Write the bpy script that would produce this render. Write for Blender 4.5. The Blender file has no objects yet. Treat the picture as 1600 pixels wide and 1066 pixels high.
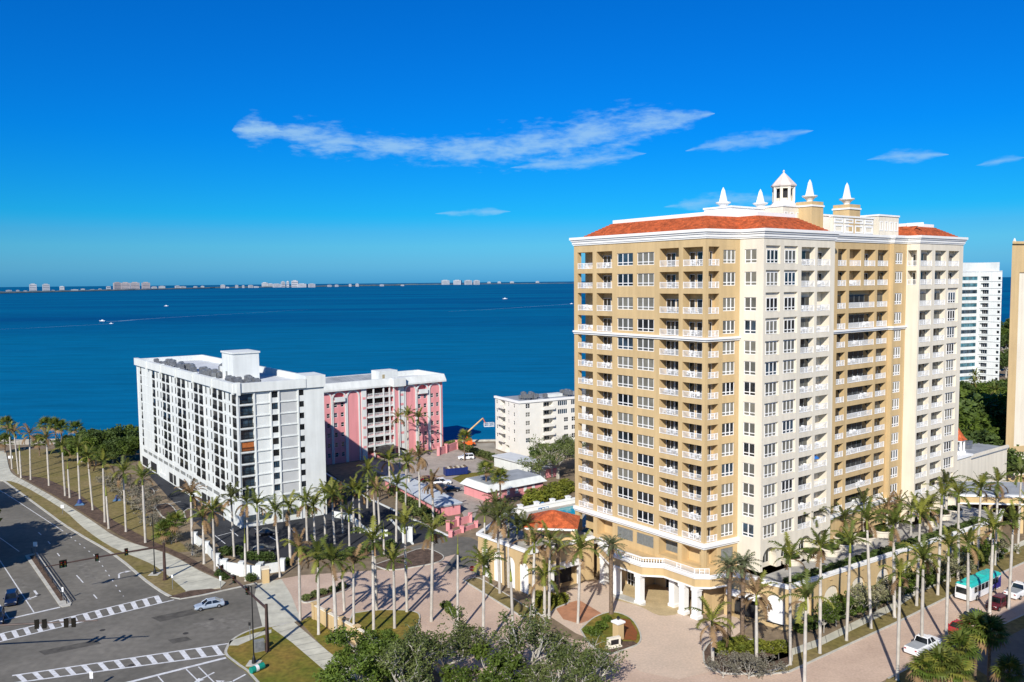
import bpy, math, random
from mathutils import Vector, Matrix
random.seed(7)
sc = bpy.context.scene
C = sc.collection
# ---------------------------------------------------------------- camera
FPX = 1300.0; CH = 53.0
PITCH = math.atan(93 / FPX); ROLL = math.atan(.0099)
_f = Vector((0, math.cos(PITCH), -math.sin(PITCH)))
_u0 = Vector((0, math.sin(PITCH), math.cos(PITCH))); _r0 = Vector((1, 0, 0))
_r = _r0 * math.cos(ROLL) - _u0 * math.sin(ROLL)
_u = _r0 * math.sin(ROLL) + _u0 * math.cos(ROLL)
cam_d = bpy.data.cameras.new('camera'); cam = bpy.data.objects.new('camera', cam_d); C.objects.link(cam)
m = Matrix.Identity(4)
for i in range(3):
    m[i][0] = _r[i]; m[i][1] = _u[i]; m[i][2] = -_f[i]
m[2][3] = CH
cam.matrix_world = m
cam_d.sensor_width = 36; cam_d.lens = 36 * FPX / 1600; cam_d.clip_start = 1; cam_d.clip_end = 90000
sc.camera = cam
# ---------------------------------------------------------------- sky and sun
SUN_AZ = math.radians(195); SUN_EL = math.radians(33)
w = bpy.data.worlds.new('World'); sc.world = w; w.use_nodes = True
nt = w.node_tree; N = nt.nodes; N.clear()
def nd(t, **k):
    n = N.new(t)
    for a, b in k.items(): setattr(n, a, b)
    return n
def lk(a, b): nt.links.new(a, b)
def mth(op, a, b=None, c=None):
    n = nd('ShaderNodeMath', operation=op)
    for i, v in enumerate((a, b, c)):
        if v is None: continue
        if isinstance(v, (int, float)): n.inputs[i].default_value = v
        else: lk(v, n.inputs[i])
    return n.outputs[0]
sky = nd('ShaderNodeTexSky', sky_type='NISHITA', sun_disc=False)
sky.sun_elevation = SUN_EL; sky.sun_rotation = SUN_AZ
sky.altitude = 50; sky.air_density = 1.0; sky.dust_density = 0.15; sky.ozone_density = 3.0
hsv = nd('ShaderNodeHueSaturation'); hsv.inputs['Saturation'].default_value = 1.45
hsv.inputs['Hue'].default_value = .495
lk(sky.outputs[0], hsv.inputs['Color'])
# thin cloud streaks, laid out by compass direction and elevation
tc = nd('ShaderNodeTexCoord'); sx = nd('ShaderNodeSeparateXYZ'); lk(tc.outputs['Generated'], sx.inputs[0])
az = mth('ARCTAN2', sx.outputs[0], sx.outputs[1]); el = mth('ARCSINE', sx.outputs[2])
cmb = nd('ShaderNodeCombineXYZ'); lk(mth('MULTIPLY', az, 1.0), cmb.inputs[0]); lk(mth('MULTIPLY', el, 3.2), cmb.inputs[1])
n1 = nd('ShaderNodeTexNoise'); n1.inputs['Scale'].default_value = 26; n1.inputs['Detail'].default_value = 7; n1.inputs['Roughness'].default_value = .62
lk(cmb.outputs[0], n1.inputs['Vector'])
n2 = nd('ShaderNodeTexNoise'); n2.inputs['Scale'].default_value = 70; n2.inputs['Detail'].default_value = 5; lk(cmb.outputs[0], n2.inputs['Vector'])
def streak(a0, a1, e0, e1, pts, amp):
    """cloud between azimuths a0..a1 (radians); pts = (t, centre elevation, half thickness)"""
    t = nd('ShaderNodeMapRange'); t.inputs[1].default_value = a0; t.inputs[2].default_value = a1; lk(az, t.inputs[0])
    def curve(idx, sc_):
        fc = nd('ShaderNodeFloatCurve'); cv = fc.mapping.curves[0]
        while len(cv.points) < len(pts): cv.points.new(.5, .5)
        for q, p in zip(cv.points, pts): q.location = (p[0], p[idx] * sc_)
        fc.mapping.update(); lk(t.outputs[0], fc.inputs['Value']); return fc.outputs[0]
    c_ = curve(1, 4.0); h_ = curve(2, 20.0)
    d = mth('ABSOLUTE', mth('SUBTRACT', el, mth('DIVIDE', c_, 4.0)))
    hh = mth('MAXIMUM', mth('DIVIDE', h_, 20.0), .0001)
    q = mth('SUBTRACT', 1.0, mth('DIVIDE', d, hh))
    q = mth('ADD', q, mth('MULTIPLY', mth('SUBTRACT', n1.outputs[0], .5), 3.4))
    q = mth('ADD', q, mth('MULTIPLY', mth('SUBTRACT', n2.outputs[0], .5), 1.2))
    inb = mth('MULTIPLY', mth('GREATER_THAN', az, a0), mth('LESS_THAN', az, a1))
    r = nd('ShaderNodeMapRange', interpolation_type='SMOOTHSTEP'); r.inputs[1].default_value = -.25; r.inputs[2].default_value = 1.5; lk(q, r.inputs[0])
    return mth('MULTIPLY', mth('MULTIPLY', r.outputs[0], inb), amp)
c1 = streak(-.308, .238, .1, .3, [(0, .170, .0001), (.04, .171, .015), (.075, .170, .008), (.12, .167, .017), (.3, .158, .013), (.55, .155, .019), (.72, .168, .024), (.88, .182, .016), (1, .188, .0001)], .62)
c2 = streak(.0, .16, .1, .3, [(0, .134, .0001), (.3, .137, .008), (.7, .142, .008), (1, .147, .0001)], .5)
c3 = streak(.205, .345, .1, .3, [(0, .148, .0001), (.3, .155, .007), (.65, .158, .008), (1, .163, .0001)], .45)
c4 = streak(.40, .48, .1, .3, [(0, .128, .0001), (.5, .130, .006), (1, .128, .0001)], .5)
c5 = streak(.18, .32, .05, .2, [(0, .085, .0001), (.5, .090, .010), (1, .090, .0001)], .4)
c6 = streak(-.09, .0, .05, .2, [(0, .081, .0001), (.6, .083, .005), (1, .083, .0001)], .4)
c7 = streak(.505, .55, .05, .2, [(0, .115, .0001), (.6, .118, .004), (1, .12, .0001)], .4)
c8 = streak(-.318, -.262, .1, .3, [(0, .171, .0001), (.25, .172, .013), (.6, .173, .014), (1, .171, .0001)], .75)
c9 = streak(-.262, -.22, .1, .3, [(0, .166, .0001), (.5, .170, .011), (1, .168, .0001)], .6)
cl = c1
for x in (c2, c3, c4, c5, c6, c7, c8, c9): cl = mth('MAXIMUM', cl, x)
mx = nd('ShaderNodeMix', data_type='RGBA'); lk(cl, mx.inputs[0]); 
ramp = nd('ShaderNodeValToRGB'); lk(mth('DIVIDE', el, 1.5708), ramp.inputs[0]); rp = ramp.color_ramp      # clear winter blue low down, neutral tint overhead added so shadows turn less blue
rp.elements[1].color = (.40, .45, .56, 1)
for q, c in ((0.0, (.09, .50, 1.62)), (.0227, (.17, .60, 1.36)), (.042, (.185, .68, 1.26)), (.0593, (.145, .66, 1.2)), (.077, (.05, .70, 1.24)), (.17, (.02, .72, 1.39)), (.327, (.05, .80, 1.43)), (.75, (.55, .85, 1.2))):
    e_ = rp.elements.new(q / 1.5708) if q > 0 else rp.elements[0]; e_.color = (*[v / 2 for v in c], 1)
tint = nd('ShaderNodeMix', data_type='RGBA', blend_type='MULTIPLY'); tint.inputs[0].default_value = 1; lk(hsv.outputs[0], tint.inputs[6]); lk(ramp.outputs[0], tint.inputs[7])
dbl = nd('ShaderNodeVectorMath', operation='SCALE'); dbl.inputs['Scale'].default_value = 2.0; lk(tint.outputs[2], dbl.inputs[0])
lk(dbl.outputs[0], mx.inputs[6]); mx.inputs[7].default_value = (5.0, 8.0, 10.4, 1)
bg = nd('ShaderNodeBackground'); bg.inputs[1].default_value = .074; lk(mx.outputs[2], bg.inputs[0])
wo = nd('ShaderNodeOutputWorld'); lk(bg.outputs[0], wo.inputs[0])
sd = bpy.data.lights.new('sun', 'SUN'); sd.energy = 5.0; sd.angle = math.radians(.53); sd.color = (1, .95, .86)
sun = bpy.data.objects.new('sun', sd); C.objects.link(sun); sun.location = (-60, -100, 200)
SV = Vector((math.sin(SUN_AZ) * math.cos(SUN_EL), math.cos(SUN_AZ) * math.cos(SUN_EL), math.sin(SUN_EL)))
sun.rotation_euler = SV.to_track_quat('Z', 'Y').to_euler()
sc.view_settings.view_transform = 'Standard'; sc.view_settings.look = 'None'; sc.view_settings.exposure = 0.2; sc.view_settings.gamma = 1
# ---------------------------------------------------------------- helpers
def ray(px, py): return _f + _r * ((px - 800) / FPX) - _u * ((py - 533) / FPX)
def G(px, py, z=0.0):
    """survey point of the photograph on the level z"""
    d = ray(px, py); t = (z - CH) / d.z; return (d.x * t, d.y * t)
def Zat(px, py, Y):
    d = ray(px, py); return CH + d.z * Y / d.y
def tag(o, label=None, cat=None, group=None, kind=None):
    if label: o['label'] = label
    if cat: o['category'] = cat
    if group: o['group'] = group
    if kind: o['kind'] = kind
    return o
def empty(name, loc, rz=0, label=None, cat=None, group=None):
    o = bpy.data.objects.new(name, None); C.objects.link(o); o.location = loc if len(loc) == 3 else (loc[0], loc[1], 0); o.rotation_euler = (0, 0, rz)
    o.empty_display_size = .3
    return tag(o, label, cat, group)
def ob(name, mesh, parent=None, loc=(0, 0, 0), rz=0, rot=None, scl=None):
    o = bpy.data.objects.new(name, mesh); C.objects.link(o); o.location = loc
    o.rotation_euler = rot if rot else (0, 0, rz)
    if scl: o.scale = scl if isinstance(scl, tuple) else (scl, scl, scl)
    if parent: o.parent = parent
    return o
class MB:
    def __init__(s): s.v = []; s.f = []; s.m = []; s.sm = False
    def face(s, pts, mi=0):
        b = len(s.v); s.v.extend(tuple(p) for p in pts); s.f.append(tuple(range(b, b + len(pts)))); s.m.append(mi)
    def add(s, vs, fs, mi=0):
        b = len(s.v); s.v.extend(tuple(p) for p in vs)
        for f in fs: s.f.append(tuple(i + b for i in f)); s.m.append(mi)
    def box(s, x0, x1, y0, y1, z0, z1, mi=0):
        s.add([(x0, y0, z0), (x1, y0, z0), (x1, y1, z0), (x0, y1, z0), (x0, y0, z1), (x1, y0, z1), (x1, y1, z1), (x0, y1, z1)],
              [(0, 3, 2, 1), (4, 5, 6, 7), (0, 1, 5, 4), (1, 2, 6, 5), (2, 3, 7, 6), (3, 0, 4, 7)], mi)
    def taper(s, c, sx, sy, z0, z1, tx, ty, dx=0, dy=0, mi=0):
        x, y = c; a = sx / 2; b = sy / 2; p = tx / 2; q = ty / 2
        s.add([(x - a, y - b, z0), (x + a, y - b, z0), (x + a, y + b, z0), (x - a, y + b, z0), (x + dx - p, y + dy - q, z1), (x + dx + p, y + dy - q, z1), (x + dx + p, y + dy + q, z1), (x + dx - p, y + dy + q, z1)],
              [(0, 3, 2, 1), (4, 5, 6, 7), (0, 1, 5, 4), (1, 2, 6, 5), (2, 3, 7, 6), (3, 0, 4, 7)], mi)
    def prism(s, poly, z0, z1, mi=0, top=True, bot=True):
        a = sum(poly[i][0] * poly[(i + 1) % len(poly)][1] - poly[(i + 1) % len(poly)][0] * poly[i][1] for i in range(len(poly)))
        if a < 0: poly = poly[::-1]
        n = len(poly)
        vs = [(p[0], p[1], z0) for p in poly] + [(p[0], p[1], z1) for p in poly]
        fs = [(i, (i + 1) % n, (i + 1) % n + n, i + n) for i in range(n)]
        if top: fs.append(tuple(range(n, 2 * n)))
        if bot: fs.append(tuple(range(n - 1, -1, -1)))
        s.add(vs, fs, mi)
    def tube(s, pts, rad, n=8, mi=0, cap=True):
        pts = [Vector(p) for p in pts]; rings = []
        if not hasattr(rad, '__len__'): rad = [rad] * len(pts)
        ref = Vector((0, 0, 1))
        d0 = (pts[-1] - pts[0])
        if d0.length > 0 and abs(d0.normalized().z) > .9: ref = Vector((1, 0, 0))
        base = len(s.v)
        for i, p in enumerate(pts):
            d = (pts[min(i + 1, len(pts) - 1)] - pts[max(i - 1, 0)]).normalized()
            a = d.cross(ref)
            if a.length < 1e-4: a = d.cross(Vector((0, 1, 0)))
            a.normalize(); b = d.cross(a)
            for k in range(n):
                t = 2 * math.pi * k / n; s.v.append(tuple(p + (a * math.cos(t) + b * math.sin(t)) * rad[i]))
        for i in range(len(pts) - 1):
            for k in range(n):
                s.f.append((base + i * n + k, base + i * n + (k + 1) % n, base + (i + 1) * n + (k + 1) % n, base + (i + 1) * n + k)); s.m.append(mi)
        if cap:
            s.f.append(tuple(base + k for k in range(n))); s.m.append(mi)
            e = base + (len(pts) - 1) * n; s.f.append(tuple(e + n - 1 - k for k in range(n))); s.m.append(mi)
    def lathe(s, prof, n=12, c=(0, 0, 0), mi=0, ph=0):
        base = len(s.v)
        for r, z in prof:
            for k in range(n):
                t = 2 * math.pi * k / n + ph; s.v.append((c[0] + r * math.cos(t), c[1] + r * math.sin(t), c[2] + z))
        for i in range(len(prof) - 1):
            for k in range(n):
                s.f.append((base + i * n + k, base + i * n + (k + 1) % n, base + (i + 1) * n + (k + 1) % n, base + (i + 1) * n + k)); s.m.append(mi)
        s.f.append(tuple(base + n - 1 - k for k in range(n))); s.m.append(mi)
        e = base + (len(prof) - 1) * n; s.f.append(tuple(e + k for k in range(n))); s.m.append(mi)
    def strip(s, pts, d0, d1, z0, z1, closed=False, mi=0):
        """band between two mitred offsets (d positive = to the right of travel) of a polyline, solid from z0 to z1"""
        A = offset(pts, d0, closed); B = offset(pts, d1, closed); n = len(A); seg = n if closed else n - 1
        for i in range(seg):
            j = (i + 1) % n; a, b, c, d = A[i], A[j], B[j], B[i]
            s.face([(*a, z1), (*d, z1), (*c, z1), (*b, z1)], mi)
            s.face([(*a, z0), (*b, z0), (*c, z0), (*d, z0)], mi)
            s.face([(*d, z0), (*c, z0), (*c, z1), (*d, z1)], mi); s.face([(*b, z0), (*a, z0), (*a, z1), (*b, z1)], mi)
        if not closed:
            for i in (0, n - 1): s.face([(*A[i], z0), (*B[i], z0), (*B[i], z1), (*A[i], z1)], mi)
    def mesh(s, name, mats):
        me = bpy.data.meshes.new(name); me.from_pydata(s.v, [], s.f)
        if not isinstance(mats, (list, tuple)): mats = [mats]
        for q in mats: me.materials.append(q)
        if len(mats) > 1: me.polygons.foreach_set('material_index', s.m)
        if s.sm: me.polygons.foreach_set('use_smooth', [True] * len(s.f))
        me.update(); return me
    def build(s, name, mats, parent=None, loc=(0, 0, 0), rz=0):
        return ob(name, s.mesh(name, mats), parent, loc, rz)
def offset(pts, d, closed=False):
    pts = [Vector((p[0], p[1])) for p in pts]; n = len(pts); out = []
    for i, p in enumerate(pts):
        e = []
        if closed or i > 0: q = p - pts[i - 1]; e.append(q.normalized())
        if closed or i < n - 1: q = pts[(i + 1) % n] - p; e.append(q.normalized())
        ns = [Vector((t.y, -t.x)) for t in e]
        if len(ns) == 1: out.append(p + ns[0] * d)
        else:
            b = ns[0] + ns[1]; b.normalize(); k = max(b.dot(ns[0]), .35); out.append(p + b * (d / k))
    return [(q.x, q.y) for q in out]
def smooth(pts, k=4):
    """Catmull-Rom through the points"""
    P = [Vector((p[0], p[1])) for p in pts]; P = [P[0] * 2 - P[1]] + P + [P[-1] * 2 - P[-2]]; o = []
    for i in range(1, len(P) - 2):
        for j in range(k):
            t = j / k; a, b, c, d = P[i - 1], P[i], P[i + 1], P[i + 2]
            q = .5 * ((2 * b) + (c - a) * t + (2 * a - 5 * b + 4 * c - d) * t * t + (3 * b - a - 3 * c + d) * t ** 3); o.append((q.x, q.y))
    o.append((P[-2].x, P[-2].y)); return o
def lerp(a, b, t): return (a[0] + (b[0] - a[0]) * t, a[1] + (b[1] - a[1]) * t)
def ordn(i):
    if i >= 30: return ('thirty-', 'forty-')[i >= 39] + ordn((i - 30 if i < 39 else i - 40)) if i != 39 else 'fortieth'
    return ['first', 'second', 'third', 'fourth', 'fifth', 'sixth', 'seventh', 'eighth', 'ninth', 'tenth', 'eleventh', 'twelfth', 'thirteenth', 'fourteenth', 'fifteenth', 'sixteenth', 'seventeenth', 'eighteenth', 'nineteenth', 'twentieth', 'twenty-first', 'twenty-second', 'twenty-third', 'twenty-fourth', 'twenty-fifth', 'twenty-sixth', 'twenty-seventh', 'twenty-eighth', 'twenty-ninth', 'thirtieth'][i]
# ---------------------------------------------------------------- materials
def mat(name, col, rough=.8, var=.12, scale=.6, bump=0, bscale=8, spec=.3, metal=0, col2=None, rnd=0, detail=4, trans=0, scale2=0, var2=0, streak=0):
    ma = bpy.data.materials.new(name); ma.use_nodes = True; t = ma.node_tree; b = t.nodes['Principled BSDF']
    b.inputs['Roughness'].default_value = rough; b.inputs['Specular IOR Level'].default_value = spec; b.inputs['Metallic'].default_value = metal
    ge = t.nodes.new('ShaderNodeNewGeometry')
    c2 = col2 if col2 else tuple(max(0, c * (1 - 2 * var)) for c in col)
    c1 = col if col2 else tuple(min(1, c * (1 + var * .5)) for c in col)
    no = t.nodes.new('ShaderNodeTexNoise'); no.inputs['Scale'].default_value = scale; no.inputs['Detail'].default_value = detail; no.inputs['Roughness'].default_value = .6
    t.links.new(ge.outputs['Position'], no.inputs['Vector'])
    mr = t.nodes.new('ShaderNodeMapRange'); mr.inputs[1].default_value = .32; mr.inputs[2].default_value = .68; t.links.new(no.outputs[0], mr.inputs[0])
    mi = t.nodes.new('ShaderNodeMix'); mi.data_type = 'RGBA'; mi.inputs[6].default_value = (*c1, 1); mi.inputs[7].default_value = (*c2, 1)
    t.links.new(mr.outputs[0], mi.inputs[0]); out = mi.outputs[2]
    if scale2:
        n3 = t.nodes.new('ShaderNodeTexNoise'); n3.inputs['Scale'].default_value = scale2; n3.inputs['Detail'].default_value = 3; t.links.new(ge.outputs['Position'], n3.inputs['Vector'])
        m3 = t.nodes.new('ShaderNodeMapRange'); m3.inputs[1].default_value = .3; m3.inputs[2].default_value = .7; m3.inputs[3].default_value = 1 - var2; m3.inputs[4].default_value = 1 + var2; t.links.new(n3.outputs[0], m3.inputs[0])
        h = t.nodes.new('ShaderNodeHueSaturation'); t.links.new(m3.outputs[0], h.inputs['Value']); t.links.new(out, h.inputs['Color']); out = h.outputs[0]
    if streak:      # rain streaks and fading run down the wall
        mp_ = t.nodes.new('ShaderNodeMapping'); mp_.inputs['Scale'].default_value = (1.1, 1.1, .07); t.links.new(ge.outputs['Position'], mp_.inputs[0])
        n3 = t.nodes.new('ShaderNodeTexNoise'); n3.inputs['Scale'].default_value = 1; n3.inputs['Detail'].default_value = 5; t.links.new(mp_.outputs[0], n3.inputs['Vector'])
        m3 = t.nodes.new('ShaderNodeMapRange'); m3.inputs[1].default_value = .35; m3.inputs[2].default_value = .62; m3.inputs[3].default_value = 1 - streak; m3.inputs[4].default_value = 1; t.links.new(n3.outputs[0], m3.inputs[0])
        h = t.nodes.new('ShaderNodeHueSaturation'); t.links.new(m3.outputs[0], h.inputs['Value']); t.links.new(out, h.inputs['Color']); out = h.outputs[0]
    if rnd:
        oi = t.nodes.new('ShaderNodeObjectInfo'); m3 = t.nodes.new('ShaderNodeMapRange'); m3.inputs[3].default_value = 1 - rnd; m3.inputs[4].default_value = 1 + rnd; t.links.new(oi.outputs['Random'], m3.inputs[0])
        h = t.nodes.new('ShaderNodeHueSaturation'); t.links.new(m3.outputs[0], h.inputs['Value']); t.links.new(out, h.inputs['Color']); out = h.outputs[0]
    t.links.new(out, b.inputs['Base Color'])
    if trans:
        tr = t.nodes.new('ShaderNodeBsdfTranslucent'); t.links.new(out, tr.inputs[0]); mxs = t.nodes.new('ShaderNodeMixShader'); mxs.inputs[0].default_value = trans
        t.links.new(b.outputs[0], mxs.inputs[1]); t.links.new(tr.outputs[0], mxs.inputs[2]); t.links.new(mxs.outputs[0], t.nodes['Material Output'].inputs[0])
    if bump:
        nb = t.nodes.new('ShaderNodeTexNoise'); nb.inputs['Scale'].default_value = bscale; nb.inputs['Detail'].default_value = 3; t.links.new(ge.outputs['Position'], nb.inputs['Vector'])
        bu = t.nodes.new('ShaderNodeBump'); bu.inputs['Strength'].default_value = bump; bu.inputs['Distance'].default_value = .1; t.links.new(nb.outputs[0], bu.inputs['Height']); t.links.new(bu.outputs[0], b.inputs['Normal'])
    return ma
K = {}
K['tan'] = mat('tan_stucco', (.60, .435, .225), .9, .05, .12, .15, 6, streak=.12)
K['cream'] = mat('cream_stucco', (.77, .70, .57), .9, .04, .12, .15, 6, streak=.10)
K['trim'] = mat('white_trim', (.83, .82, .79), .75, .03, .4)
K['white'] = mat('white_paint', (.72, .74, .71), .8, .05, .15, .1, 5, streak=.10)
K['grey_panel'] = mat('pale_grey_panel', (.50, .51, .50), .85, .05, .5)
K['rail'] = mat('white_railing', (.85, .85, .85), .5, .02)
K['frame'] = mat('window_frame', (.82, .81, .79), .5, .02)
K['glass'] = mat('dark_glass', (.018, .024, .03), .06, .4, .5, spec=.6)
K['glass2'] = mat('tinted_glass', (.04, .075, .11), .08, .4, .5, spec=.6)
K['glass_green'] = mat('green_glass', (.07, .21, .26), .08, .4, .4, spec=.6)
K['blind'] = mat('drawn_blind', (.20, .19, .155), .35, .15, .6, spec=.5)
K['blind2'] = mat('half_drawn_blind', (.12, .12, .105), .3, .2, .6, spec=.5)
K['louver'] = mat('grey_louver', (.24, .25, .24), .6, .1, 2)
K['tile'] = mat('red_roof_tile', (.55, .125, .04), .8, .25, 1.2, .3, 10, scale2=5, var2=.25)
K['pink'] = mat('pink_stucco', (.76, .31, .32), .9, .05, .12, .1, 6, streak=.12)
K['dark'] = mat('dark_interior', (.03, .03, .032), .9, .2)
K['roofgrey'] = mat('grey_membrane_roof', (.34, .36, .38), .85, .15, .25)
K['rooflight'] = mat('pale_membrane_roof', (.62, .64, .65), .85, .1, .2)
K['metal'] = mat('galvanised_metal', (.25, .26, .27), .45, .15, 2, metal=.4)
K['black'] = mat('black_metal', (.015, .015, .016), .4, .2, 2, spec=.5)
K['bronze'] = mat('bronze_paint', (.075, .042, .032), .5, .2, 1, spec=.5)
K['asphalt'] = mat('worn_asphalt', (.128, .119, .100), .9, .12, .07, .2, 20, col2=(.20, .184, .155), scale2=.9, var2=.14)
K['newasphalt'] = mat('fresh_asphalt', (.032, .034, .04), .85, .15, .3, .2, 20)
K['concrete'] = mat('concrete_walk', (.56, .54, .44), .9, .12, .5, .1, 8, scale2=.15, var2=.1)
K['kerb'] = mat('concrete_kerb', (.52, .50, .44), .9, .12, .8)
K['paint'] = mat('white_road_paint', (.74, .74, .74), .8, .14, 1.5)
K['yellow'] = mat('yellow_road_paint', (.70, .45, .04), .8, .12, 1.5)
K['paver'] = mat('pink_pavers', (.58, .435, .335), .9, .1, .18, .1, 9, col2=(.47, .345, .265), scale2=3, var2=.10)
K['paver2'] = mat('tan_plaza_pavers', (.61, .475, .365), .9, .1, .2, .1, 9, col2=(.53, .42, .325), scale2=3, var2=.10)
K['paver3'] = mat('grey_terrace_pavers', (.44, .42, .375), .9, .15, .4)
K['land'] = mat('dry_earth', (.24, .18, .115), .95, .2, .05, .3, 6, col2=(.17, .13, .085), scale2=.7, var2=.25)
K['grassdry'] = mat('dry_lawn', (.225, .17, .075), .95, .2, .12, .3, 9, col2=(.16, .135, .035), scale2=1.3, var2=.25)
K['lawn'] = mat('green_lawn', (.235, .155, .032), .95, .2, .16, .3, 12, col2=(.115, .13, .012), scale2=1.5, var2=.3)
K['mulch'] = mat('brown_mulch', (.13, .085, .06), .95, .25, .8, .4, 12, scale2=4, var2=.3)
K['sand'] = mat('beach_sand', (.62, .55, .42), .95, .1, .2)
K['trunk'] = mat('royal_palm_trunk', (.55, .51, .45), .85, .18, 1.2, .2, 10, col2=(.40, .365, .315), rnd=.12)
K['trunkb'] = mat('brown_palm_trunk', (.20, .14, .095), .95, .25, 4, .5, 12, rnd=.15)
K['shaft'] = mat('palm_crownshaft', (.24, .27, .05), .5, .2, 1, rnd=.2)
K['frond'] = mat('palm_frond_green', (.125, .155, .028), .55, .2, .6, rnd=.30, trans=.25)
K['frondy'] = mat('palm_frond_yellow', (.25, .255, .045), .55, .2, .6, rnd=.25, trans=.25)
K['frondb'] = mat('palm_frond_dead', (.30, .19, .095), .9, .2, .6, rnd=.25, trans=.15)
K['frondd'] = mat('palm_frond_dark', (.11, .125, .032), .55, .2, .6, rnd=.3, trans=.25)
K['frondg'] = mat('palm_frond_greygreen', (.155, .18, .085), .6, .2, .6, rnd=.2, trans=.25)
K['bark'] = mat('grey_bark', (.46, .43, .37), .95, .25, 1.5, .5, 8)
K['leaf'] = mat('oak_leaf', (.145, .17, .05), .7, .3, .35, rnd=.2, col2=(.075, .105, .026), trans=.2, scale2=1.6, var2=.35)
K['leafb'] = mat('bright_leaf', (.12, .17, .022), .65, .3, .35, rnd=.2, col2=(.065, .105, .014), trans=.25, scale2=1.6, var2=.35)
K['leafd'] = mat('dark_leaf', (.085, .125, .026), .65, .3, .3, rnd=.25, col2=(.045, .075, .018), trans=.2, scale2=1.4, var2=.35)
K['leafy'] = mat('yellow_leaf', (.22, .22, .025), .7, .3, .4, rnd=.2, col2=(.11, .14, .018), trans=.25, scale2=1.6, var2=.3)
K['leafgrey'] = mat('grey_scrub_leaf', (.21, .19, .14), .8, .3, .4, rnd=.15, col2=(.13, .12, .085), trans=.1, scale2=1.6, var2=.3)
K['leafp'] = mat('pale_blossom_leaf', (.34, .31, .19), .8, .3, .5, rnd=.15, col2=(.12, .14, .05), trans=.2, scale2=2, var2=.35)
K['rubber'] = mat('tyre_rubber', (.015, .015, .015), .9, .2)
K['rim'] = mat('wheel_rim', (.45, .45, .46), .35, .1, metal=.7)
K['lampred'] = mat('red_lens', (.4, .01, .01), .2, .1, spec=.6)
K['lampwhite'] = mat('clear_lens', (.75, .75, .72), .15, .1, spec=.6)
K['signal'] = mat('signal_housing', (.016, .014, .01), .7, .2, spec=.1)
K['signw'] = mat('white_sign', (.78, .78, .78), .5, .03)
K['signr'] = mat('red_sign', (.5, .02, .02), .5, .03)
K['teal'] = mat('teal_paint', (.03, .47, .42), .4, .05, spec=.5)
K['blue'] = mat('deep_blue_paint', (.012, .03, .16), .4, .1, spec=.5)
K['orange'] = mat('orange_paint', (.75, .14, .015), .5, .1, spec=.4)
K['pool'] = mat('pool_water', (.02, .34, .38), .1, .1, spec=.5)
def carpaint(n, c): K[n] = mat(n, c, .25, .03, spec=.6)
carpaint('paint_white', (.80, .80, .80)); carpaint('paint_silver', (.36, .42, .50)); carpaint('paint_blue', (.008, .018, .055)); carpaint('paint_black', (.015, .016, .02)); carpaint('paint_red', (.42, .015, .02)); carpaint('paint_maroon', (.10, .01, .014)); carpaint('paint_darkgrey', (.06, .065, .07))
# water
ma = bpy.data.materials.new('bay_water'); ma.use_nodes = True; t = ma.node_tree; t.nodes.clear()
ge = t.nodes.new('ShaderNodeNewGeometry')
def tn(ty, **k):
    n = t.nodes.new(ty)
    for a, b in k.items(): setattr(n, a, b)
    return n
mp = tn('ShaderNodeMapping'); mp.inputs['Scale'].default_value = (.0008, .0045, 1); t.links.new(ge.outputs['Position'], mp.inputs[0])
no = tn('ShaderNodeTexNoise'); no.inputs['Scale'].default_value = 1.0; no.inputs['Detail'].default_value = 5; t.links.new(mp.outputs[0], no.inputs[0])
mr = tn('ShaderNodeMapRange'); mr.inputs[1].default_value = .3; mr.inputs[2].default_value = .7; t.links.new(no.outputs[0], mr.inputs[0])
mi = tn('ShaderNodeMix', data_type='RGBA'); mi.inputs[6].default_value = (.000, .068, .195, 1); mi.inputs[7].default_value = (.000, .128, .265, 1); t.links.new(mr.outputs[0], mi.inputs[0])
sp = tn('ShaderNodeSeparateXYZ'); t.links.new(ge.outputs['Position'], sp.inputs[0])
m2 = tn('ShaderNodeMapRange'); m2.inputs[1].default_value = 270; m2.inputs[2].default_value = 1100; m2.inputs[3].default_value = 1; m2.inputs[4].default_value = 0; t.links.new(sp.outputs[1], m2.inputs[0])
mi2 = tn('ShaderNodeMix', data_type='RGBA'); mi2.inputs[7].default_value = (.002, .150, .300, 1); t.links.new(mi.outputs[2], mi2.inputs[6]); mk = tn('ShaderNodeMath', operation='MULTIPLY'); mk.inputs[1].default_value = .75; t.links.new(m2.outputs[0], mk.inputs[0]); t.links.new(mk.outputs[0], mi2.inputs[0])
mp3 = tn('ShaderNodeMapping'); mp3.inputs['Scale'].default_value = (.018, .11, 1); t.links.new(ge.outputs['Position'], mp3.inputs[0])
n4 = tn('ShaderNodeTexNoise'); n4.inputs['Scale'].default_value = 1; n4.inputs['Detail'].default_value = 6; n4.inputs['Roughness'].default_value = .7; t.links.new(mp3.outputs[0], n4.inputs[0])
m4 = tn('ShaderNodeMapRange'); m4.inputs[1].default_value = .3; m4.inputs[2].default_value = .7; m4.inputs[3].default_value = .80; m4.inputs[4].default_value = 1.2; t.links.new(n4.outputs[0], m4.inputs[0])
hs = tn('ShaderNodeHueSaturation'); t.links.new(m4.outputs[0], hs.inputs['Value']); t.links.new(mi2.outputs[2], hs.inputs['Color'])
mp2 = tn('ShaderNodeMapping'); mp2.inputs['Scale'].default_value = (.10, .30, 1); mp2.inputs['Rotation'].default_value = (0, 0, .15); t.links.new(ge.outputs['Position'], mp2.inputs[0])
nw = tn('ShaderNodeTexNoise'); nw.inputs['Scale'].default_value = 1; nw.inputs['Detail'].default_value = 6; nw.inputs['Roughness'].default_value = .6; t.links.new(mp2.outputs[0], nw.inputs[0])
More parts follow.
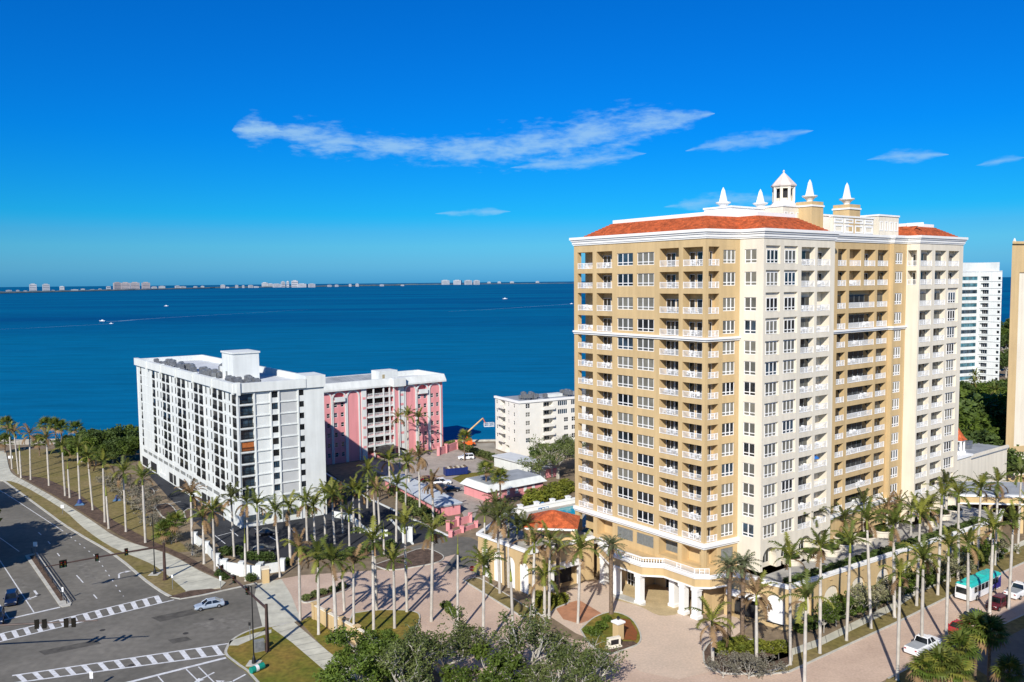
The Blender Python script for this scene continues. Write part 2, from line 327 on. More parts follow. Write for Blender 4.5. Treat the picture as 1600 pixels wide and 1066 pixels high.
bu = tn('ShaderNodeBump'); bu.inputs['Strength'].default_value = .55; bu.inputs['Distance'].default_value = 1.0; t.links.new(nw.outputs[0], bu.inputs['Height'])
df = tn('ShaderNodeBsdfDiffuse'); t.links.new(hs.outputs[0], df.inputs[0]); t.links.new(bu.outputs[0], df.inputs['Normal'])
gl = tn('ShaderNodeBsdfGlossy'); gl.inputs['Roughness'].default_value = .25; t.links.new(bu.outputs[0], gl.inputs['Normal'])
ms = tn('ShaderNodeMixShader'); ms.inputs[0].default_value = .045; t.links.new(df.outputs[0], ms.inputs[1]); t.links.new(gl.outputs[0], ms.inputs[2])
o_ = tn('ShaderNodeOutputMaterial'); t.links.new(ms.outputs[0], o_.inputs[0]); K['water'] = ma
# ================================================================ the setting: water, land, roads
def wpoly(px): return [G(*p) for p in px]
def sheet(name, poly, z, m_, parent=None, solid=False, kind='structure'):
    mb = MB()
    if solid: mb.prism(poly, -.3, z)
    else:
        a = sum(poly[i][0] * poly[(i + 1) % len(poly)][1] - poly[(i + 1) % len(poly)][0] * poly[i][1] for i in range(len(poly)))
        if a < 0: poly = poly[::-1]
        mb.face([(p[0], p[1], z) for p in poly])
    o = mb.build(name, m_, parent)
    if kind and not parent: o['kind'] = kind
    return o
mb = MB(); mb.face([(-60000, -800, -1.6), (60000, -800, -1.6), (60000, 80000, -1.6), (-60000, 80000, -1.6)])
tag(mb.build('water', K['water']), kind='structure')
LAND = [(-1600, -600), (2500, -600), (2500, 1000), (900, 900), (420, 800), (300, 640), (200, 470), (120, 340), (60, 300), (20, 276), (-2, 274), (-22, 273), (-45, 281), (-85, 288), (-140, 287), (-175, 285), (-240, 300), (-500, 330), (-1600, 420)]
sheet('ground', LAND, 0, K['land'], solid=True)
mb = MB(); mb.strip([(20, 276.3), (-2, 274.3), (-22, 273.3), (-45, 281.3)], 0, .6, -2.2, .55)
tag(mb.build('seawall', K['kerb']), 'low concrete seawall along the water behind the pink building', 'seawall')
sheet('beach', [(-240, 300.5), (-175, 285.5), (-140, 287.5), (-112, 288), (-116, 280), (-150, 276), (-185, 276), (-250, 290)], .03, K['sand'])
# ---- main road on the left
KR = wpoly([(25, 767), (103, 824), (175, 867), (225, 908), (259, 931)])
ext = (KR[0][0] * 7 - KR[1][0] * 6, KR[0][1] * 7 - KR[1][1] * 6)
KR = [ext] + KR
NC = wpoly([(281, 937), (312, 932), (344, 925), (381, 917), (402, 912)])
SC = wpoly([(460, 972), (448, 974), (424, 979.5), (410, 979.5), (383, 988), (362, 1000), (352, 1014), (352, 1025), (371, 1040.5), (399, 1066)])
SC.append((SC[-1][0] + 14, SC[-1][1] - 22)); SC.append((SC[-1][0] + 30, SC[-1][1] - 60))
road = smooth(KR[:], 3) + smooth(NC, 3) + smooth(SC, 3) + [(SC[-1][0] - 120, 0), (-260, 0), (-330, 200), (ext[0] - 45, ext[1] - 40)]
sheet('road', road, .012, K['asphalt'])
def kerb(pts, d0=0, d1=.28, z=.13, name='kerb', m_=None, par=None):
    mb = MB(); mb.strip(pts, d0, d1, -.1, z); o = mb.build(name, m_ or K['kerb'], par)
    if not par: o['kind'] = 'structure'
    return o
kerb(smooth(KR + NC[:1], 3), -.5, -.02); kerb(smooth(NC, 3), -.4, -.02); kerb(smooth(SC, 3), -.4, -.02)
PL_ = [(0, 752), (28, 756), (94, 794), (131, 826), (175, 856), (232, 880), (262, 900), (290, 924)]
PR_ = [(9, 705), (14, 731), (22, 743), (44, 755), (100, 787), (147, 817), (188, 843), (262, 866), (312, 893), (353, 911)]
path_r = smooth(wpoly(PR_), 3); path_l = smooth(wpoly(PL_), 3)
pl0 = path_l[0]
walk = path_r + wpoly([(345, 919), (290, 928)])[:] + path_l[::-1] + [(pl0[0] - 22, pl0[1] + 2), (pl0[0] - 30, pl0[1] + 40)]
sheet('sidewalk', walk, .135, K['concrete'], solid=True)
def joints(L_, R_, n, z, par):      # control joints between the slabs
    def atf(P, f):
        P = [Vector(p) for p in P]; d = [(b - a).length for a, b in zip(P, P[1:])]; s_ = f * sum(d)
        for a, b, l in zip(P, P[1:], d):
            if s_ <= l: return a.lerp(b, s_ / l)
            s_ -= l
        return P[-1]
    jm = mat('slab_joint', (.22, .21, .18), .95)
    for k in range(1, n):
        a = atf(L_, k / n); b = atf(R_, k / n); d = (b - a).normalized(); q = Vector((d.y, -d.x)) * .05; mb = MB(); mb.face([(*(a - q), z), (*(a + q), z), (*(b + q), z), (*(b - q), z)]); mb.build('slab_joint', jm, par)
joints(path_l, path_r[6:], 34, .139, bpy.data.objects['sidewalk'])
verge = smooth(KR[1:] + NC[:1], 3)
verge = [(q[0], q[1]) for q in offset(verge, -.5)] + path_l[::-1][:-1]
sheet('verge', verge, .125, K['grassdry'], solid=True)
sheet('corner_mulch', wpoly([(262, 934), (297, 924), (330, 921), (344, 923.5), (300, 933), (284, 936)]), .145, K['mulch'])
sheet('park_lawn', wpoly([(14, 703), (90, 702), (160, 720), (185, 748), (212, 788), (262, 832), (300, 862), (262, 864), (190, 840), (148, 814), (102, 785), (46, 753), (25, 741), (17, 730)]), .02, K['grassdry'])
sheet('park_mulch', wpoly([(28, 742), (70, 747), (120, 770), (150, 792), (180, 815), (230, 842), (290, 868), (330, 890), (352, 908), (312, 890), (262, 863), (225, 856), (188, 838), (150, 815), (100, 783), (46, 753)]), .03, K['mulch'])
# median
MED = wpoly([(39, 869), (58, 864), (112, 943), (110, 947), (97, 949.5), (93, 947)])
sheet('median', MED, .15, K['kerb'], solid=True)
cx = sum(p[0] for p in MED) / 6; cy = sum(p[1] for p in MED) / 6
sheet('median_mulch', [lerp(lerp(MED[0], MED[1], .28), MED[4], .04), lerp(lerp(MED[0], MED[1], .75), MED[2], .04), lerp(lerp(MED[2], MED[5], .3), MED[1], .06), lerp(lerp(MED[2], MED[5], .72), MED[0], .06)], .16, K['mulch'])
a_ = lerp(MED[0], MED[1], .6); b_ = lerp(MED[5], MED[2], .6)
fen = empty('median_fence', (a_[0], a_[1], .15), 0, 'low dark railing along the road median', 'fence')
mb = MB(); dx, dy = b_[0] - a_[0], b_[1] - a_[1]
for z in (.35, .75, 1.1): mb.tube([(0, 0, z), (dx, dy, z)], .06, 6)
mb.build('rail', K['black'], fen)
for i in range(9):
    mb = MB(); mb.box(-.05, .05, -.05, .05, 0, 1.15); mb.build('post', K['black'], fen, (dx * i / 8, dy * i / 8, 0))
# painted lines
def pline(name, pxs, wd, z=.02, m_='paint', dash=None, par=None):
    p = [Vector(G(*q)) for q in pxs]; mb = MB(); 
    for a, b in zip(p, p[1:]):
        L = (b - a).length; d = (b - a) / L; n = Vector((d.y, -d.x)) * wd / 2; s = 0
        while s < L:
            e = min(L, s + (dash[0] if dash else L)); q0 = a + d * s; q1 = a + d * e
            mb.face([(*(q0 - n), z), (*(q0 + n), z), (*(q1 + n), z), (*(q1 - n), z)][::-1]); s = e + (dash[1] if dash else 1)
    o = mb.build(name, K[m_], par)
    if not par: o['kind'] = 'structure'
    return o
pline('lane_line', [(-40, 747), (8, 771), (97, 829)], .16)
pline('lane_line', [(97, 829), (150, 870), (193, 932)], .16, dash=(.9, 2.3))
pline('lane_line', [(60, 832), (75, 846), (100, 878), (125, 905), (152, 936)], .2, dash=(2.4, 7.5))
pline('lane_line', [(-60, 820), (0, 876), (53, 957)], .18); pline('lane_line', [(-40, 812), (30, 862)], .16)
pline('stop_line', [(-40, 980), (0, 970.5), (94, 949)], .5)
pline('lane_line', [(-8, 935), (14, 966)], .18)
pline('stop_line', [(190, 1069), (203, 1066), (353, 1028)], .55)
for q in ([(247, 1057), (262, 1074)], [(291, 1046), (313, 1068)], [(310, 1042), (340, 1072)]): pline('lane_line', q, .17)
def crosswalk(u0, u1, l0, l1, x0, x1, pitch, wd, sl):
    cw = pline('crosswalk', [u0, u1], .32); pline('edge_line', [l0, l1], .32, par=cw)
    fu = lambda x: (x, u0[1] + (u1[1] - u0[1]) * (x - u0[0]) / (u1[0] - u0[0])); fl = lambda x: (x, l0[1] + (l1[1] - l0[1]) * (x - l0[0]) / (l1[0] - l0[0])); x = x0
    while x < x1:
        mb = MB(); mb.face([(*G(*fl(x + sl)), .018), (*G(*fl(x + sl + wd)), .018), (*G(*fu(x + wd)), .018), (*G(*fu(x)), .018)]); mb.build('stripe', K['paint'], cw); x += pitch
crosswalk((-30, 998), (247, 931), (-30, 1010), (272, 937.5), -20, 250, 18.6, 7.5, 6)
crosswalk((19, 1056), (356, 1006), (-20, 1073), (358, 1022), 24, 335, 25.5, 8.5, 11)
def arrow(px, ang, s=1.0, turn=True):
    x, y = G(*px); mb = MB()
    mb.face([(-.12, -1.6, 0), (.12, -1.6, 0), (.12, .2, 0), (-.12, .2, 0)])
    if turn:
        c = [(.0 + 1.0 * (1 - math.cos(q)), .1 + .75 * math.sin(q)) for q in (0, .3, .6, .9, 1.2, 1.5)]
        for (xa, ya), (xb, yb) in zip(c, c[1:]): mb.face([(xa - .1, ya + .1, 0), (xa + .1, ya - .1, 0), (xb + .1, yb - .1, 0), (xb - .1, yb + .1, 0)])
        mb.face([(.8, .45, 0), (1.7, .85, 0), (.8, 1.25, 0)])
    else: mb.face([(-.45, .2, 0), (.45, .2, 0), (0, 1.4, 0)])
    o = mb.build('turn_arrow', K['paint'], None, (x, y, .022), math.radians(ang)); o.scale = (s, s, s); o['kind'] = 'structure'
arrow((58, 929), -140, 1.5); arrow((317, 1060), 150, 1.2, False); arrow((365, 1064), 150, 1.3); arrow((186, 898), 25, 1.3)
# repairs, manholes and worn wheel paths on the asphalt
patchm = [mat('asphalt_patch_dark', (.108, .10, .086), .9, .2, .8), mat('asphalt_patch_pale', (.205, .19, .162), .9, .2, .8)]
for k, q in enumerate([[(236, 965), (300, 952), (312, 958), (250, 972)], [(300, 975), (348, 965), (392, 968), (380, 985), (330, 985)], [(60, 1018), (150, 1000), (158, 1006), (70, 1024)], [(118, 880), (134, 880), (150, 905), (134, 906)], [(20, 905), (34, 903), (44, 918), (28, 921)], [(262, 1000), (292, 995), (300, 1000), (270, 1006)]]):
    sheet('asphalt_patch', wpoly(q), .0135 + .0004 * k, patchm[0 if k in (0, 2, 5) else 1])
mhm = MB(); mhm.lathe([(.42, 0), (.42, .012), (.3, .012), (.3, .02)], 16); mhm = mhm.mesh('manhole_cover', mat('cast_iron', (.06, .055, .05), .7))
for k, (px, py) in enumerate([(160, 985), (290, 990), (60, 930), (205, 1040), (330, 968), (690, 882), (640, 905)]):
    x, y = G(px, py); tag(ob('manhole_cover', mhm, None, (x, y, .022)), f'{ordn(k)} round iron manhole cover set in the street paving', 'manhole', 'manhole covers')
# ---- paver side street, drives and plaza
side = wpoly([(402, 912), (432, 906), (470, 899), (560, 893), (640, 888), (668, 866), (700, 862), (747, 846), (748, 888), (742, 905), (775, 930), (820, 962), (850, 985), (900, 1000), (935, 1005), (985, 1000), (1020, 985), (1100, 1005), (1098, 1030), (1120, 1048), (1231, 1050), (1397, 974), (1476, 935), (1600, 878.6), (1800, 800)])
side += [(150, 190), (190, 190), (125, 160), (80.1, 127.4), (49.2, 106.7), (20, 84), (-8, 78)]
side += wpoly([(700, 1066), (640, 1010), (655, 975), (600, 960), (545, 966), (492, 962), (460, 972), (425, 962), (398, 930)])
sheet('paver_street', side, .008, K['paver'])
sheet('street_apron', wpoly([(398, 930), (402, 912), (440, 905), (455, 930), (470, 968), (460, 972), (425, 980), (410, 979)]), .016, K['concrete'])
sheet('concrete_drive', wpoly([(700, 838), (640, 856), (668, 872), (690, 872), (712, 866), (700, 880), (690, 895), (744, 884), (747, 846), (735, 840)]), .02, K['asphalt'])
plaza = wpoly([(838, 950), (862, 942), (885, 925), (915, 908), (960, 905), (1010, 900), (1060, 930), (1060, 955), (1100, 975), (1140, 955), (1168, 980), (1140, 1000), (1108, 1010), (1098, 1030), (1120, 1048), (1060, 1062), (1000, 1050), (960, 1015), (900, 990)])
sheet('entrance_plaza', plaza, .03, K['paver2'])
sheet('porte_paving', smooth(wpoly([(962, 938), (1000, 948), (1030, 962), (1062, 958), (1060, 940), (1040, 922), (1015, 906), (975, 912), (962, 938)]), 3)[:-1], .038, mat('yellow_pavers', (.50, .39, .22), .9, .1, .4, scale2=3, var2=.1))
sheet('plaza_border', wpoly([(866, 948), (905, 938), (945, 962), (905, 975), (880, 968)]), .045, mat('terracotta_pavers', (.47, .23, .13), .9, .15, .5))
# planted islands (raised, kerbed)
def island(name, pxs, m_, z=.14, kb=True, pts=None):
    p = pts or smooth(wpoly(pxs + [pxs[0]]), 4)[:-1]
    o = sheet(name, p, z, m_, solid=True)
    if kb:
        a = sum(p[i][0] * p[(i + 1) % len(p)][1] - p[(i + 1) % len(p)][0] * p[i][1] for i in range(len(p)))
        q = p if a > 0 else p[::-1]
        mb = MB(); mb.strip(q, 0, .22, -.1, z + .03, closed=True); mb.build('kerb', K['kerb'], o)
    return o
island('entrance_island', [(908, 985), (930, 966), (958, 958), (985, 968), (999, 990), (997, 1006), (975, 1015), (950, 1022), (925, 1010)], K['lawn'])
sheet('island_flowerbed', wpoly([(948, 1018), (955, 1004), (990, 1004), (996, 1008), (975, 1016), (955, 1022)]), .19, K['mulch'])
sheet('island_groundcover', wpoly([(966, 968), (984, 970), (996, 990), (994, 1003), (968, 1001)]), .185, mat('red_groundcover', (.26, .07, .025), .9, .3, 1.5, col2=(.16, .07, .02)))
island('street_median', [(470, 936), (505, 926), (540, 915), (548, 918), (520, 930), (480, 942)], K['mulch'])
island('mulch_island', [(585, 884), (620, 872), (660, 858), (690, 868), (686, 878), (650, 886), (610, 891)], K['mulch'])
island('entrance_verge', [(726, 908), (748, 905), (790, 930), (835, 958), (852, 974), (835, 975), (790, 948), (745, 920)], K['grassdry'])
island('wall_lawn', [(552, 960), (590, 955), (640, 956), (655, 966), (640, 1000), (625, 1030), (640, 1060), (600, 1045), (570, 1010), (545, 985)], K['lawn'])
island('wall_verge', [(470, 973), (487, 966), (520, 990), (570, 1025), (640, 1066), (600, 1078), (560, 1045), (512, 1017)], K['lawn'], .13, False)
island('garage_lawn', [(832, 930), (850, 922), (880, 935), (888, 942), (870, 950), (852, 962), (838, 955)], K['lawn'])
island('porte_island', [(956, 924), (1005, 942), (1004, 947), (985, 942), (955, 931)], K['kerb'], .18, False)
island('street_corner_bed', [(1100, 1020), (1112, 1005), (1140, 1005), (1165, 1000), (1210, 1010), (1232, 1012), (1232, 1040), (1180, 1052), (1130, 1052), (1104, 1040)], K['mulch'])
# right street: verge, sidewalk, hedge bed
kn = [G(1170, 1056), G(1231, 1050), G(1397, 974), G(1476, 935), G(1600, 878.6), G(1760, 808)]
sn0 = [G(1160, 1050), G(1206, 1036), G(1281, 1011), G(1395, 955), G(1432, 930), G(1555, 873), G(1600, 853), G(1750, 790)]
sn1 = [G(1160, 1040), G(1206, 1026), G(1281, 999), G(1395, 943), G(1432, 919), G(1555, 864), G(1600, 845), G(1750, 783)]
sheet('street_verge', kn + sn0[::-1], .13, K['grassdry'], solid=True); kerb(kn, 0, .3)
sheet('street_sidewalk', sn0 + sn1[::-1], .14, K['concrete'], solid=True)
ks = [(49.2, 106.7), (54.5, 110.5), (80.1, 127.4), (125, 160)]
kerb(ks, 0, .3); sheet('south_verge', ks + [(140, 150), (64, 96), (52, 92), (44, 98)], .12, K['grassdry'], solid=True)
sheet('south_lot', [(62, 112), (74, 120), (125, 155), (150, 150), (95, 100), (75, 88), (64, 96)], .135, K['asphalt'])
# corner lawn and its walk
cl_ = smooth(SC[1:], 3)
sheet('corner_lawn', cl_ + [(SC[-1][0] + 26, SC[-1][1] + 4)] + wpoly([(600, 1085), (527, 1066), (456, 1005), (425, 983)]), .12, K['lawn'], solid=True)
sheet('corner_walk', wpoly([(425, 982), (459, 973), (512.5, 1019), (574, 1066), (640, 1120), (590, 1120), (527, 1066), (456, 1005)]), .135, K['concrete'], solid=True)
joints(wpoly([(425, 983), (456, 1005), (527, 1066), (590, 1120)]), wpoly([(459, 973), (512.5, 1019), (574, 1066), (640, 1120)]), 16, .139, bpy.data.objects['corner_walk'])
joints(sn0, sn1, 40, .144, bpy.data.objects['street_sidewalk'])
sheet('ramp', wpoly([(358, 1003), (368, 1000), (400, 990), (424, 985), (424, 990), (404, 996), (372, 1010), (358, 1010)]), .13, K['concrete'])
# ---- car parks
sheet('car_park', wpoly([(214, 735), (232, 742), (262, 776), (300, 812), (330, 840), (352, 866), (400, 884), (470, 872), (560, 868), (600, 868), (644, 851), (607, 810), (540, 770), (505, 738), (480, 730), (300, 720)]), .03, K['newasphalt'])
sheet('drive', wpoly([(644, 851), (700, 838), (562, 772), (500, 728), (485, 740), (540, 772), (607, 810)]), .034, K['newasphalt'])
for a, b in (((562, 773), (700, 838)), ((609, 811), (645, 851)), ((562, 773), (505, 738))): kerb([G(*a), G(*b)], -.2, .2, .25, 'drive_kerb', K['white'])
for a, b in (((333, 835), (352, 850)), ((340, 838), (362, 832)), ((372, 838), (360, 828)), ((398, 826), (412, 836)), ((232, 768), (248, 766)), ((262, 788), (282, 784)), ((296, 806), (310, 801)), ((420, 838), (432, 845)), ((455, 826), (462, 834)), ((270, 800), (285, 795))):
    pline('bay_line', [a, b], .18, .045)
for p in ([(242, 792), (262, 788), (275, 803), (258, 810)], [(288, 800), (296, 796), (300, 808), (292, 812)], [(224, 768), (236, 764), (240, 772), (228, 776)]): island('parking_island', p, K['mulch'])
sheet('pink_court', wpoly([(585, 718), (640, 712), (690, 702), (714, 702), (735, 712), (762, 722), (760, 738), (765, 770), (745, 800), (735, 830), (722, 802), (660, 762), (598, 742), (560, 728)]), .032, mat('pale_pavers', (.40, .345, .30), .9, .12, .3, scale2=2, var2=.1))
sheet('court_lawn', wpoly([(706, 748), (726, 740), (752, 738), (768, 745), (762, 772), (742, 766)]), .06, K['lawn'])
sheet('seaside_lot', wpoly([(700, 694), (772, 692), (776, 704), (806, 716), (800, 728), (768, 716), (730, 702)]), .028, mat('sandy_lot', (.38, .34, .27), .95, .15, .2))
# ---- far shore across the bay
def farland(name, pts):      # pts: (px, waterline y, strip height in m)
    mb = MB(); p = [(*G(a, b, -1.6), h) for a, b, h in pts]; n = len(p)
    for i in range(n):
        x, y, h = p[i]; d = Vector((x, y)).normalized() * 900
        p[i] = [(x, y, -1.7), (x, y, 2.0), (x + d.x * .03, y + d.y * .03, 2 + h * .6), (x + d.x * .2, y + d.y * .2, 2 + h), (x + d.x, y + d.y, 2 + h), (x + d.x, y + d.y, -1.7)]
    for i in range(n - 1):
        for k in range(5): mb.face([p[i][k], p[i + 1][k], p[i + 1][k + 1], p[i][k + 1]])
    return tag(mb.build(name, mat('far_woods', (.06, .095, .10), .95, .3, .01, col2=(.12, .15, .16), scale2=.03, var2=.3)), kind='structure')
random.seed(3)
pts = []
for x in range(-80, 640, 8):
    wl = 458.8 - max(0, min(1, x / 330)) * 8.2 if x < 330 else 450.4 - (x - 330) / 300 * 4.4
    pts.append((x, wl + .2, random.uniform(4, 10) * (1 + max(0, x - 200) / 400)))
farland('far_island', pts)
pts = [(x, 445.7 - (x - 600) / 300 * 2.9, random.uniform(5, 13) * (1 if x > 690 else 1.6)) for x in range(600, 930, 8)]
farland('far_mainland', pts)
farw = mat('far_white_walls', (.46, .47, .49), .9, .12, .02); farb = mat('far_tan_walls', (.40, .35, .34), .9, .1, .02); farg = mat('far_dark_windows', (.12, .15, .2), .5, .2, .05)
def far_building(px, wl, wpx, top, m_, label, group=None, bands=3, dist=None):
    x, y = G(px, wl, -1.6); k = y / FPX; W_ = wpx * k; H_ = max(6, (wl - top) * k); rz = math.atan2(-x, y) + random.uniform(-.3, .3)
    o = empty('far_building', (x, y + 60, 0), rz, label, 'building', group)
    mb = MB(); nb = max(2, bands)
    mb.box(-W_ / 2, W_ / 2, 0, W_ * .5, -2, H_ * .9); mb.box(-W_ * .3, W_ * .25, W_ * .1, W_ * .4, H_ * .9, H_); mb.box(-W_ / 2 - .4, W_ / 2 + .4, -.4, W_ * .5 + .4, H_ * .86, H_ * .9)
    mb.build('wall', m_, o)
    mb = MB(); mb.box(-W_ / 2 + W_ * .06, W_ / 2 - W_ * .06, -.25, 0, 0, .1)
    for i in range(nb):
        z = H_ * .82 * (i + .35) / nb; mb = MB(); mb.box(-W_ * .44, W_ * .44, -.5, .2, z, z + H_ * .82 / nb * .4); mb.build('window_band', farg, o)
    return o
random.seed(11)
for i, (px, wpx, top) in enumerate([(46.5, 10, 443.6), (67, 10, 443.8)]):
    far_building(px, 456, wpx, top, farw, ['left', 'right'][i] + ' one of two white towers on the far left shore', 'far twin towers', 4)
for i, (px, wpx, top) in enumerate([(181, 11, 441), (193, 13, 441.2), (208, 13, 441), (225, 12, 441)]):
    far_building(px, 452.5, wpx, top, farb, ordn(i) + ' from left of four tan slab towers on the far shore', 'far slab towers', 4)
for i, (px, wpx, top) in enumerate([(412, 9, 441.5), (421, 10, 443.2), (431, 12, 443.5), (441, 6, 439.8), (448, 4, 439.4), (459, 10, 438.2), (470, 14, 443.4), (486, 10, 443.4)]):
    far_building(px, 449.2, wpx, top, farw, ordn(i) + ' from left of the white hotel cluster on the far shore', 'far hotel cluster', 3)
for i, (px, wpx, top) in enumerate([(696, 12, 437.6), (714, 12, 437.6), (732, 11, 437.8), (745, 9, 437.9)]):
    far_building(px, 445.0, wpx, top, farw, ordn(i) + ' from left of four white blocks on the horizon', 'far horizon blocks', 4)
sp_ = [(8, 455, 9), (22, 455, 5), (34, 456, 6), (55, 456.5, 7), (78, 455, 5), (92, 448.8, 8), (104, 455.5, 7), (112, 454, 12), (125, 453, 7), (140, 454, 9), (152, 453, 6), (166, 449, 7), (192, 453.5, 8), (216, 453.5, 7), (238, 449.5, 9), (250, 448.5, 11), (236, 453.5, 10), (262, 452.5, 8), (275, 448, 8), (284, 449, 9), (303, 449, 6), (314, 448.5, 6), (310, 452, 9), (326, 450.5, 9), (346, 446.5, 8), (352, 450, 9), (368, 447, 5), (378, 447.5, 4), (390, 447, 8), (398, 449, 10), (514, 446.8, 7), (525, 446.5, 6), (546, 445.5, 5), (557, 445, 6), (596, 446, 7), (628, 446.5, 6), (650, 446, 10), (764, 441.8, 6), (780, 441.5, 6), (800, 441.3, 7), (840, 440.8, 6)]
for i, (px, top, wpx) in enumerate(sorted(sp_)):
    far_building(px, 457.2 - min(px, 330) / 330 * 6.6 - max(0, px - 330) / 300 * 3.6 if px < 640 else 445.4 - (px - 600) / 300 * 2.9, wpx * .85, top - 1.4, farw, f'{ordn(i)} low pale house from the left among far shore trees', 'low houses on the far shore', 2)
# ---- boats and wakes
foam = mat('wake_foam', (.30, .46, .60), .8, .2, .05)
def boat(px, wpx, label, wake=None, ang=0):
    x, y = G(px[0], px[1], -1.6); L = wpx * y / FPX
    o = empty('motor_boat', (x, y, -1.6), ang, label, 'boat'); mb = MB()
    mb.add([(-L / 2, -L * .14, .0), (L * .3, -L * .14, 0), (L * .5, 0, .3), (L * .3, L * .14, 0), (-L / 2, L * .14, 0), (-L / 2, -L * .16, L * .1), (L * .3, -L * .17, L * .12), (L * .58, 0, L * .15), (L * .3, L * .17, L * .12), (-L / 2, L * .16, L * .1)],
           [(0, 1, 6, 5), (1, 2, 7, 6), (2, 3, 8, 7), (3, 4, 9, 8), (4, 0, 5, 9), (5, 6, 7, 8, 9)])
    mb.build('hull', K['paint_white'], o)
    mb = MB(); mb.taper((-.02 * L, 0), L * .4, L * .24, L * .1, L * .24, L * .26, L * .2); mb.build('cabin', K['paint_white'], o)
    mb = MB(); mb.taper((.17 * L, 0), L * .05, L * .2, L * .12, L * .22, L * .02, L * .16, dx=-.04 * L); mb.build('windscreen', K['glass'], o)
    if wake:
        p = [Vector(G(a, b, -1.6)) for a, b, c in wake]; mb = MB()
        for i in range(len(p) - 1):
            d = (p[i + 1] - p[i]).normalized(); n = Vector((d.y, -d.x)); w0 = wake[i][2]; w1 = wake[i + 1][2]
            mb.face([(*(p[i] - n * w0), -1.57), (*(p[i] + n * w0), -1.57), (*(p[i + 1] + n * w1), -1.57), (*(p[i + 1] - n * w1), -1.57)])
        tag(mb.build('wake', foam), kind='structure')
boat((160, 502), 9, 'white motor boat leaving a long wake on the left of the bay', [(166, 502.5, 2.6), (185, 502, 3.4), (215, 499.5, 2.0), (260, 496.5, 1.2), (330, 492.5, .8), (480, 484, .4)], math.pi)
boat((174, 506), 6, 'small boat behind a thin wake left of the white motor boat', [(170, 506.3, 1.6), (155, 507, 1.2), (100, 510, .8), (30, 513.5, .5), (-30, 516, .4)], 0)
boat((260, 478.5), 6, 'tiny white boat far out above the long wake', None, 0)
boat((893, 475), 5, 'small boat close to the left edge of the tall tower', [(889, 475.3, 2.2), (870, 476.5, 1.4), (820, 480, 1.0), (760, 484, .8), (700, 487, .5)], 0)
boat((789, 467.3), 7, 'low pale boat in the middle of the bay', None, 0)
# ================================================================ buildings
def wallmesh(L, z0, z1, ops, cap=True):
    """outer face at y=0 in local coords, x along, y inward; openings (x0,x1,z0,z1,depth,back)"""
    xs = sorted({0, L, *[o[0] for o in ops], *[o[1] for o in ops]}); zs = sorted({z0, z1, *[o[2] for o in ops], *[o[3] for o in ops]})
    mb = MB()
    for i in range(len(xs) - 1):
        xm = (xs[i] + xs[i + 1]) / 2; j = 0
        col = [o for o in ops if o[0] < xm < o[1]]
        while j < len(zs) - 1:
            zm = (zs[j] + zs[j + 1]) / 2
            if any(o[2] < zm < o[3] for o in col): j += 1; continue
            k = j
            while k + 1 < len(zs) - 1 and not any(o[2] < (zs[k + 1] + zs[k + 2]) / 2 < o[3] for o in col): k += 1
            mb.face([(xs[i], 0, zs[j]), (xs[i + 1], 0, zs[j]), (xs[i + 1], 0, zs[k + 1]), (xs[i], 0, zs[k + 1])]); j = k + 1
    for o in ops:
        a, b, c, d, e = o[:5]
        mb.face([(a, 0, c), (a, e, c), (a, e, d), (a, 0, d)][::-1]); mb.face([(b, 0, c), (b, e, c), (b, e, d), (b, 0, d)])
        mb.face([(a, 0, c), (b, 0, c), (b, e, c), (a, e, c)]); mb.face([(a, 0, d), (b, 0, d), (b, e, d), (a, e, d)][::-1])
        if o[5]: mb.face([(a, e, c), (b, e, c), (b, e, d), (a, e, d)])
    return mb
class Fac:
    def __init__(s, root, O, u):
        s.root = root; s.O = Vector(O); s.u = Vector(u).normalized(); s.ang = math.atan2(s.u.y, s.u.x); s.inw = Vector((-s.u.y, s.u.x)); s.r = Vector((root.location.x, root.location.y)); s.rz = root.location.z
    def w(s, x, y=0): q = s.O + s.u * x + s.inw * y; return (q.x, q.y)
    def put(s, name, mesh, x=0, y=0, z=0, parent=None, scl=None):
        q = s.O + s.u * x + s.inw * y - s.r
        return ob(name, mesh, parent or s.root, (q.x, q.y, z - s.rz), s.ang, scl=scl)
def winmesh(w, h, n, tr=.24, fw=.09, key=None, fmat='frame'):
    mb = MB(); t = .09
    mb.box(0, w, 0, t, 0, fw); mb.box(0, w, 0, t, h - fw, h); mb.box(0, fw, 0, t, fw, h - fw); mb.box(w - fw, w, 0, t, fw, h - fw)
    for i in range(1, n): x = w * i / n; mb.box(x - fw * .9, x + fw * .9, 0, t - .004, fw, h - fw)
    if tr: z = h * tr; mb.box(fw, w - fw, .004, t - .008, z - fw * .7, z + fw * .7)
    fr = mb.mesh('window', K[fmat]); pn = []
    mb = MB(); mb.box(.02, w - .02, .055, .065, .02, h - .02)
    for k in ('blind', 'glass', 'blind2', 'glass2'): pn.append(mb.mesh('pane', K[k]))
    return fr, pn
def put_window(F, wm, x, y, z, pick=None):
    o = F.put('window', wm[0], x, y, z); i = pick if pick is not None else random.choices([0, 1, 2, 3], [5, 3, 2, 1])[0]
    ob('pane', wm[1][i], o); return o
_rails = {}
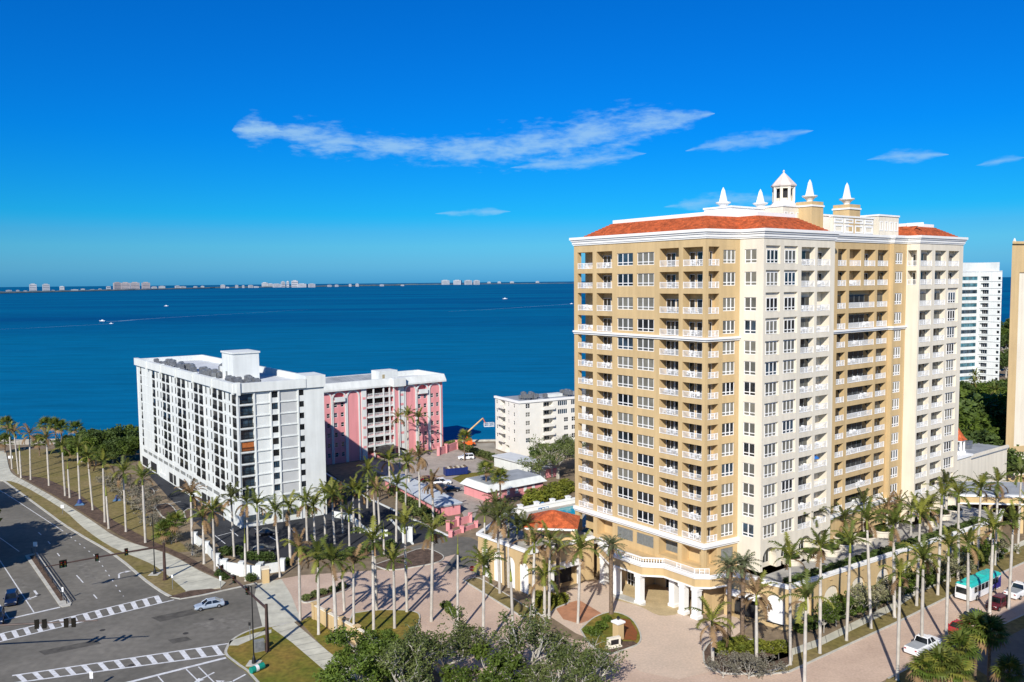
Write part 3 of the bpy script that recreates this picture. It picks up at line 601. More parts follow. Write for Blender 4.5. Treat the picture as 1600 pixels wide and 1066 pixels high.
def railmesh(w, h=1.05, m_='rail', orn=True):
    k = (round(w, 2), h, m_, orn)
    if k in _rails: return _rails[k]
    mb = MB(); mb.box(0, w, 0, .07, h - .08, h); mb.box(0, w, 0, .07, .08, .16); n = int(w / .2)
    for i in range(n + 1): x = .02 + (w - .08) * i / n; mb.box(x, x + .045, .015, .055, .16, h - .08)
    for x in (0, w - .08): mb.box(x, x + .08, -.005, .075, 0, h + .02)
    if orn and w > 2:
        c = w / 2
        mb.box(c - .42, c - .36, -.01, .08, .16, h - .08); mb.box(c + .36, c + .42, -.01, .08, .16, h - .08); mb.box(c - .36, c + .36, -.006, .076, h * .5 - .03, h * .5 + .03)
    _rails[k] = mb.mesh('railing', K[m_]); return _rails[k]
def doormesh(w, h, n, fm='frame', g='glass'):
    mb = MB(); fw = .07
    mb.box(0, w, 0, .06, h - fw, h); mb.box(0, fw, 0, .06, 0, h - fw); mb.box(w - fw, w, 0, .06, 0, h - fw)
    for i in range(1, n): x = w * i / n; mb.box(x - fw / 2, x + fw / 2, 0, .056, 0, h - fw)
    b = len(mb.f); mb.box(.02, w - .02, .03, .045, 0, h - .02, 1)
    return mb.mesh('glass_door', [K[fm], K[g]])
# ---------------------------------------------------------------- the tall tower
PL = (11.45, 152.4); P0 = (30.04, 128.8); P1 = (36.23, 132.3); P2 = (38.95, 128.85); P3 = (54.45, 140.53); P4 = (53.07, 142.36); P5 = (70.32, 155.35); P5b = (70.85, 154.68); P6 = (74.54, 157.46); P7 = (76.03, 155.56); P8 = (89.73, 165.89)
uA = Vector((.6187, -.7856)); uD = Vector((math.cos(math.radians(37)), math.sin(math.radians(37)))); inA = Vector((.7856, .6187)); inD = Vector((-uD.y, uD.x))
P8b = (P8[0] + inD.x * 20, P8[1] + inD.y * 20); PLb = (PL[0] + inA.x * 24, PL[1] + inA.y * 24)
T = empty('apartment_tower', (P0[0], P0[1], 0), 0, 'tall tan and cream apartment tower with red tiled roof and white cornice', 'tower')
FL = [11.4 + 3.26 * i for i in range(10)] + [44.0, 47.6, 51.6, 55.1]; FH = [3.26] * 9 + [3.26, 3.6, 4.0, 3.5, 3.8]
ZB = 6.6; ZT = 59.4
FA = Fac(T, PL, uA); FB = Fac(T, P0, (P1[0] - P0[0], P1[1] - P0[1])); FC = Fac(T, P1, (P2[0] - P1[0], P2[1] - P1[1])); FD = Fac(T, P2, uD); FE = Fac(T, P4, uD); FS = Fac(T, P5, (P5b[0] - P5[0], P5b[1] - P5[1])); FW = Fac(T, P5b, uD); F1 = Fac(T, P6, (P7[0] - P6[0], P7[1] - P6[1])); F2 = Fac(T, P7, uD)
def ln(a, b): return math.hypot(b[0] - a[0], b[1] - a[1])
def oph(i): return FH[i] - .8
random.seed(21)
balc = []   # (facade, x0, x1, floor index, depth, door layout)
def niche_ops(bays, depth, rows=range(14)): return [(a, b, FL[i] + .02, FL[i] + oph(i), depth, True) for i in rows for a, b in bays]
# face A (bay 0 is an open corner loggia, so the wall starts at its right pier)
opsA = niche_ops([(5.86, 9.75), (20.59, 24.64), (25.48, 29.42)], 1.7)
winA = [(10.91, 14.67), (15.55, 19.41)]
opsA += [(a, b, FL[i] + .42, FL[i] + .42 + min(2.1, oph(i) - .42), .28, False) for i in range(14) for a, b in winA]
opsA += [(a, b, 7.9, 9.9, .25, True) for a, b in winA] + [(20.59, 24.64, 7.3, 10.2, 1.9, True), (25.48, 29.42, 7.3, 10.2, 1.9, True), (5.86, 9.75, 7.3, 10.2, 1.9, True)]
opsA = [(a - 4.88, b - 4.88, c, d, e, f) for a, b, c, d, e, f in opsA]
FA.put('wall', wallmesh(30.04 - 4.88, ZB, ZT, opsA).mesh('wall', K['tan']), 4.88)
mb = MB(); mb.box(0, .94, 0, .94, ZB, ZT); mb.box(.002, .94, 2.8, 3.4, ZB, ZT); FA.put('corner_pier', mb.mesh('corner_pier', K['tan']))
mb = MB(); mb.box(.94, 4.88, 2.8, 3.1, ZB, ZT); mb.box(4.6, 4.88, .3, 2.8, ZB, ZT); FA.put('loggia_wall', mb.mesh('loggia_wall', K['tan']))
for i in range(14):
    z1 = FL[i]; z0 = z1 - (.8 if i else 1.2); mb = MB(); mb.box(.01, 4.88, .003, 2.8, z0, z1); FA.put('loggia_slab', mb.mesh('loggia_slab', K['tan']))
    FA.put('railing', railmesh(3.94), .94, .08, z1); FA.put('railing', railmesh(1.8), .85, .98, z1).rotation_euler = (0, 0, FA.ang + math.pi / 2)
mb = MB(); mb.box(.01, 4.88, .003, 2.8, FL[13] + oph(13), ZT); FA.put('loggia_slab', mb.mesh('loggia_slab', K['tan']))
w3 = winmesh(3.72, 2.1, 3); d2 = doormesh(1.9, 2.25, 2); d1 = doormesh(1.1, 2.25, 1); d3 = doormesh(2.6, 2.25, 3); d4 = doormesh(6.6, 2.3, 6)
for i in range(14):
    for a, b in winA: put_window(FA, w3, a + .02, .14, FL[i] + .42)
    for a, b in ((5.86, 9.75), (20.59, 24.64), (25.48, 29.42)): FA.put('railing', railmesh(b - a), a, .06, FL[i])
    FA.put('glass_door', d2, 5.86 + .1, 1.62, FL[i] + .02); FA.put('glass_door', d2, 20.59 + .1, 1.62, FL[i] + .02); FA.put('glass_door', d1, 20.59 + 1.75 + .5 * (i > 10), 1.62, FL[i] + .02) if i < 12 else None
    FA.put('glass_door', d1, 25.48 + .05, 1.62, FL[i] + .02); FA.put('glass_door', d1, 25.48 + 1.55, 1.62, FL[i] + .02)
lou = MB()
for k in range(9): lou.box(0, 3.7, 0, .1, k * .22, k * .22 + .15)
for x in (0, 1.2, 2.45, 3.62): lou.box(x, x + .09, -.02, .12, -.01, 1.97)
lou = lou.mesh('louver', K['louver'])
for a, b in winA: FA.put('louver', lou, a + .03, .1, 7.92)
FA.put('louver', lou, 20.7, 1.75, 7.7); FA.put('glass_door', d1, 23.2, 1.82, 7.35)
# face B
LB = ln(P0, P1)
opsB = niche_ops([(.52, 2.77)], 1.2) + [(3.58, 6.22, FL[i] + .42, FL[i] + .42 + min(2.1, oph(i) - .42), .25, False) for i in range(14)] + [(.52, 2.77, 7.4, 10.2, 1.6, True)] + [(3.58, 6.22, 7.9, 9.9, .25, True)]
FB.put('wall', wallmesh(LB, ZB, ZT, opsB).mesh('wall', K['tan']))
w2 = winmesh(2.6, 2.1, 3, fw=.1); lob = MB()
for k in range(9): lob.box(0, 2.6, 0, .1, k * .22, k * .22 + .15)
FB.put('louver', lob.mesh('louver', K['louver']), 3.6, .1, 7.92)
for i in range(14):
    put_window(FB, w2, 3.6, .12, FL[i] + .42); FB.put('railing', railmesh(2.25), .52, .06, FL[i]); FB.put('glass_door', d1, 1.2, 1.13, FL[i] + .02)
# face C
LC = ln(P1, P2); wC = winmesh(2.2, 2.15, 2, fw=.1)
FC.put('wall', wallmesh(LC, ZB, ZT, [(.87, 3.09, FL[i] + .4, FL[i] + 2.57, .28, False) for i in range(14)]).mesh('wall', K['cream']))
for i in range(14): put_window(FC, wC, .88, .12, FL[i] + .41)
# face D
LD = ln(P2, P3); rb = [(.58, 4.25), (5.26, 8.93)]; nb_ = [(9.9, 13.64), (14.37, 18.08)]
def archpts(a, b, z0, z1, n=10):
    r = (b - a) / 2; c = (a + b) / 2; return [(a, z0)] + [(c - r * math.cos(math.pi * k / n), z1 - r + r * math.sin(math.pi * k / n)) for k in range(n + 1)] + [(b, z0)]
def archwall(mb, a, b, z0, z1, y, x0, x1, zt):
    """wall field x0..x1, z0..zt at depth y with an arched hole a..b springing to crown z1, plus its reveal of .6"""
    P = archpts(a, b, z0, z1); 
    mb.face([(x0, y, z0), (a, y, z0), (a, y, P[1][1]), (a, y, zt), (x0, y, zt)]); mb.face([(b, y, z0), (x1, y, z0), (x1, y, zt), (b, y, zt), (b, y, P[-2][1])])
    for p, q in zip(P[1:-2], P[2:-1]): mb.face([(p[0], y, p[1]), (q[0], y, q[1]), (q[0], y, zt), (p[0], y, zt)])
def arch_reveal(mb, a, b, z0, z1, y0, y1, back=True):
    P = archpts(a, b, z0, z1)
    for p, q in zip(P, P[1:]): mb.face([(p[0], y0, p[1]), (p[0], y1, p[1]), (q[0], y1, q[1]), (q[0], y0, q[1])])
    if back: mb.face([(p[0], y1, p[1]) for p in P])
opsD = [(a, b, FL[i] + .3, FL[i] + oph(i) + .1, .36, True) for i in range(14) for a, b in rb] + niche_ops(nb_[:1], .95) + niche_ops(nb_[1:], 1.6)
mb = wallmesh(LD, 11.0, ZT, opsD)
def arcade(mb, L, n, z0, z1, zt, y1=1.2, pad=.6):
    st = L / n
    for k in range(n): archwall(mb, k * st + pad, (k + 1) * st - pad, z0, z1, 0, k * st, (k + 1) * st, zt); arch_reveal(mb, k * st + pad, (k + 1) * st - pad, z0, z1, 0, y1)
arcade(mb, LD, 4, ZB, 10.2, 11.0)
FD.put('wall', mb.mesh('wall', K['cream']))
wD = winmesh(2.95, 2.1, 3, fw=.1); dW = [doormesh(3.5, 2.4, 3, 'louver', g_) for g_ in ('glass', 'glass', 'blind2')]; dE = doormesh(2.6, 2.4, 2, 'louver'); dEw = doormesh(8.3, 2.4, 5, 'louver'); dA = doormesh(2.6, 2.2, 3)
for i in range(14):
    for a, b in rb: put_window(FD, wD, a + .5, .25, FL[i] + .36)
    for a, b in nb_: FD.put('railing', railmesh(b - a), a, .06, FL[i])
    FD.put('glass_door', random.choice(dW), 10.0, .88, FL[i] + .02)
    if i > 11: FD.put('glass_door', d2, 18.08 - 1.95, 1.53, FL[i] + .02)
for k in range(4): FD.put('glass_door', dA, LD / 4 * k + 1.1, 1.13, ZB + .82)
# face E (recessed tan)
LE = ln(P4, P5); s0 = 4.07; eb = [(s0 + a, s0 + b) for a, b in ((.59, 3.29), (4.21, 7.93), (8.98, 12.74), (13.51, 17.2))]
opsE = niche_ops([eb[0], eb[3]], 1.0) + niche_ops([eb[1], eb[2]], 1.5, (12, 13)) + niche_ops([(eb[1][0], eb[2][1])], 1.1, range(12))
FE.put('wall', wallmesh(LE, ZB, ZT, opsE).mesh('wall', K['tan']))
for i in range(14):
    for k in (0, 3): FE.put('railing', railmesh(eb[k][1] - eb[k][0]), eb[k][0], .06, FL[i]); FE.put('glass_door', dE if k == 0 else dW[i % 3], eb[k][0] + .06, .93, FL[i] + .02)
    if i > 11:
        for k in (1, 2): FE.put('railing', railmesh(eb[k][1] - eb[k][0]), eb[k][0], .06, FL[i])
        FE.put('glass_door', d3, eb[2][1] - 2.65, 1.43, FL[i] + .02)
    else: FE.put('railing', railmesh(eb[2][1] - eb[1][0]), eb[1][0], .06, FL[i]); FE.put('glass_door', dEw, eb[1][0] + .1, 1.03, FL[i] + .02)
FS.put('wall', wallmesh(ln(P5, P5b), ZB, ZT, []).mesh('wall', K['tan']))
LW = ln(P5b, P6); wW = winmesh(2.6, 2.1, 3, fw=.16)
FW.put('wall', wallmesh(LW, ZB, ZT, [(.6, 3.24, FL[i] + .4, FL[i] + 2.54, .25, False) for i in range(14)]).mesh('wall', K['tan']))
for i in range(14): put_window(FW, wW, .62, .1, FL[i] + .42)
L1_ = ln(P6, P7); F1.put('wall', wallmesh(L1_, ZB, ZT, [(.2, 1.9, FL[i] + .02, FL[i] + oph(i), 1.6, True) for i in (12, 13)]).mesh('wall', K['cream']))
for i in (12, 13): F1.put('railing', railmesh(1.7), .2, .06, FL[i]); F1.put('glass_door', d1, .4, 1.53, FL[i] + .02)
L2_ = ln(P7, P8); fb = [(.47, 4.82), (5.93, 10.33), (11.23, 15.55)]
ops2 = niche_ops(fb[:2], .95) + niche_ops(fb[2:], 1.4, (12, 13)) + [(fb[2][0], fb[2][1], FL[i] + .3, FL[i] + oph(i) + .1, .36, True) for i in range(12)]
mb = wallmesh(L2_, 11.0, ZT, ops2); arcade(mb, L2_, 3, ZB, 10.0, 11.0)
F2.put('wall', mb.mesh('wall', K['cream']))
for i in range(14):
    for k in range(3 if i > 11 else 2): F2.put('railing', railmesh(fb[k][1] - fb[k][0]), fb[k][0], .06, FL[i]); F2.put('glass_door', dW[(i + k) % 3] if k < 2 else d3, fb[k][0] + (.5 if k < 2 else 1.6), .88 if k < 2 else 1.33, FL[i] + .02)
    if i < 12: put_window(F2, wD, fb[2][0] + .7, .25, FL[i] + .36)
# rear and side walls
body = [P3, P4]; mb = MB()
for a, b in ((P3, P4), (P8, P8b), (P8b, PLb), (PLb, (PL[0] + inA.x * 3.4, PL[1] + inA.y * 3.4))):
    mb.face([(a[0] - P0[0], a[1] - P0[1], 0), (b[0] - P0[0], b[1] - P0[1], 0), (b[0] - P0[0], b[1] - P0[1], ZT), (a[0] - P0[0], a[1] - P0[1], ZT)])
mb.build('rear_wall', K['cream'], T)
def rel(pts): return [(p[0] - P0[0], p[1] - P0[1]) for p in pts]
OUT = [PL, P0, P1, P2, P3, P4, P5, P5b, P6, P7, P8, P8b, PLb]
mb = MB(); mb.prism(rel(OUT), 59.3, 60.5); mb.build('roof_slab', K['trim'], T)
for z0, z1, d in ((59.35, 59.6, .14), (59.6, 60.05, .26), (60.05, 60.35, .42), (60.35, 60.8, .62)):
    mb = MB(); mb.strip(rel(OUT), -.3, d, z0, z1, closed=True); mb.build('cornice', K['trim'], T)
for z0, z1, d in ((10.45, 10.8, .25), (10.8, 11.38, .5)):
    mb = MB(); mb.strip(rel([PL, P0, P1]), -.1, d, z0, z1); mb.build('string_course', K['trim'], T)
    mb = MB(); mb.strip(rel([P4, P5, P5b, P6]), -.1, d, z0, z1); mb.build('string_course', K['trim'], T)
for z0, z1, d in ((43.35, 43.65, .2), (43.65, 43.97, .42)):
    mb = MB(); mb.strip(rel([PL, P0, P1]), -.1, d, z0, z1); mb.build('string_course', K['trim'], T)
    mb = MB(); mb.strip(rel([P4, P5, P5b, P6]), -.1, d, z0, z1); mb.build('string_course', K['trim'], T)
# tiled mansards: courses of tile, each a little step
def mansard(poly, ins, zb, zt, skip=()):
    n = 9; rp = rel(poly); par = None
    for k in range(n):
        a = offset(rp, -ins * k / n + .12, True); b = offset(rp, -ins * (k + 1) / n - .02, True); z0 = zb + (zt - zb) * k / n; z1 = zb + (zt - zb) * (k + 1) / n; mb = MB(); N_ = len(a)
        for i in range(N_):
            if i in skip: continue
            j = (i + 1) % N_
            mb.face([(*a[i], z0 + .1), (*a[j], z0 + .1), (*b[j], z1), (*b[i], z1)]); mb.face([(*a[i], z0 - .1), (*a[j], z0 - .1), (*a[j], z0 + .1), (*a[i], z0 + .1)])
        o = mb.build('tile_course', K['tile'], T)
    top = offset(rp, -ins, True); mb = MB(); mb.prism(top, zt - .3, zt + .05); mb.build('roof_deck', K['rooflight'], T)
    mb = MB(); mb.strip(top, -.35, .12, zt - .1, zt + .55, closed=True); mb.build('parapet', K['trim'], T)
def ins_pt(p, d, k): return (p[0] + d.x * k, p[1] + d.y * k)
wA = [ins_pt(PL, inA, .9), P0, P1, P2, P3, (P3[0] + inD.x * 19, P3[1] + inD.y * 19), ins_pt(PLb, inA, -1)]
wA = offset(wA, -.5, True)
mansard(wA, 4.2, 60.78, 63.3)
wF = offset([P6, P7, P8, P8b, (P6[0] + inD.x * 17, P6[1] + inD.y * 17)], -.5, True)
mansard(wF, 3.6, 60.78, 62.9)
# roof-top blocks, drawn along the D direction
RF = Fac(T, (47.0, 150.0), uD)
def rblock(x0, x1, y0, y1, z0, z1, m_='cream', cop=True, panels=0, name='roof_block'):
    mb = MB(); mb.box(x0, x1, y0, y1, z0, z1); o = RF.put(name, mb.mesh(name, K[m_]))
    if cop: mb = MB(); mb.box(x0 - .15, x1 + .15, y0 - .15, y1 + .15, z1, z1 + .3); ob('coping', mb.mesh('coping', K['trim']), o)
    for k in range(panels):
        w_ = (x1 - x0) / panels; mb = MB(); a = x0 + k * w_ + w_ * .18; b = x0 + (k + 1) * w_ - w_ * .18; za = z0 + (z1 - z0) * .3; zb = z1 - (z1 - z0) * .25
        mb.box(a, b, y0 - .06, y0 + .01, za, za + .16); mb.box(a, b, y0 - .06, y0 + .01, zb - .16, zb); mb.box(a, a + .16, y0 - .06, y0 + .01, za + .16, zb - .16); mb.box(b - .16, b, y0 - .06, y0 + .01, za + .16, zb - .16)
        ob('panel_frame', mb.mesh('panel_frame', K['trim']), o)
    return o
def onroof(px, Y):       # (x along, y inward) of a plan point
    d = ray(px, 320); q = Vector((d.x * Y / d.y, Y)) - RF.O; return q.dot(RF.u), q.dot(RF.inw)
def spire(px, Y, zb, zt, ped=0):
    x, y = onroof(px, Y); h = zt - zb; mb = MB(); o = RF.put('spire', MB().mesh('spire', K['trim']) if False else _sp(h), x, y, zb)
    if ped: rblock(x - 1.75, x + 1.75, y - 1.6, y + 1.6, 60.5, zb - .9, 'tan', True, 0, 'pedestal'); rblock(x - 1.75, x + 1.75, y - 1.6, y + 1.6, zb - .6, zb, 'tan', False, 0, 'pedestal')
    return o
def _sp(h):
    mb = MB(); mb.lathe([(.55, 0), (.5, .25), (.9, .75), (1.3, .95), (1.35, 1.15), (.95, 1.2)], 16); mb.taper((0, 0), 1.05, 1.05, 1.2, h - .55, .42, .42); mb.taper((0, 0), .42, .42, h - .55, h, .04, .04); return mb.mesh('spire', K['trim'])
spire(1130, 150, 65.6, 69.4); spire(1188, 150, 65.4, 69.0); spire(1265, 149, 66.5, 70.5, 1); spire(1323, 151, 66.1, 70.1, 1)
x, y = onroof(1150, 149); rblock(x - 5, x + 5, y - 3, y + 3, 62.5, 65.3, 'trim', True)
x, y = onroof(1232, 150); rblock(x - 4.2, x + 4.6, y - 1.8, y + 3.2, 62.0, 65.6, 'cream', True, 5)
x, y = onroof(1224, 152)
mb = MB(); mb.lathe([(2.35, 0), (2.35, .5), (2.0, .55), (2.0, .9)], 8, ph=math.pi / 8); cu = RF.put('cupola_base', mb.mesh('cupola_base', K['trim']), x, y, 66.0)
mb = MB()
for k in range(8):
    a = math.pi / 4 * k + math.pi / 8; mb.tube([(1.75 * math.cos(a), 1.75 * math.sin(a), .9), (1.75 * math.cos(a), 1.75 * math.sin(a), 3.6)], .32, 4)
mb.lathe([(1.45, .9), (1.45, 1.5)], 8, ph=math.pi / 8); mb.lathe([(1.95, 3.2), (1.95, 3.6)], 8, ph=math.pi / 8)
ob('cupola_drum', mb.mesh('cupola_drum', K['cream']), cu)
mb = MB(); mb.lathe([(1.2, .9), (1.2, 3.2)], 8, ph=math.pi / 8); ob('cupola_glass', mb.mesh('cupola_glass', K['dark']), cu)
mb = MB(); mb.lathe([(2.25, 3.6), (2.3, 3.8), (1.2, 5.0), (.25, 6.0), (.12, 6.15), (.22, 6.35), (.05, 6.6)], 8, ph=math.pi / 8); ob('cupola_roof', mb.mesh('cupola_roof', mat('pale_copper_roof', (.70, .60, .54), .6, .08)), cu)
# panelled screen over the recessed front
q = Vector(P4) + uD * 4.3; SF = Fac(T, (q.x + inD.x * .9, q.y + inD.y * .9), uD)
mb = MB(); mb.box(0, 13.2, 0, .5, 60.5, 63.7); scn = SF.put('roof_screen', mb.mesh('roof_screen', K['cream']))
mb = MB(); mb.box(-.15, 13.35, -.15, .65, 63.7, 64.0); ob('coping', mb.mesh('coping', K['trim']), scn)
for r_, (za, zb) in enumerate(((61.0, 62.4), (62.7, 63.5))):
    for k in range(4):
        a = .4 + 3.25 * k; b = a + 2.7; mb = MB(); f_ = .28
        mb.box(a, b, -.1, .01, za, za + f_); mb.box(a, b, -.1, .01, zb - f_, zb); mb.box(a, a + f_, -.1, .01, za + f_, zb - f_); mb.box(b - f_, b, -.1, .01, za + f_, zb - f_); ob('panel_frame', mb.mesh('panel_frame', K['trim']), scn)
x, y = onroof(1378, 158); rblock(x - 3.6, x + 3.4, y - 1.5, y + 3, 60.6, 64.4, 'cream', True, 4)
x, y = onroof(1318, 156); rblock(x - 8, x + 6, y - 1, y + 4, 60.6, 64.2, 'trim', True)
# ---- tower foot: lobby walls, porte cochere
mb = wallmesh(12.6, 0, ZB, [(2.2, 6, .2, 3.2, .3, True)]); archwall_mb = MB()
FA.put('lobby_wall', mb.mesh('lobby_wall', K['tan']), 0, 0)
mb = MB(); archwall(mb, .5, 2.9, 0, 4.6, 0, 0, 3.4, ZB); arch_reveal(mb, .5, 2.9, 0, 4.6, 0, .5, False); mb.box(3.4, 3.45, 0, 4, 0, ZB)
FA.put('lobby_wall', mb.mesh('lobby_wall', K['tan']), 12.6, 0)
mb = MB(); P = archpts(.55, 2.85, 0, 4.55); mb.face([(p[0], .3, p[1]) for p in P], 1)
for k in (.55, 1.3, 2.05, 2.78): mb.box(k, k + .09, .22, .29, 0, 3.4)
for z in (.9, 2.2, 3.4): mb.box(.6, 2.8, .23, .28, z, z + .09)
FA.put('arched_window', mb.mesh('arched_window', [K['frame'], K['glass']]), 12.6, 0)
FA.put('lobby_wall', wallmesh(14.0, 0, ZB, [(2.6, 5.6, .1, 3.8, .3, False)]).mesh('lobby_wall', K['tan']), 16.0, 3.9)
FA.put('glass_door', doormesh(2.96, 3.66, 3), 18.62, 4.0, .12)
mb = MB(); mb.box(0, .3, -3.9, 0, 0, ZB); FA.put('lobby_wall', mb.mesh('lobby_wall', K['tan']), 30.0, 3.9)
FB.put('lobby_wall', wallmesh(LB, 0, ZB, []).mesh('lobby_wall', K['tan']))
can = [(9.6, -.1), (9.6, -3.0), (14.2, -5.3), (21.6, -5.2), (24.2, -2.9), (30.6, -2.9), (32.2, -1.2), (33.2, 2.0), (30, 3.9), (16, 3.9), (16, -.1)]
mb = MB(); mb.prism(can, 5.0, 6.75); cano = FA.put('canopy', mb.mesh('canopy', K['tan']))
edge = can[:8]
for z0, z1, d in ((5.0, 5.25, .12), (6.55, 6.85, .18), (6.85, 7.15, .35)):
    mb = MB(); mb.strip(edge[::-1], -.05, d, z0, z1) if False else mb.strip(edge, -.05, d, z0, z1); ob('moulding', mb.mesh('moulding', K['trim']), cano)
def balustrade(p, n_, par, z, F):
    a, b = Vector(p[0]), Vector(p[1]); L = (b - a).length; n = int(L / .42); an = math.atan2(b.y - a.y, b.x - a.x)
    mb = MB(); mb.box(0, L, -.14, .14, .82, 1.0); mb.box(0, L, -.14, .14, 0, .14); r = ob('balustrade', mb.mesh('balustrade', K['trim']), par, (a.x, a.y, z), an)
    for k in range(n): ob('baluster', BAL, r, ((k + .5) * L / n, 0, .14))
mb = MB(); mb.lathe([(.1, 0), (.1, .06), (.05, .12), (.13, .3), (.06, .5), (.05, .6), (.1, .68)], 6); BAL = mb.mesh('baluster', K['trim'])
for a, b in zip(edge[1:4], edge[2:5]): balustrade((a, b), 0, cano, 7.15, FA)
for a, b in zip(edge[4:6], edge[5:7]):
    L = ln(a, b); ob('railing', railmesh(L - .1), cano, (a[0], a[1], 7.15), math.atan2(b[1] - a[1], b[0] - a[0]))
colm = MB(); colm.box(-.68, .68, -.68, .68, 0, .5); colm.lathe([(.6, .5), (.6, 4.4), (.66, 4.5), (.66, 4.65)], 4, ph=math.pi / 4) if False else colm.box(-.55, .55, -.55, .55, .5, 4.45); colm.box(-.66, .66, -.66, .66, 4.45, 4.98); colm = colm.mesh('column', K['trim'])
for s_, o_ in ((10.2, 2.5), (15.4, 4.6), (20.6, 4.6), (24.9, 1.2), (27.9, 2.3), (30.4, 2.2)): FA.put('column', colm, s_, -o_, 0)
# ---------------------------------------------------------------- podium garden terraces of the tower
W0 = (-6.5, 147.6); W1 = (2.6, 136.9); W2 = (14.2, 145.0)
LDk = 6.6
pod = empty('garden_podium', (W1[0], W1[1], 0), 0, 'tan podium with white arches carrying the pool deck left of the tower', 'podium')
def relw(pts, o): return [(p[0] - o[0], p[1] - o[1]) for p in pts]
deckpoly = [W0, W1, W2, FA.w(8, .3), (PL[0] + 1, PL[1]), (16, 158), (20, 168), (13.1, 172), (-.3, 163.5)]
mb = MB(); mb.prism(offset(relw(deckpoly, W1), -.35, True), LDk - .4, LDk); mb.build('deck', K['paver3'], pod)
FPa = Fac(pod, W0, (W1[0] - W0[0], W1[1] - W0[1])); L_ = ln(W0, W1); mb = MB(); st = L_ / 4
for k in range(4): archwall(mb, k * st + .55, (k + 1) * st - .35, 0, 5.6, 0, k * st, (k + 1) * st, 7.3); arch_reveal(mb, k * st + .55, (k + 1) * st - .35, 0, 5.6, 0, .45, False)
FPa.put('wall', mb.mesh('wall', K['tan']))
for k in range(4):
    mb = MB(); mb.face([(p[0], .42, p[1]) for p in archpts(k * st + .55, (k + 1) * st - .35, 0, 5.6)]); FPa.put('arch_panel', mb.mesh('arch_panel', K['trim']))
FPb = Fac(pod, W1, (W2[0] - W1[0], W2[1] - W1[1])); L_ = ln(W1, W2)
FPb.put('wall', wallmesh(L_, 0, 7.3, [(5.0, 10.2, .05, 3.6, 5.0, True)]).mesh('wall', K['tan']))
mb = MB(); mb.box(4.6, 10.6, -1.0, .1, 3.7, 4.5); mb.box(4.4, 5.0, -.25, 0, 0, 3.7); mb.box(10.2, 10.8, -.25, 0, 0, 3.7); FPb.put('garage_surround', mb.mesh('garage_surround', K['trim']))
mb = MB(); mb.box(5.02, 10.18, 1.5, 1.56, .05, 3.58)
FPb.put('garage_shade_sheet', mb.mesh('garage_door', K['dark']))  # near-black sheet, no door: stands in for shade deep in the garage entrance
mb = MB(); mb.strip(relw([(-.3, 163.5), W0, W1, W2], W1), -.5, .3, 7.3, 7.75); mb.build('coping', K['trim'], pod)
mb = MB(); mb.strip(relw([(-.3, 163.5), W0], W1), -.3, 0, 0, 7.3); mb.build('wall', K['tan'], pod)
mb = MB(); mb.strip(relw([(-.3, 163.5), (13.1, 172)], W1), 0, .4, 0, 7.4); mb.strip(relw([(-.3, 163.5), (13.1, 172)], W1), -.1, .5, 7.4, 7.7); mb.build('rear_parapet', K['trim'], pod)
for k in range(4):
    t = .12 + .25 * k; p = lerp((-.3, 163.5), (13.1, 172), t); mb = MB(); mb.box(-.4, .4, -.4, .4, 7.0, 8.1); mb.box(-.5, .5, -.5, .5, 8.1, 8.25); mb.build('pier', K['trim'], pod, (p[0] - W1[0], p[1] - W1[1], 0), math.radians(32))
pl = [(6.3, 158.5), (9.4, 161.2), (13.2, 163.0), (15.0, 169.5), (12.0, 169.0), (8.5, 166.0)]
mb = MB(); mb.prism(smooth(pl + pl[:1], 3)[:-1], LDk, LDk + .05); tag(mb.build('swimming_pool', K['pool']), 'teal swimming pool on the deck behind the tiled pavilion', 'pool')
lg = MB(); lg.box(-.35, .35, -1, .35, .28, .36); lg.add([(-.35, .35, .3), (.35, .35, .3), (.35, 1.0, .85), (-.35, 1.0, .85)], [(0, 1, 2, 3)])
for x_, y_ in ((-.3, -.95), (.3, -.95), (-.3, .3), (.3, .3)): lg.box(x_ - .04, x_ + .04, y_ - .04, y_ + .04, 0, .28)
lgm = lg.mesh('pool_lounger', mat('blue_sling', (.06, .20, .42), .7, .1))
for k, px in enumerate((840, 845, 851)):
    x, y = G(px, 795 - k * 1.2, LDk); tag(ob('pool_lounger', lgm, None, (x, y, LDk), .5), ordn(k) + ' from left of three blue loungers by the pool deck parapet', 'lounger', 'blue pool loungers')
# tiled pavilion
pv = empty('pool_pavilion', (7.0, 147.0, LDk), math.radians(-8), 'small pavilion with red hipped tile roof on the pool deck', 'pavilion')
for k in range(8):
    a = 4.7 * (1 - k / 8.6); b = 4.7 * (1 - (k + 1) / 8.6); z0 = 3.3 + 2.0 * k / 8; z1 = 3.3 + 2.0 * (k + 1) / 8; mb = MB(); mb.taper((0, 0), a * 2, a * 1.7, z0 + .04, z1, b * 2, b * 1.7); mb.box(-a - .05, a + .05, -a * .85 - .05, a * .85 + .05, z0 - .06, z0 + .04); mb.build('tile_course', K['tile'], pv)
mb = MB(); mb.box(-4.6, 4.6, -3.9, 3.9, 2.8, 3.22); mb.build('fascia', K['trim'], pv)
for x_, y_ in ((-3.9, -3.2), (3.9, -3.2), (-3.9, 3.2), (3.9, 3.2)): mb = MB(); mb.box(x_ - .4, x_ + .4, y_ - .4, y_ + .4, 0, 2.8); mb.build('post', K['tan'], pv)
mb = MB(); mb.box(-1.5, 3.5, -.5, 2.8, 0, 2.8); mb.build('wall', K['tan'], pv)
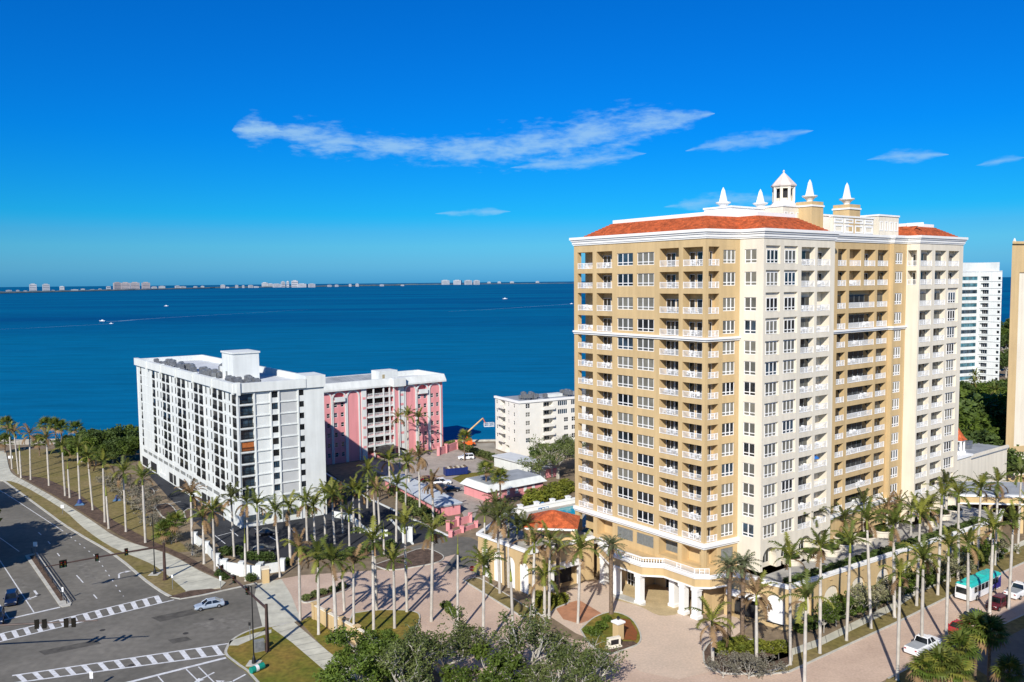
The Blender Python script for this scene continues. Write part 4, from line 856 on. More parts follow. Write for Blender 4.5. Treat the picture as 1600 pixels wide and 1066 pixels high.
# right terrace
R0 = (33.2, 128.6); R1 = (41.2, 121.8); R2 = (93.0, 156.1); RDk = 6.1
ter = empty('garden_terrace', (R1[0], R1[1], 0), 0, 'long tan walled garden terrace with white parapet along the palm street', 'podium')
tp = [FB.w(3, 0), R0, R1, R2, (97, 162), (92, 170), P8, P7, P6, P5, P4, P3, P2, P1]
mb = MB(); mb.prism(offset(relw(tp, R1), -.35, True), RDk - .5, RDk); mb.build('deck', K['paver3'], ter)
FTa = Fac(ter, R0, (R1[0] - R0[0], R1[1] - R0[1])); L_ = ln(R0, R1)
mb = wallmesh(6.2, 0, 6.5, [(1.2, 5.4, .05, 3.6, 4.0, True)]); sv = MB(); archwall(mb, 6.9, 9.8, .6, 5.2, 0, 6.2, L_, 6.5); arch_reveal(mb, 6.9, 9.8, .6, 5.2, 0, .5, False); mb.face([(6.2, 0, 0), (L_, 0, 0), (L_, 0, .6), (6.2, 0, .6)])
FTa.put('wall', mb.mesh('wall', K['tan']))
mb = MB(); mb.face([(p[0], .47, p[1]) for p in archpts(6.9, 9.8, .6, 5.2)]); FTa.put('arch_panel', mb.mesh('arch_panel', K['trim']))
mb = MB(); mb.box(1.22, 5.38, 1.2, 1.25, .05, 3.58); FTa.put('garage_door', mb.mesh('garage_door', K['dark']))
mb = MB(); mb.box(.8, 6.0, -1.0, .05, 3.75, 4.5); FTa.put('garage_canopy', mb.mesh('garage_canopy', K['trim']))
FTb = Fac(ter, R1, (R2[0] - R1[0], R2[1] - R1[1])); L_ = ln(R1, R2); n_ = 9; st = L_ / n_; mb = MB()
for k in range(n_): archwall(mb, k * st + 1.5, (k + 1) * st - 1.5, .8, 4.9, 0, k * st, (k + 1) * st, 6.5); arch_reveal(mb, k * st + 1.5, (k + 1) * st - 1.5, .8, 4.9, 0, .4, False); mb.face([(k * st, 0, 0), ((k + 1) * st, 0, 0), ((k + 1) * st, 0, .8), (k * st, 0, .8)])
FTb.put('wall', mb.mesh('wall', K['tan']))
for k in range(n_): mb = MB(); mb.face([(p[0], .37, p[1]) for p in archpts(k * st + 1.5, (k + 1) * st - 1.5, .8, 4.9)]); FTb.put('arch_panel', mb.mesh('arch_panel', K['cream']))
pr = relw([R0, R1, R2, (97, 162)], R1)
mb = MB(); mb.strip(pr, -.45, .12, 6.5, 6.82); mb.build('parapet', K['trim'], ter)
mb = MB(); mb.strip(pr, -.5, .22, 6.82, 7.05); mb.build('coping', K['trim'], ter)
mb = MB(); mb.strip(relw([R2, (97, 162)], R1), -.3, 0, 0, 6.5); mb.build('wall', K['tan'], ter)
for k in range(15):
    p = lerp(R1, R2, .03 + k * .066); mb = MB(); mb.box(-.28, .28, -.1, .1, 5.9, 6.3); mb.build('scupper', K['tan'], ter, (p[0] - R1[0] + .06, p[1] - R1[1] - .12, 0), FTb.ang)
mb = MB(); mb.strip(relw([lerp(R1, R2, .02), lerp(R1, R2, .98)], R1), -2.4, -.6, RDk, RDk + .5); hed = mb.build('planter_wall', K['tan'], ter)
# round planters
plm = MB(); plm.lathe([(1.55, 0), (1.7, .95), (1.85, .95), (1.85, 1.15), (1.6, 1.15), (1.55, 1.0)], 20); plm = plm.mesh('pot', [K['cream']])
soil = MB(); soil.lathe([(1.5, .98), (1.5, 1.04)], 16); soil = soil.mesh('soil', K['mulch'])
PLANT = [(1268, 872), (1298, 866), (1320, 858), (1351, 847), (1378, 837), (1318, 848), (1450, 820), (1471, 810), (1490, 804), (1236, 880)]
for k, (px, py) in enumerate(sorted(PLANT)):
    x, y = G(px, py, RDk); o = empty('round_planter', (x, y, RDk), 0, ordn(k) + ' round cream planter from the left on the garden terrace', 'planter', 'round terrace planters'); ob('pot', plm, o); ob('soil', soil, o)
# entrance pillar, sign and bollards
x, y = G(966, 1000); pi = empty('gate_pillar', (x, y, .14), .64, 'square tan pillar with white cap and lantern on the entrance island', 'pillar')
mb = MB(); mb.box(-.58, .58, -.58, .58, 0, 2.5); mb.build('shaft', K['tan'], pi); mb = MB(); mb.box(-.75, .75, -.75, .75, 2.5, 2.75); mb.taper((0, 0), 1.4, 1.4, 2.75, 2.95, .4, .4); mb.build('cap', K['trim'], pi)
mb = MB(); mb.taper((0, 0), .25, .25, 2.95, 3.3, .36, .36); mb.taper((0, 0), .42, .42, 3.3, 3.5, .05, .05); mb.build('lantern', K['black'], pi)
x, y = G(959, 1013); si = empty('entrance_sign', (x, y, .14), math.radians(22), 'low cream sign block with dark plaque on the entrance island', 'sign')
mb = MB(); mb.box(-1.0, 1.0, -.3, .3, 0, 1.5); mb.box(-1.15, 1.15, -.42, .42, 0, .25); mb.build('block', K['cream'], si); mb = MB(); mb.box(-.62, .62, -.36, -.3, .55, 1.25); mb.build('plaque', K['black'], si)
# tan boundary wall at the corner with piers
a, b = Vector(G(492, 968)), Vector(G(590, 1024)); L_ = (b - a).length + 7; d_ = (b - a).normalized(); bw = empty('boundary_wall', (a.x, a.y, 0), math.atan2(d_.y, d_.x), 'yellow tan garden wall with piers beside the corner sidewalk', 'wall')
mb = MB(); mb.box(0, L_, -.18, .18, 0, 2.3); mb.build('wall', K['tan'], bw)
n_ = 6
for k in range(n_):
    x0 = L_ * k / n_; mb = MB(); mb.box(x0 + .35, x0 + L_ / n_ - .35, -.26, .26, 2.3, 2.45); mb.build('coping', K['cream'], bw)
for k in range(n_ + 1): mb = MB(); x0 = L_ * k / n_; mb.box(x0 - .35, x0 + .35, -.35, .35, 0, 2.6); mb.box(x0 - .45, x0 + .45, -.45, .45, 2.6, 2.8); mb.build('pier', K['tan'], bw)
x, y = G(415, 910); gp = empty('gate_pillar', (x, y, 0), .4, 'tan square pillar across the side street beside the white wall', 'pillar'); mb = MB(); mb.box(-.6, .6, -.6, .6, 0, 2.5); mb.build('shaft', K['tan'], gp); mb = MB(); mb.box(-.7, .7, -.7, .7, 2.5, 2.75); mb.build('cap', K['cream'], gp)
# white curved wall at the car park entrance
def lowwall(name, pxs, h, label, m_='white', piers=True):
    p = wpoly(pxs); o = empty(name, (p[0][0], p[0][1], 0), 0, label, 'wall'); r = relw(p, p[0])
    mb = MB(); mb.strip(smooth(r, 3), -.15, .15, 0, h); mb.build('wall', K[m_], o)
    if piers:
        for q in r: mb = MB(); mb.box(q[0] - .4, q[0] + .4, q[1] - .4, q[1] + .4, 0, h + .3); mb.box(q[0] - .5, q[0] + .5, q[1] - .5, q[1] + .5, h + .3, h + .5); mb.build('pier', K[m_], o)
    return o
lowwall('garden_wall', [(305, 849), (324, 864), (340, 884), (350, 894)], 1.8, 'white stepped wall beside the car park entry palms')
lowwall('garden_wall', [(352, 896), (378, 900), (405, 904)], 2.2, 'curved white entrance wall in front of the clipped hedges')
lowwall('garden_wall', [(408, 898), (442, 892)], 1.8, 'short white wall behind the tan pillar')
lowwall('garden_wall', [(520, 808), (548, 814), (568, 832), (590, 838), (606, 838)], 1.4, 'long low white curving wall along the dark drive', piers=False)
lowwall('garden_wall', [(642, 846), (632, 848)], 2.6, 'white gate post wall at the end of the dark drive')
# ---------------------------------------------------------------- white apartment block
WN = (-59.3, 177.5); WF = (-110.6, 244.0); WR = (WN[0] + 19.5 * math.cos(math.radians(33)), WN[1] + 19.5 * math.sin(math.radians(33)))
WB = empty('white_apartment_block', (*WN, 0), 0, 'long white apartment block with dark balconies and rooftop machines', 'building')
LL = ln(WN, WF); FLg = Fac(WB, WF, (WN[0] - WF[0], WN[1] - WF[1])); FFr = Fac(WB, WN, (WR[0] - WN[0], WR[1] - WN[1])); LF = ln(WN, WR)
wz = [6.3 + 2.6 * i for i in range(9)]; ops = []; dk = [(.5, 3.6)]; nr = [(4.2, 5.0), (7.2, 8.0)]
for k in range(4):
    b = 9.0 + 13.9 * k; dk += [(b, b + 3.1), (b + 4.0, b + 7.1)]; nr += [(b + 8.1, b + 8.9), (b + 11.2, b + 12.0)]
dk += [(64.6, 67.7), (79, 80.6)]; nr += [(62, 62.8)]
fx = lambda p: (LL - p[1], LL - p[0])
for z in wz:
    for p in dk: a, b = fx(p); ops.append((a, b, z, z + 2.2, .22, True))
    for p in nr: a, b = fx(p); ops.append((a, b, z + .45, z + 2.1, .1, False))
gp_ = [(2 + 9.2 * k, 8.6 + 9.2 * k) for k in range(9)]
ops += [(*fx(p), .25, 2.9, .35, False) for p in gp_[1::3] + gp_[2::3]] + [(*fx((p[0] + .6, p[1] - .8)), 1.1, 2.5, .3, True) for p in gp_[0::3]] + [(*fx((3 + 5.2 * k, 7.4 + 5.2 * k)), 4.4, 5.3, .35, True) for k in range(15)]
FLg.put('wall', wallmesh(LL, 0, 29.8, ops).mesh('wall', K['white']))
for p in gp_[1::3] + gp_[2::3]: mb = MB(); a, b = fx(p); mb.box(a, b, .1, .2, .25, 2.9); FLg.put('garage_shade_panel', mb.mesh('garage_shade_panel', K['dark']))  # near-black panels stand in for the shade inside the open garage bays
for p in [(3 + 5.2 * k, 7.4 + 5.2 * k) for k in range(15)]: mb = MB(); a, b = fx(p); mb.box(a, b, .08, .2, 4.4, 5.3); FLg.put('louver', mb.mesh('louver', K['louver']))
bd = doormesh(3.06, 2.15, 2, 'black', 'glass'); bd2 = doormesh(1.6, 2.15, 1, 'black', 'glass'); bwn = winmesh(.8, 1.65, 1, 0, .05, fmat='black'); brl = railmesh(3.1, .9, 'black', False); brl2 = railmesh(1.6, .9, 'black', False)
for z in wz:
    for p in dk:
        a, b = fx(p); wd_ = b - a; FLg.put('glass_door', bd if wd_ > 2 else bd2, a + .02, random.choice((.14, .12, .1)), z + .02); FLg.put('railing', brl if wd_ > 2 else brl2, a, .0, z)
    for p in nr: put_window(FLg, bwn, fx(p)[0], .005, z + .45, random.choice((0, 1, 1, 3)))
mb = MB()
for i, z in enumerate(wz): mb = MB(); mb.box(0, LL, -.05, 0, z - .25, z - .02); FLg.put('floor_band', mb.mesh('floor_band', K['white']))
for s_ in (0, LL - 3.3, LL - 9, LL - 22.7, LL - 36.6, LL - 50.5, LL - 64.4): mb = MB(); mb.box(s_, s_ + .4, -.1, 0, 0, 29.8); FLg.put('fin', mb.mesh('fin', K['white']))
for k in range(6):
    w_ = LL / 6; mb = MB(); mb.box(k * w_ + .15, (k + 1) * w_ - .5, -.75, .3, 29.7, 31.7); mb.box((k + 1) * w_ - .5, (k + 1) * w_ + .15, -1.0, .3, 29.4, 31.9); FLg.put('parapet', mb.mesh('parapet', K['white']))
# front
opsf = []; fcol = [(.6, 3.5)]
for i, z in enumerate(wz):
    opsf += [(.6, 3.5, z, z + 2.2, 1.2, True), (7.5, 8.9, z + .9, z + 2.3, .25, False), (13.6, 14.8, z + .9, z + 2.2, .25, False), (3.95, 7.1, z + .05, z + 2.35, .12, True), (9.25, 13.2, z + .05, z + 2.35, .14, False)]
opsf += [(.6, 7.3, 4.6, 5.9, 1.0, True), (9.0, 13.4, 4.4, 5.9, 1.0, True), (.6, 7.3, .6, 2.6, 4, True), (8.8, 13.4, .6, 2.6, 4, True)]
FFr.put('wall', wallmesh(LF, 0, 29.8, opsf).mesh('wall', K['white']))
fd = doormesh(2.86, 2.15, 3, 'black', 'glass2'); ff = winmesh(1.36, 1.36, 2, 0, .06, fmat='black'); fs_ = winmesh(1.16, 1.26, 1, 0, .05, fmat='black'); gpn = MB(); gpn.box(0, 3.95, 0, .1, 0, 2.3); gpn = gpn.mesh('grey_panel', K['grey_panel']); sh_ = MB(); sh_.box(0, 2.7, 0, .05, 0, 2.1); sh_ = sh_.mesh('shutter', mat('orange_shutter', (.42, .13, .035), .6, .15, 3))
for i, z in enumerate(wz):
    FFr.put('glass_door', fd, .62, .7 if i != 4 else 1.0, z + .02); FFr.put('railing', railmesh(2.9, .9, 'black', False), .6, .05, z)
    if i == 4: FFr.put('shutter', sh_, .7, .3, z + .05)
    put_window(FFr, ff, 7.52, .1, z + .92, random.choice((1, 3))); put_window(FFr, fs_, 13.62, .1, z + .92, 1); FFr.put('grey_panel', gpn, 9.25, .1, z + .05)
for s_ in (0, 3.6, 7.15, 8.95, 13.3): mb = MB(); mb.box(s_, s_ + .3, -.2, 0, 0, 29.8); FFr.put('fin', mb.mesh('fin', K['white']))
for z in wz: mb = MB(); mb.box(.3, 13.3, -.1, 0, z - .25, z - .02); FFr.put('floor_band', mb.mesh('floor_band', K['white']))
mb = MB(); mb.box(-.8, 15.2, -.6, .3, 29.7, 31.7); FFr.put('parapet', mb.mesh('parapet', K['white']))
mb = MB(); mb.box(15.2, LF + .3, -.45, 7, 29.6, 32.3); FFr.put('stair_head', mb.mesh('stair_head', K['white']))
mb = MB(); mb.box(-.2, .6, -.95, -.6, 29.2, 32.0); FFr.put('parapet', mb.mesh('parapet', K['white']))
inL = FLg.inw; bk0 = (WR[0], WR[1]); bk1 = (WF[0] + inL.x * 19, WF[1] + inL.y * 19)
def relb(p): return (p[0] - WN[0], p[1] - WN[1])
mb = MB()
for a, b in ((WR, bk1), (bk1, WF)): a, b = relb(a), relb(b); mb.face([(*a, 0), (*b, 0), (*b, 29.8), (*a, 29.8)])
mb.build('rear_wall', K['white'], WB)
mb = MB(); mb.prism([relb(q) for q in (WN, WR, bk1, WF)], 29.5, 29.9); mb.build('roof_deck', K['rooflight'], WB)
mb = MB(); mb.strip([relb(q) for q in (WR, bk1, WF)], -.3, .3, 29.5, 31.4); mb.build('parapet', K['white'], WB)
pent = Fac(WB, FLg.w(LL - 27.5, 6.3), FLg.u); mb = MB(); mb.box(0, 7.6, 0, 6.4, 29.8, 36.4); mb.box(-.25, 7.85, -.25, 6.65, 36.4, 36.8); mb.box(-5, 0, 1, 6, 29.8, 32.6); pent.put('penthouse', mb.mesh('penthouse', K['white']))
mb = MB(); mb.box(2.5, 3.6, -.05, 0, 29.9, 32.0); mb.box(-3, -1.5, .95, 1.02, 30.6, 31.6); pent.put('vent', mb.mesh('vent', K['louver']))
# building name band (lettering)
def text3d(name, s_, size, F, x, y, z, m_, par=None, ext=.02):
    cu_ = bpy.data.curves.new(name, 'FONT'); cu_.body = s_; cu_.size = size; cu_.extrude = ext; cu_.align_x = 'CENTER'; tmp = bpy.data.objects.new(name, cu_); C.objects.link(tmp)
    dg = bpy.context.evaluated_depsgraph_get(); me = bpy.data.meshes.new_from_object(tmp.evaluated_get(dg)); bpy.data.objects.remove(tmp); bpy.data.curves.remove(cu_); me.name = name
    me.materials.clear(); me.materials.append(m_); o = F.put(name, me, x, y, z, par); o.rotation_euler = (math.pi / 2, 0, F.ang); return o
text3d('lettering', 'el Towers', .95, FFr, 9.6, -.24, 3.35, K['louver'])
# rooftop condensers
acm = MB(); acm.box(-.6, .6, -.6, .6, 1.1, 2.2); acm.lathe([(.5, 2.2), (.5, 2.36), (.32, 2.36)], 10)
for q in ((-.5, -.5), (.5, -.5), (.5, .5), (-.5, .5)): acm.box(q[0] - .05, q[0] + .05, q[1] - .05, q[1] + .05, 0, 1.1)
acm = acm.mesh('air_conditioner', K['metal'])
random.seed(5)
def ac_rows(F, x0, x1, y0, y1, z, n, lab, grp):
    for k in range(n): tag(ob('air_conditioner', acm, None, (*F.w(random.uniform(x0, x1), random.uniform(y0, y1)), z), F.ang + random.uniform(-.1, .1), scl=random.uniform(.8, 1.15)), lab, 'air conditioner', grp)
lab = 'grey air conditioning unit on the flat roof of the white apartment block'
for x0, x1, y0, y1, n in ((LL - 15, LL - 3, 2.5, 7.5, 17), (LL - 44, LL - 29, 2.5, 6.5, 15), (LL - 56, LL - 48, 3, 7, 11), (LL - 77, LL - 63, 3, 7, 10), (LL - 50, LL - 40, 12, 15, 9)): ac_rows(FLg, x0, x1, y0, y1, 29.35, n, lab, 'condensers on the white roof')
# ---------------------------------------------------------------- pink building
K0 = (-56.2, 239.0); K1 = (-22.4, 263.7); PB = empty('pink_apartment_block', (*K0, 0), 0, 'pink apartment block with white arches and central balconies', 'building'); FK = Fac(PB, K0, (K1[0] - K0[0], K1[1] - K0[1])); LK = ln(K0, K1)
def kx(px):
    d = ray(px, 640); r = Vector((d.x, d.y)); u = FK.u; O = FK.O; dt = u.x * -r.y + u.y * r.x; return ((-O.x) * -r.y + (-O.y) * r.x) / dt
arch = [(498.6, 517), (520.5, 539), (543, 560), (634, 649), (652, 668), (672, 687)]; arch = [(kx(a), kx(b)) for a, b in arch]
bx0, bx1 = kx(574), kx(613); pz = [1.0 + 2.95 * i for i in range(7)]; ops = []
wk = winmesh(1.0, 1.3, 1, .5, .06)
wl = []
for k, (a, b) in enumerate(arch):
    if k in (2, 3): continue
    for i in range(6 if k not in (1, 4) else 6):
        for t in (.22, .78): wl.append((a + (b - a) * t - .5, pz[i] + .9))
ops += [(x, x + 1.0, z, z + 1.3, .2, False) for x, z in wl] + [(bx0 + 2.6 * 0, bx1, z + .1, z + 2.55, 2.4, True) for z in pz]
ops += [(a + .3, b - .3, 18.9, 20.9, 1.2, True) for a, b in (arch[1], arch[4])]
FK.put('wall', wallmesh(LK, 0, 21.5, ops).mesh('wall', K['pink']))
for x, z in wl: put_window(FK, wk, x, .08, z, random.choice((1, 1, 3)))
for a, b in arch:
    mb = MB(); P = archpts(a, b, 0, 21.0, 14); Q = archpts(a - .45, b + .45, 0, 21.45, 14)
    for p, q, r, s_ in zip(P, P[1:], Q[1:], Q): mb.face([(p[0], -.25, p[1]), (q[0], -.25, q[1]), (r[0], -.25, r[1]), (s_[0], -.25, s_[1])]); mb.face([(p[0], -.25, p[1]), (q[0], -.25, q[1]), (q[0], 0, q[1]), (p[0], 0, p[1])]); mb.face([(s_[0], -.25, s_[1]), (r[0], -.25, r[1]), (r[0], 0, r[1]), (s_[0], 0, s_[1])])
    FK.put('arch_moulding', mb.mesh('arch_moulding', K['white']))
for a, b in (arch[1], arch[4]): mb = MB(); mb.box(a + .2, b - .2, -.9, .1, 18.3, 18.6); mb.box(a + .2, b - .2, -.9, -.75, 18.6, 19.7); FK.put('small_balcony', mb.mesh('small_balcony', K['white']))
for z in pz[1:]: mb = MB(); mb.box(bx0 - .1, bx1 + .1, -.7, 0, z - .35, z + .05); FK.put('balcony_slab', mb.mesh('balcony_slab', K['white'])); FK.put('railing', railmesh(bx1 - bx0, 1.0), bx0, -.6, z + .05)
bdk = doormesh(bx1 - bx0 - .4, 2.3, 6, 'black', 'glass')
for z in pz: FK.put('glass_door', bdk, bx0 + .2, 2.3, z + .1)
for t in (.22, .62, .86): x = bx0 + (bx1 - bx0) * t; mb = MB(); mb.box(x - .2, x + .2, -.75, -.4, 0, 21.5); FK.put('column', mb.mesh('column', K['white']))
for a, b, m_ in ((kx(564.5), kx(572), 'white'), (kx(614), kx(622), 'pink'), (kx(623), kx(631), 'white')):
    mb = MB(); mb.box(a, b, -.8 if m_ == 'pink' else -.4, 0, 0, 21.6); FK.put('bay', mb.mesh('bay', K[m_]))
    if m_ == 'white':
        for z in pz[1:]: mb = MB(); mb.box(a + .3, b - .3, -.45, -.39, z - .5, z + .2); FK.put('spandrel', mb.mesh('spandrel', K['pink']))
    else:
        for x in (a, b): mb = MB(); mb.box(x - .2, x + .2, -.9, -.6, 0, 21.6); FK.put('pilaster', mb.mesh('pilaster', K['white']))
mb = MB(); mb.box(-2, LK + .9, -1.1, .4, 21.5, 22.0); mb.add([(-2, -1.1, 22.0), (LK + .9, -1.1, 22.0), (LK + .5, -.4, 23.9), (-2, -.4, 23.9), (-2, .5, 22), (LK + .9, .5, 22), (LK + .5, .5, 23.9), (-2, .5, 23.9)], [(0, 1, 2, 3), (3, 2, 6, 7), (1, 5, 6, 2), (4, 0, 3, 7), (5, 4, 7, 6)]); FK.put('fascia', mb.mesh('fascia', K['white']))
a = kx(580); b = kx(627); mb = MB(); mb.box(b - 3.6, b + .6, -2.2, 0, 21.4, 23.95); FK.put('fascia', mb.mesh('fascia', K['white']))
mb = MB(); mb.box(-4, LK + .5, .4, 15.5, 21.4, 22.3); FK.put('roof_deck', mb.mesh('roof_deck', K['rooflight']))
mb = MB(); mb.box(-4, LK + .5, 15.5, 16, 21, 23.9); mb.box(LK, LK + .5, .45, 15.5, 22.3, 23.9); FK.put('parapet', mb.mesh('parapet', K['white']))
for k in range(26):
    mb = MB(); x = -2 + k * 1.25; mb.face([(x, 9, 22.4), (x + 1.15, 9, 22.4), (x + 1.15, 15.3, 23.8), (x, 15.3, 23.8)]); mb.face([(x, 9, 22.3), (x + .06, 9, 22.3), (x + .06, 15.3, 23.7), (x, 15.3, 23.7)]) if k % 3 == 0 else None
    FK.put('roof_panel', mb.mesh('roof_panel', K['roofgrey']))
mb = MB(); mb.box(kx(600), kx(600) + 6.5, 3, 8, 22.2, 25.9); FK.put('lift_head', mb.mesh('lift_head', K['white']))
mb = MB(); mb.box(kx(600) + 1.2, kx(600) + 2, 2.95, 3, 22.6, 24.8); FK.put('roof_door', mb.mesh('roof_door', mat('tan_door', (.45, .36, .2), .7)))
mb = MB(); q = FK.O + FK.u * LK - FK.r; q2 = q + FK.inw * 16; q3 = FK.O - FK.r + FK.inw * 16; q4 = FK.O - FK.r
for a, b in ((q, q2), (q2, q3), (q3, q4)): mb.face([(a.x, a.y, 0), (b.x, b.y, 0), (b.x, b.y, 21.5), (a.x, a.y, 21.5)])
mb.build('rear_wall', K['pink'], PB)
# dark awning at its door
mb = MB(); n = 8; w_ = 8
for k in range(n): t0, t1 = math.pi * k / n, math.pi * (k + 1) / n; mb.face([(-4 * math.cos(t0), 0, 2 + 1.8 * math.sin(t0)), (-4 * math.cos(t1), 0, 2 + 1.8 * math.sin(t1)), (-4 * math.cos(t1), -7, 2 + 1.8 * math.sin(t1)), (-4 * math.cos(t0), -7, 2 + 1.8 * math.sin(t0))])
for p in ((-3.9, -6.8), (3.9, -6.8)): mb.box(p[0] - .08, p[0] + .08, p[1] - .08, p[1] + .08, 0, 2)
FK.put('awning', mb.mesh('awning', K['black']), kx(600), -.5, 0)
# carport, pool house, court walls
cp = empty('carport', (*G(598, 752), 0), 0, 'long flat white roofed carport with pink walls in the pink court', 'carport')
a, b = Vector(G(604, 762, 0)), Vector(G(688, 808, 0)); F_ = Fac(cp, a, b - a); L_ = (b - a).length
mb = MB(); mb.box(-1, L_ + .5, -.9, 5.2, 2.3, 2.6); mb.box(-1.2, L_ + .7, -1.1, 5.4, 2.6, 2.72); F_.put('roof', mb.mesh('roof', mat('pale_blue_roof', (.58, .62, .66), .8, .1, .3)))
mb = MB(); mb.box(-.8, L_ + .2, 0, .3, 0, 2.3); mb.box(L_ - .1, L_ + .2, .3, 5.0, 0, 2.3); F_.put('wall', mb.mesh('wall', K['pink']))
for k in range(7): mb = MB(); mb.box(L_ * k / 6 - .15, L_ * k / 6 + .15, 4.7, 5.0, 0, 2.3); F_.put('post', mb.mesh('post', K['white']))
ph = empty('pool_house', (*G(790, 765), 0), 0, 'low pink pool house with white mansard edge and flat grey roof', 'building'); F_ = Fac(ph, G(763, 785), uD); 
mb = MB(); mb.box(0, 17, 0, 10.5, 0, 2.8); F_.put('wall', mb.mesh('wall', K['pink']))
mb = MB(); mb.taper((8.5, 5.25), 18.6, 12.1, 2.6, 4.0, 16.2, 9.6); F_.put('mansard', mb.mesh('mansard', K['white'])); mb = MB(); mb.box(.7, 16.3, .8, 9.7, 3.9, 4.06); F_.put('roof_deck', mb.mesh('roof_deck', K['roofgrey']))
for k in range(5): mb = MB(); mb.box(3 + k * 2.6, 3.9 + k * 2.6, -.06, 0, .8, 2.2); F_.put('window', mb.mesh('window', K['frame']))
pw = empty('garage_row', (*G(830, 740), 0), 0, 'low pale roofed garage row with pink end wall beside the trees', 'building'); F_ = Fac(pw, G(806, 738), uA); mb = MB(); mb.box(-10, 11, 0, 6, 0, 2.9); F_.put('wall', mb.mesh('wall', K['white'])); mb = MB(); mb.box(-10.4, 11.4, -.5, 6.4, 2.9, 3.2); F_.put('roof', mb.mesh('roof', K['rooflight']))
for k in range(2):
    mb = MB(); mb.prism([(11.41, 1.2 + k * 2.6), (11.46, 1.2 + k * 2.6), (11.46, 3.0 + k * 2.6), (11.41, 3.0 + k * 2.6)], .2, 2.5); F_.put('door', mb.mesh('door', K['pink']))
lowwall('court_wall', [(685, 712), (697, 708), (714, 702)], 2.4, 'short pink wall with white posts at the corner of the pink block', 'pink')
lowwall('court_wall', [(700, 829), (715, 822), (735, 816)], 1.6, 'pink gate wall at the foot of the carport', 'pink')
lowwall('court_wall', [(704, 839), (722, 832), (744, 824)], .9, 'low pink and white fence at the drive mouth', 'pink')
# ---------------------------------------------------------------- cream condominium by the water
Q0 = (-5.5, 261.5); Q1 = (2.0, 248.8); K['cream2'] = mat('off_white_stucco', (.78, .75, .68), .9, .04, .25)
CB = empty('cream_condominium', (*Q1, 0), 0, 'six storey cream condominium with flat grey roof by the water', 'building')
FQ = Fac(CB, Q0, (Q1[0] - Q0[0], Q1[1] - Q0[1])); FR = Fac(CB, Q1, (math.cos(math.radians(28)), math.sin(math.radians(28)))); LQ = ln(Q0, Q1); LR = 46
qz = [.6 + 2.62 * i for i in range(6)]
ops = [(3.2, 6.2, z + .9, z + 2.3, 1.4, True) for z in qz[1:]] + [(.6, 1.4, z + .9, z + 2.1, .2, False) for z in qz[1:]] + [(11.2, 12.0, z + .9, z + 2.1, .2, False) for z in qz[1:]] + [(8.0, 8.6, z + .9, z + 2.2, .2, False) for z in qz[1:]] + [(1.5, 4, .1, 2.4, 2, True), (6, 8.5, .1, 2.4, 2, True)]
FQ.put('wall', wallmesh(LQ, 0, 16.3, ops).mesh('wall', K['cream2']))
wq = winmesh(.8, 1.2, 1, .5, .05); wq3 = winmesh(.6, 1.3, 1, .5, .05); wq2 = winmesh(1.5, 1.35, 2, .5, .05); wq4 = winmesh(3.4, 1.5, 5, 0, .06)
for z in qz[1:]:
    put_window(FQ, wq, .6, .08, z + .9, 1); put_window(FQ, wq, 11.2, .08, z + .9, 1); put_window(FQ, wq3, 8.0, .08, z + .9, 1); mb = MB(); mb.box(2.9, 6.5, -1.0, -.85, z, z + .95); mb.box(2.9, 6.5, -.85, 0, z, z + .15); FQ.put('balcony', mb.mesh('balcony', K['cream2'])); FQ.put('glass_door', d2, 3.5, 1.32, z + .1)
ops = []
for i, z in enumerate(qz):
    if i == 0: continue
    ops += [(2.2, 3.7, z + .9, z + 2.25, .2, False), (8.4, 11.8, z + .8, z + 2.3, 1.5, True)]
    ops += [(13.6, 17.0, z + .8, z + 2.3, .2, False), (18.4, 21.8, z + .8, z + 2.3, .2, False)] if i > 3 else [(15.8, 17.3, z + .9, z + 2.25, .2, False), (18.6, 20.1, z + .9, z + 2.25, .2, False)]
    ops += [(24.5, 26, z + .9, z + 2.25, .2, False), (29, 32.4, z + .8, z + 2.3, 1.5, True)]
FR.put('wall', wallmesh(LR, 0, 16.3, ops).mesh('wall', K['cream2']))
for i, z in enumerate(qz):
    if i == 0: continue
    put_window(FR, wq2, 2.2, .08, z + .9); put_window(FR, wq2, 24.5, .08, z + .9)
    if i > 3: put_window(FR, wq4, 13.6, .08, z + .8, 3); put_window(FR, wq4, 18.4, .08, z + .8, 3)
    else: put_window(FR, wq2, 15.8, .08, z + .9, 1); put_window(FR, wq2, 18.6, .08, z + .9, 1)
    mb = MB(); mb.box(8.1, 12.1, -.9, -.75, z, z + .85); mb.box(8.1, 12.1, -.75, 0, z, z + .15); FR.put('balcony', mb.mesh('balcony', K['cream2'])); FR.put('glass_door', d3, 8.7, 1.42, z + .1)
mb = MB(); mb.box(-.3, LR, -.3, .4, 16.3, 17.0); FR.put('parapet', mb.mesh('parapet', K['trim'])); mb = MB(); mb.box(-.3, LQ - .31, -.3, .4, 16.3, 16.98); FQ.put('parapet', mb.mesh('parapet', K['trim']))
mb = MB(); mb.prism(relw([Q0, Q1, FR.w(LR), (FR.w(LR)[0] - 7.5, FR.w(LR)[1] + 12.7)], Q1), 16.2, 16.45); mb.build('roof_deck', K['roofgrey'], CB)
mb = MB(); mb.box(14, 19, 6, 9, 16.4, 17.3); FR.put('roof_house', mb.mesh('roof_house', K['white']))
random.seed(9)
for x0, x1, n in ((4, 12, 10), (20, 34, 16)): ac_rows(FR, x0, x1, 3, 10, 15.9, n, 'grey air conditioning unit on the flat roof of the cream condominium', 'condensers on the cream roof')
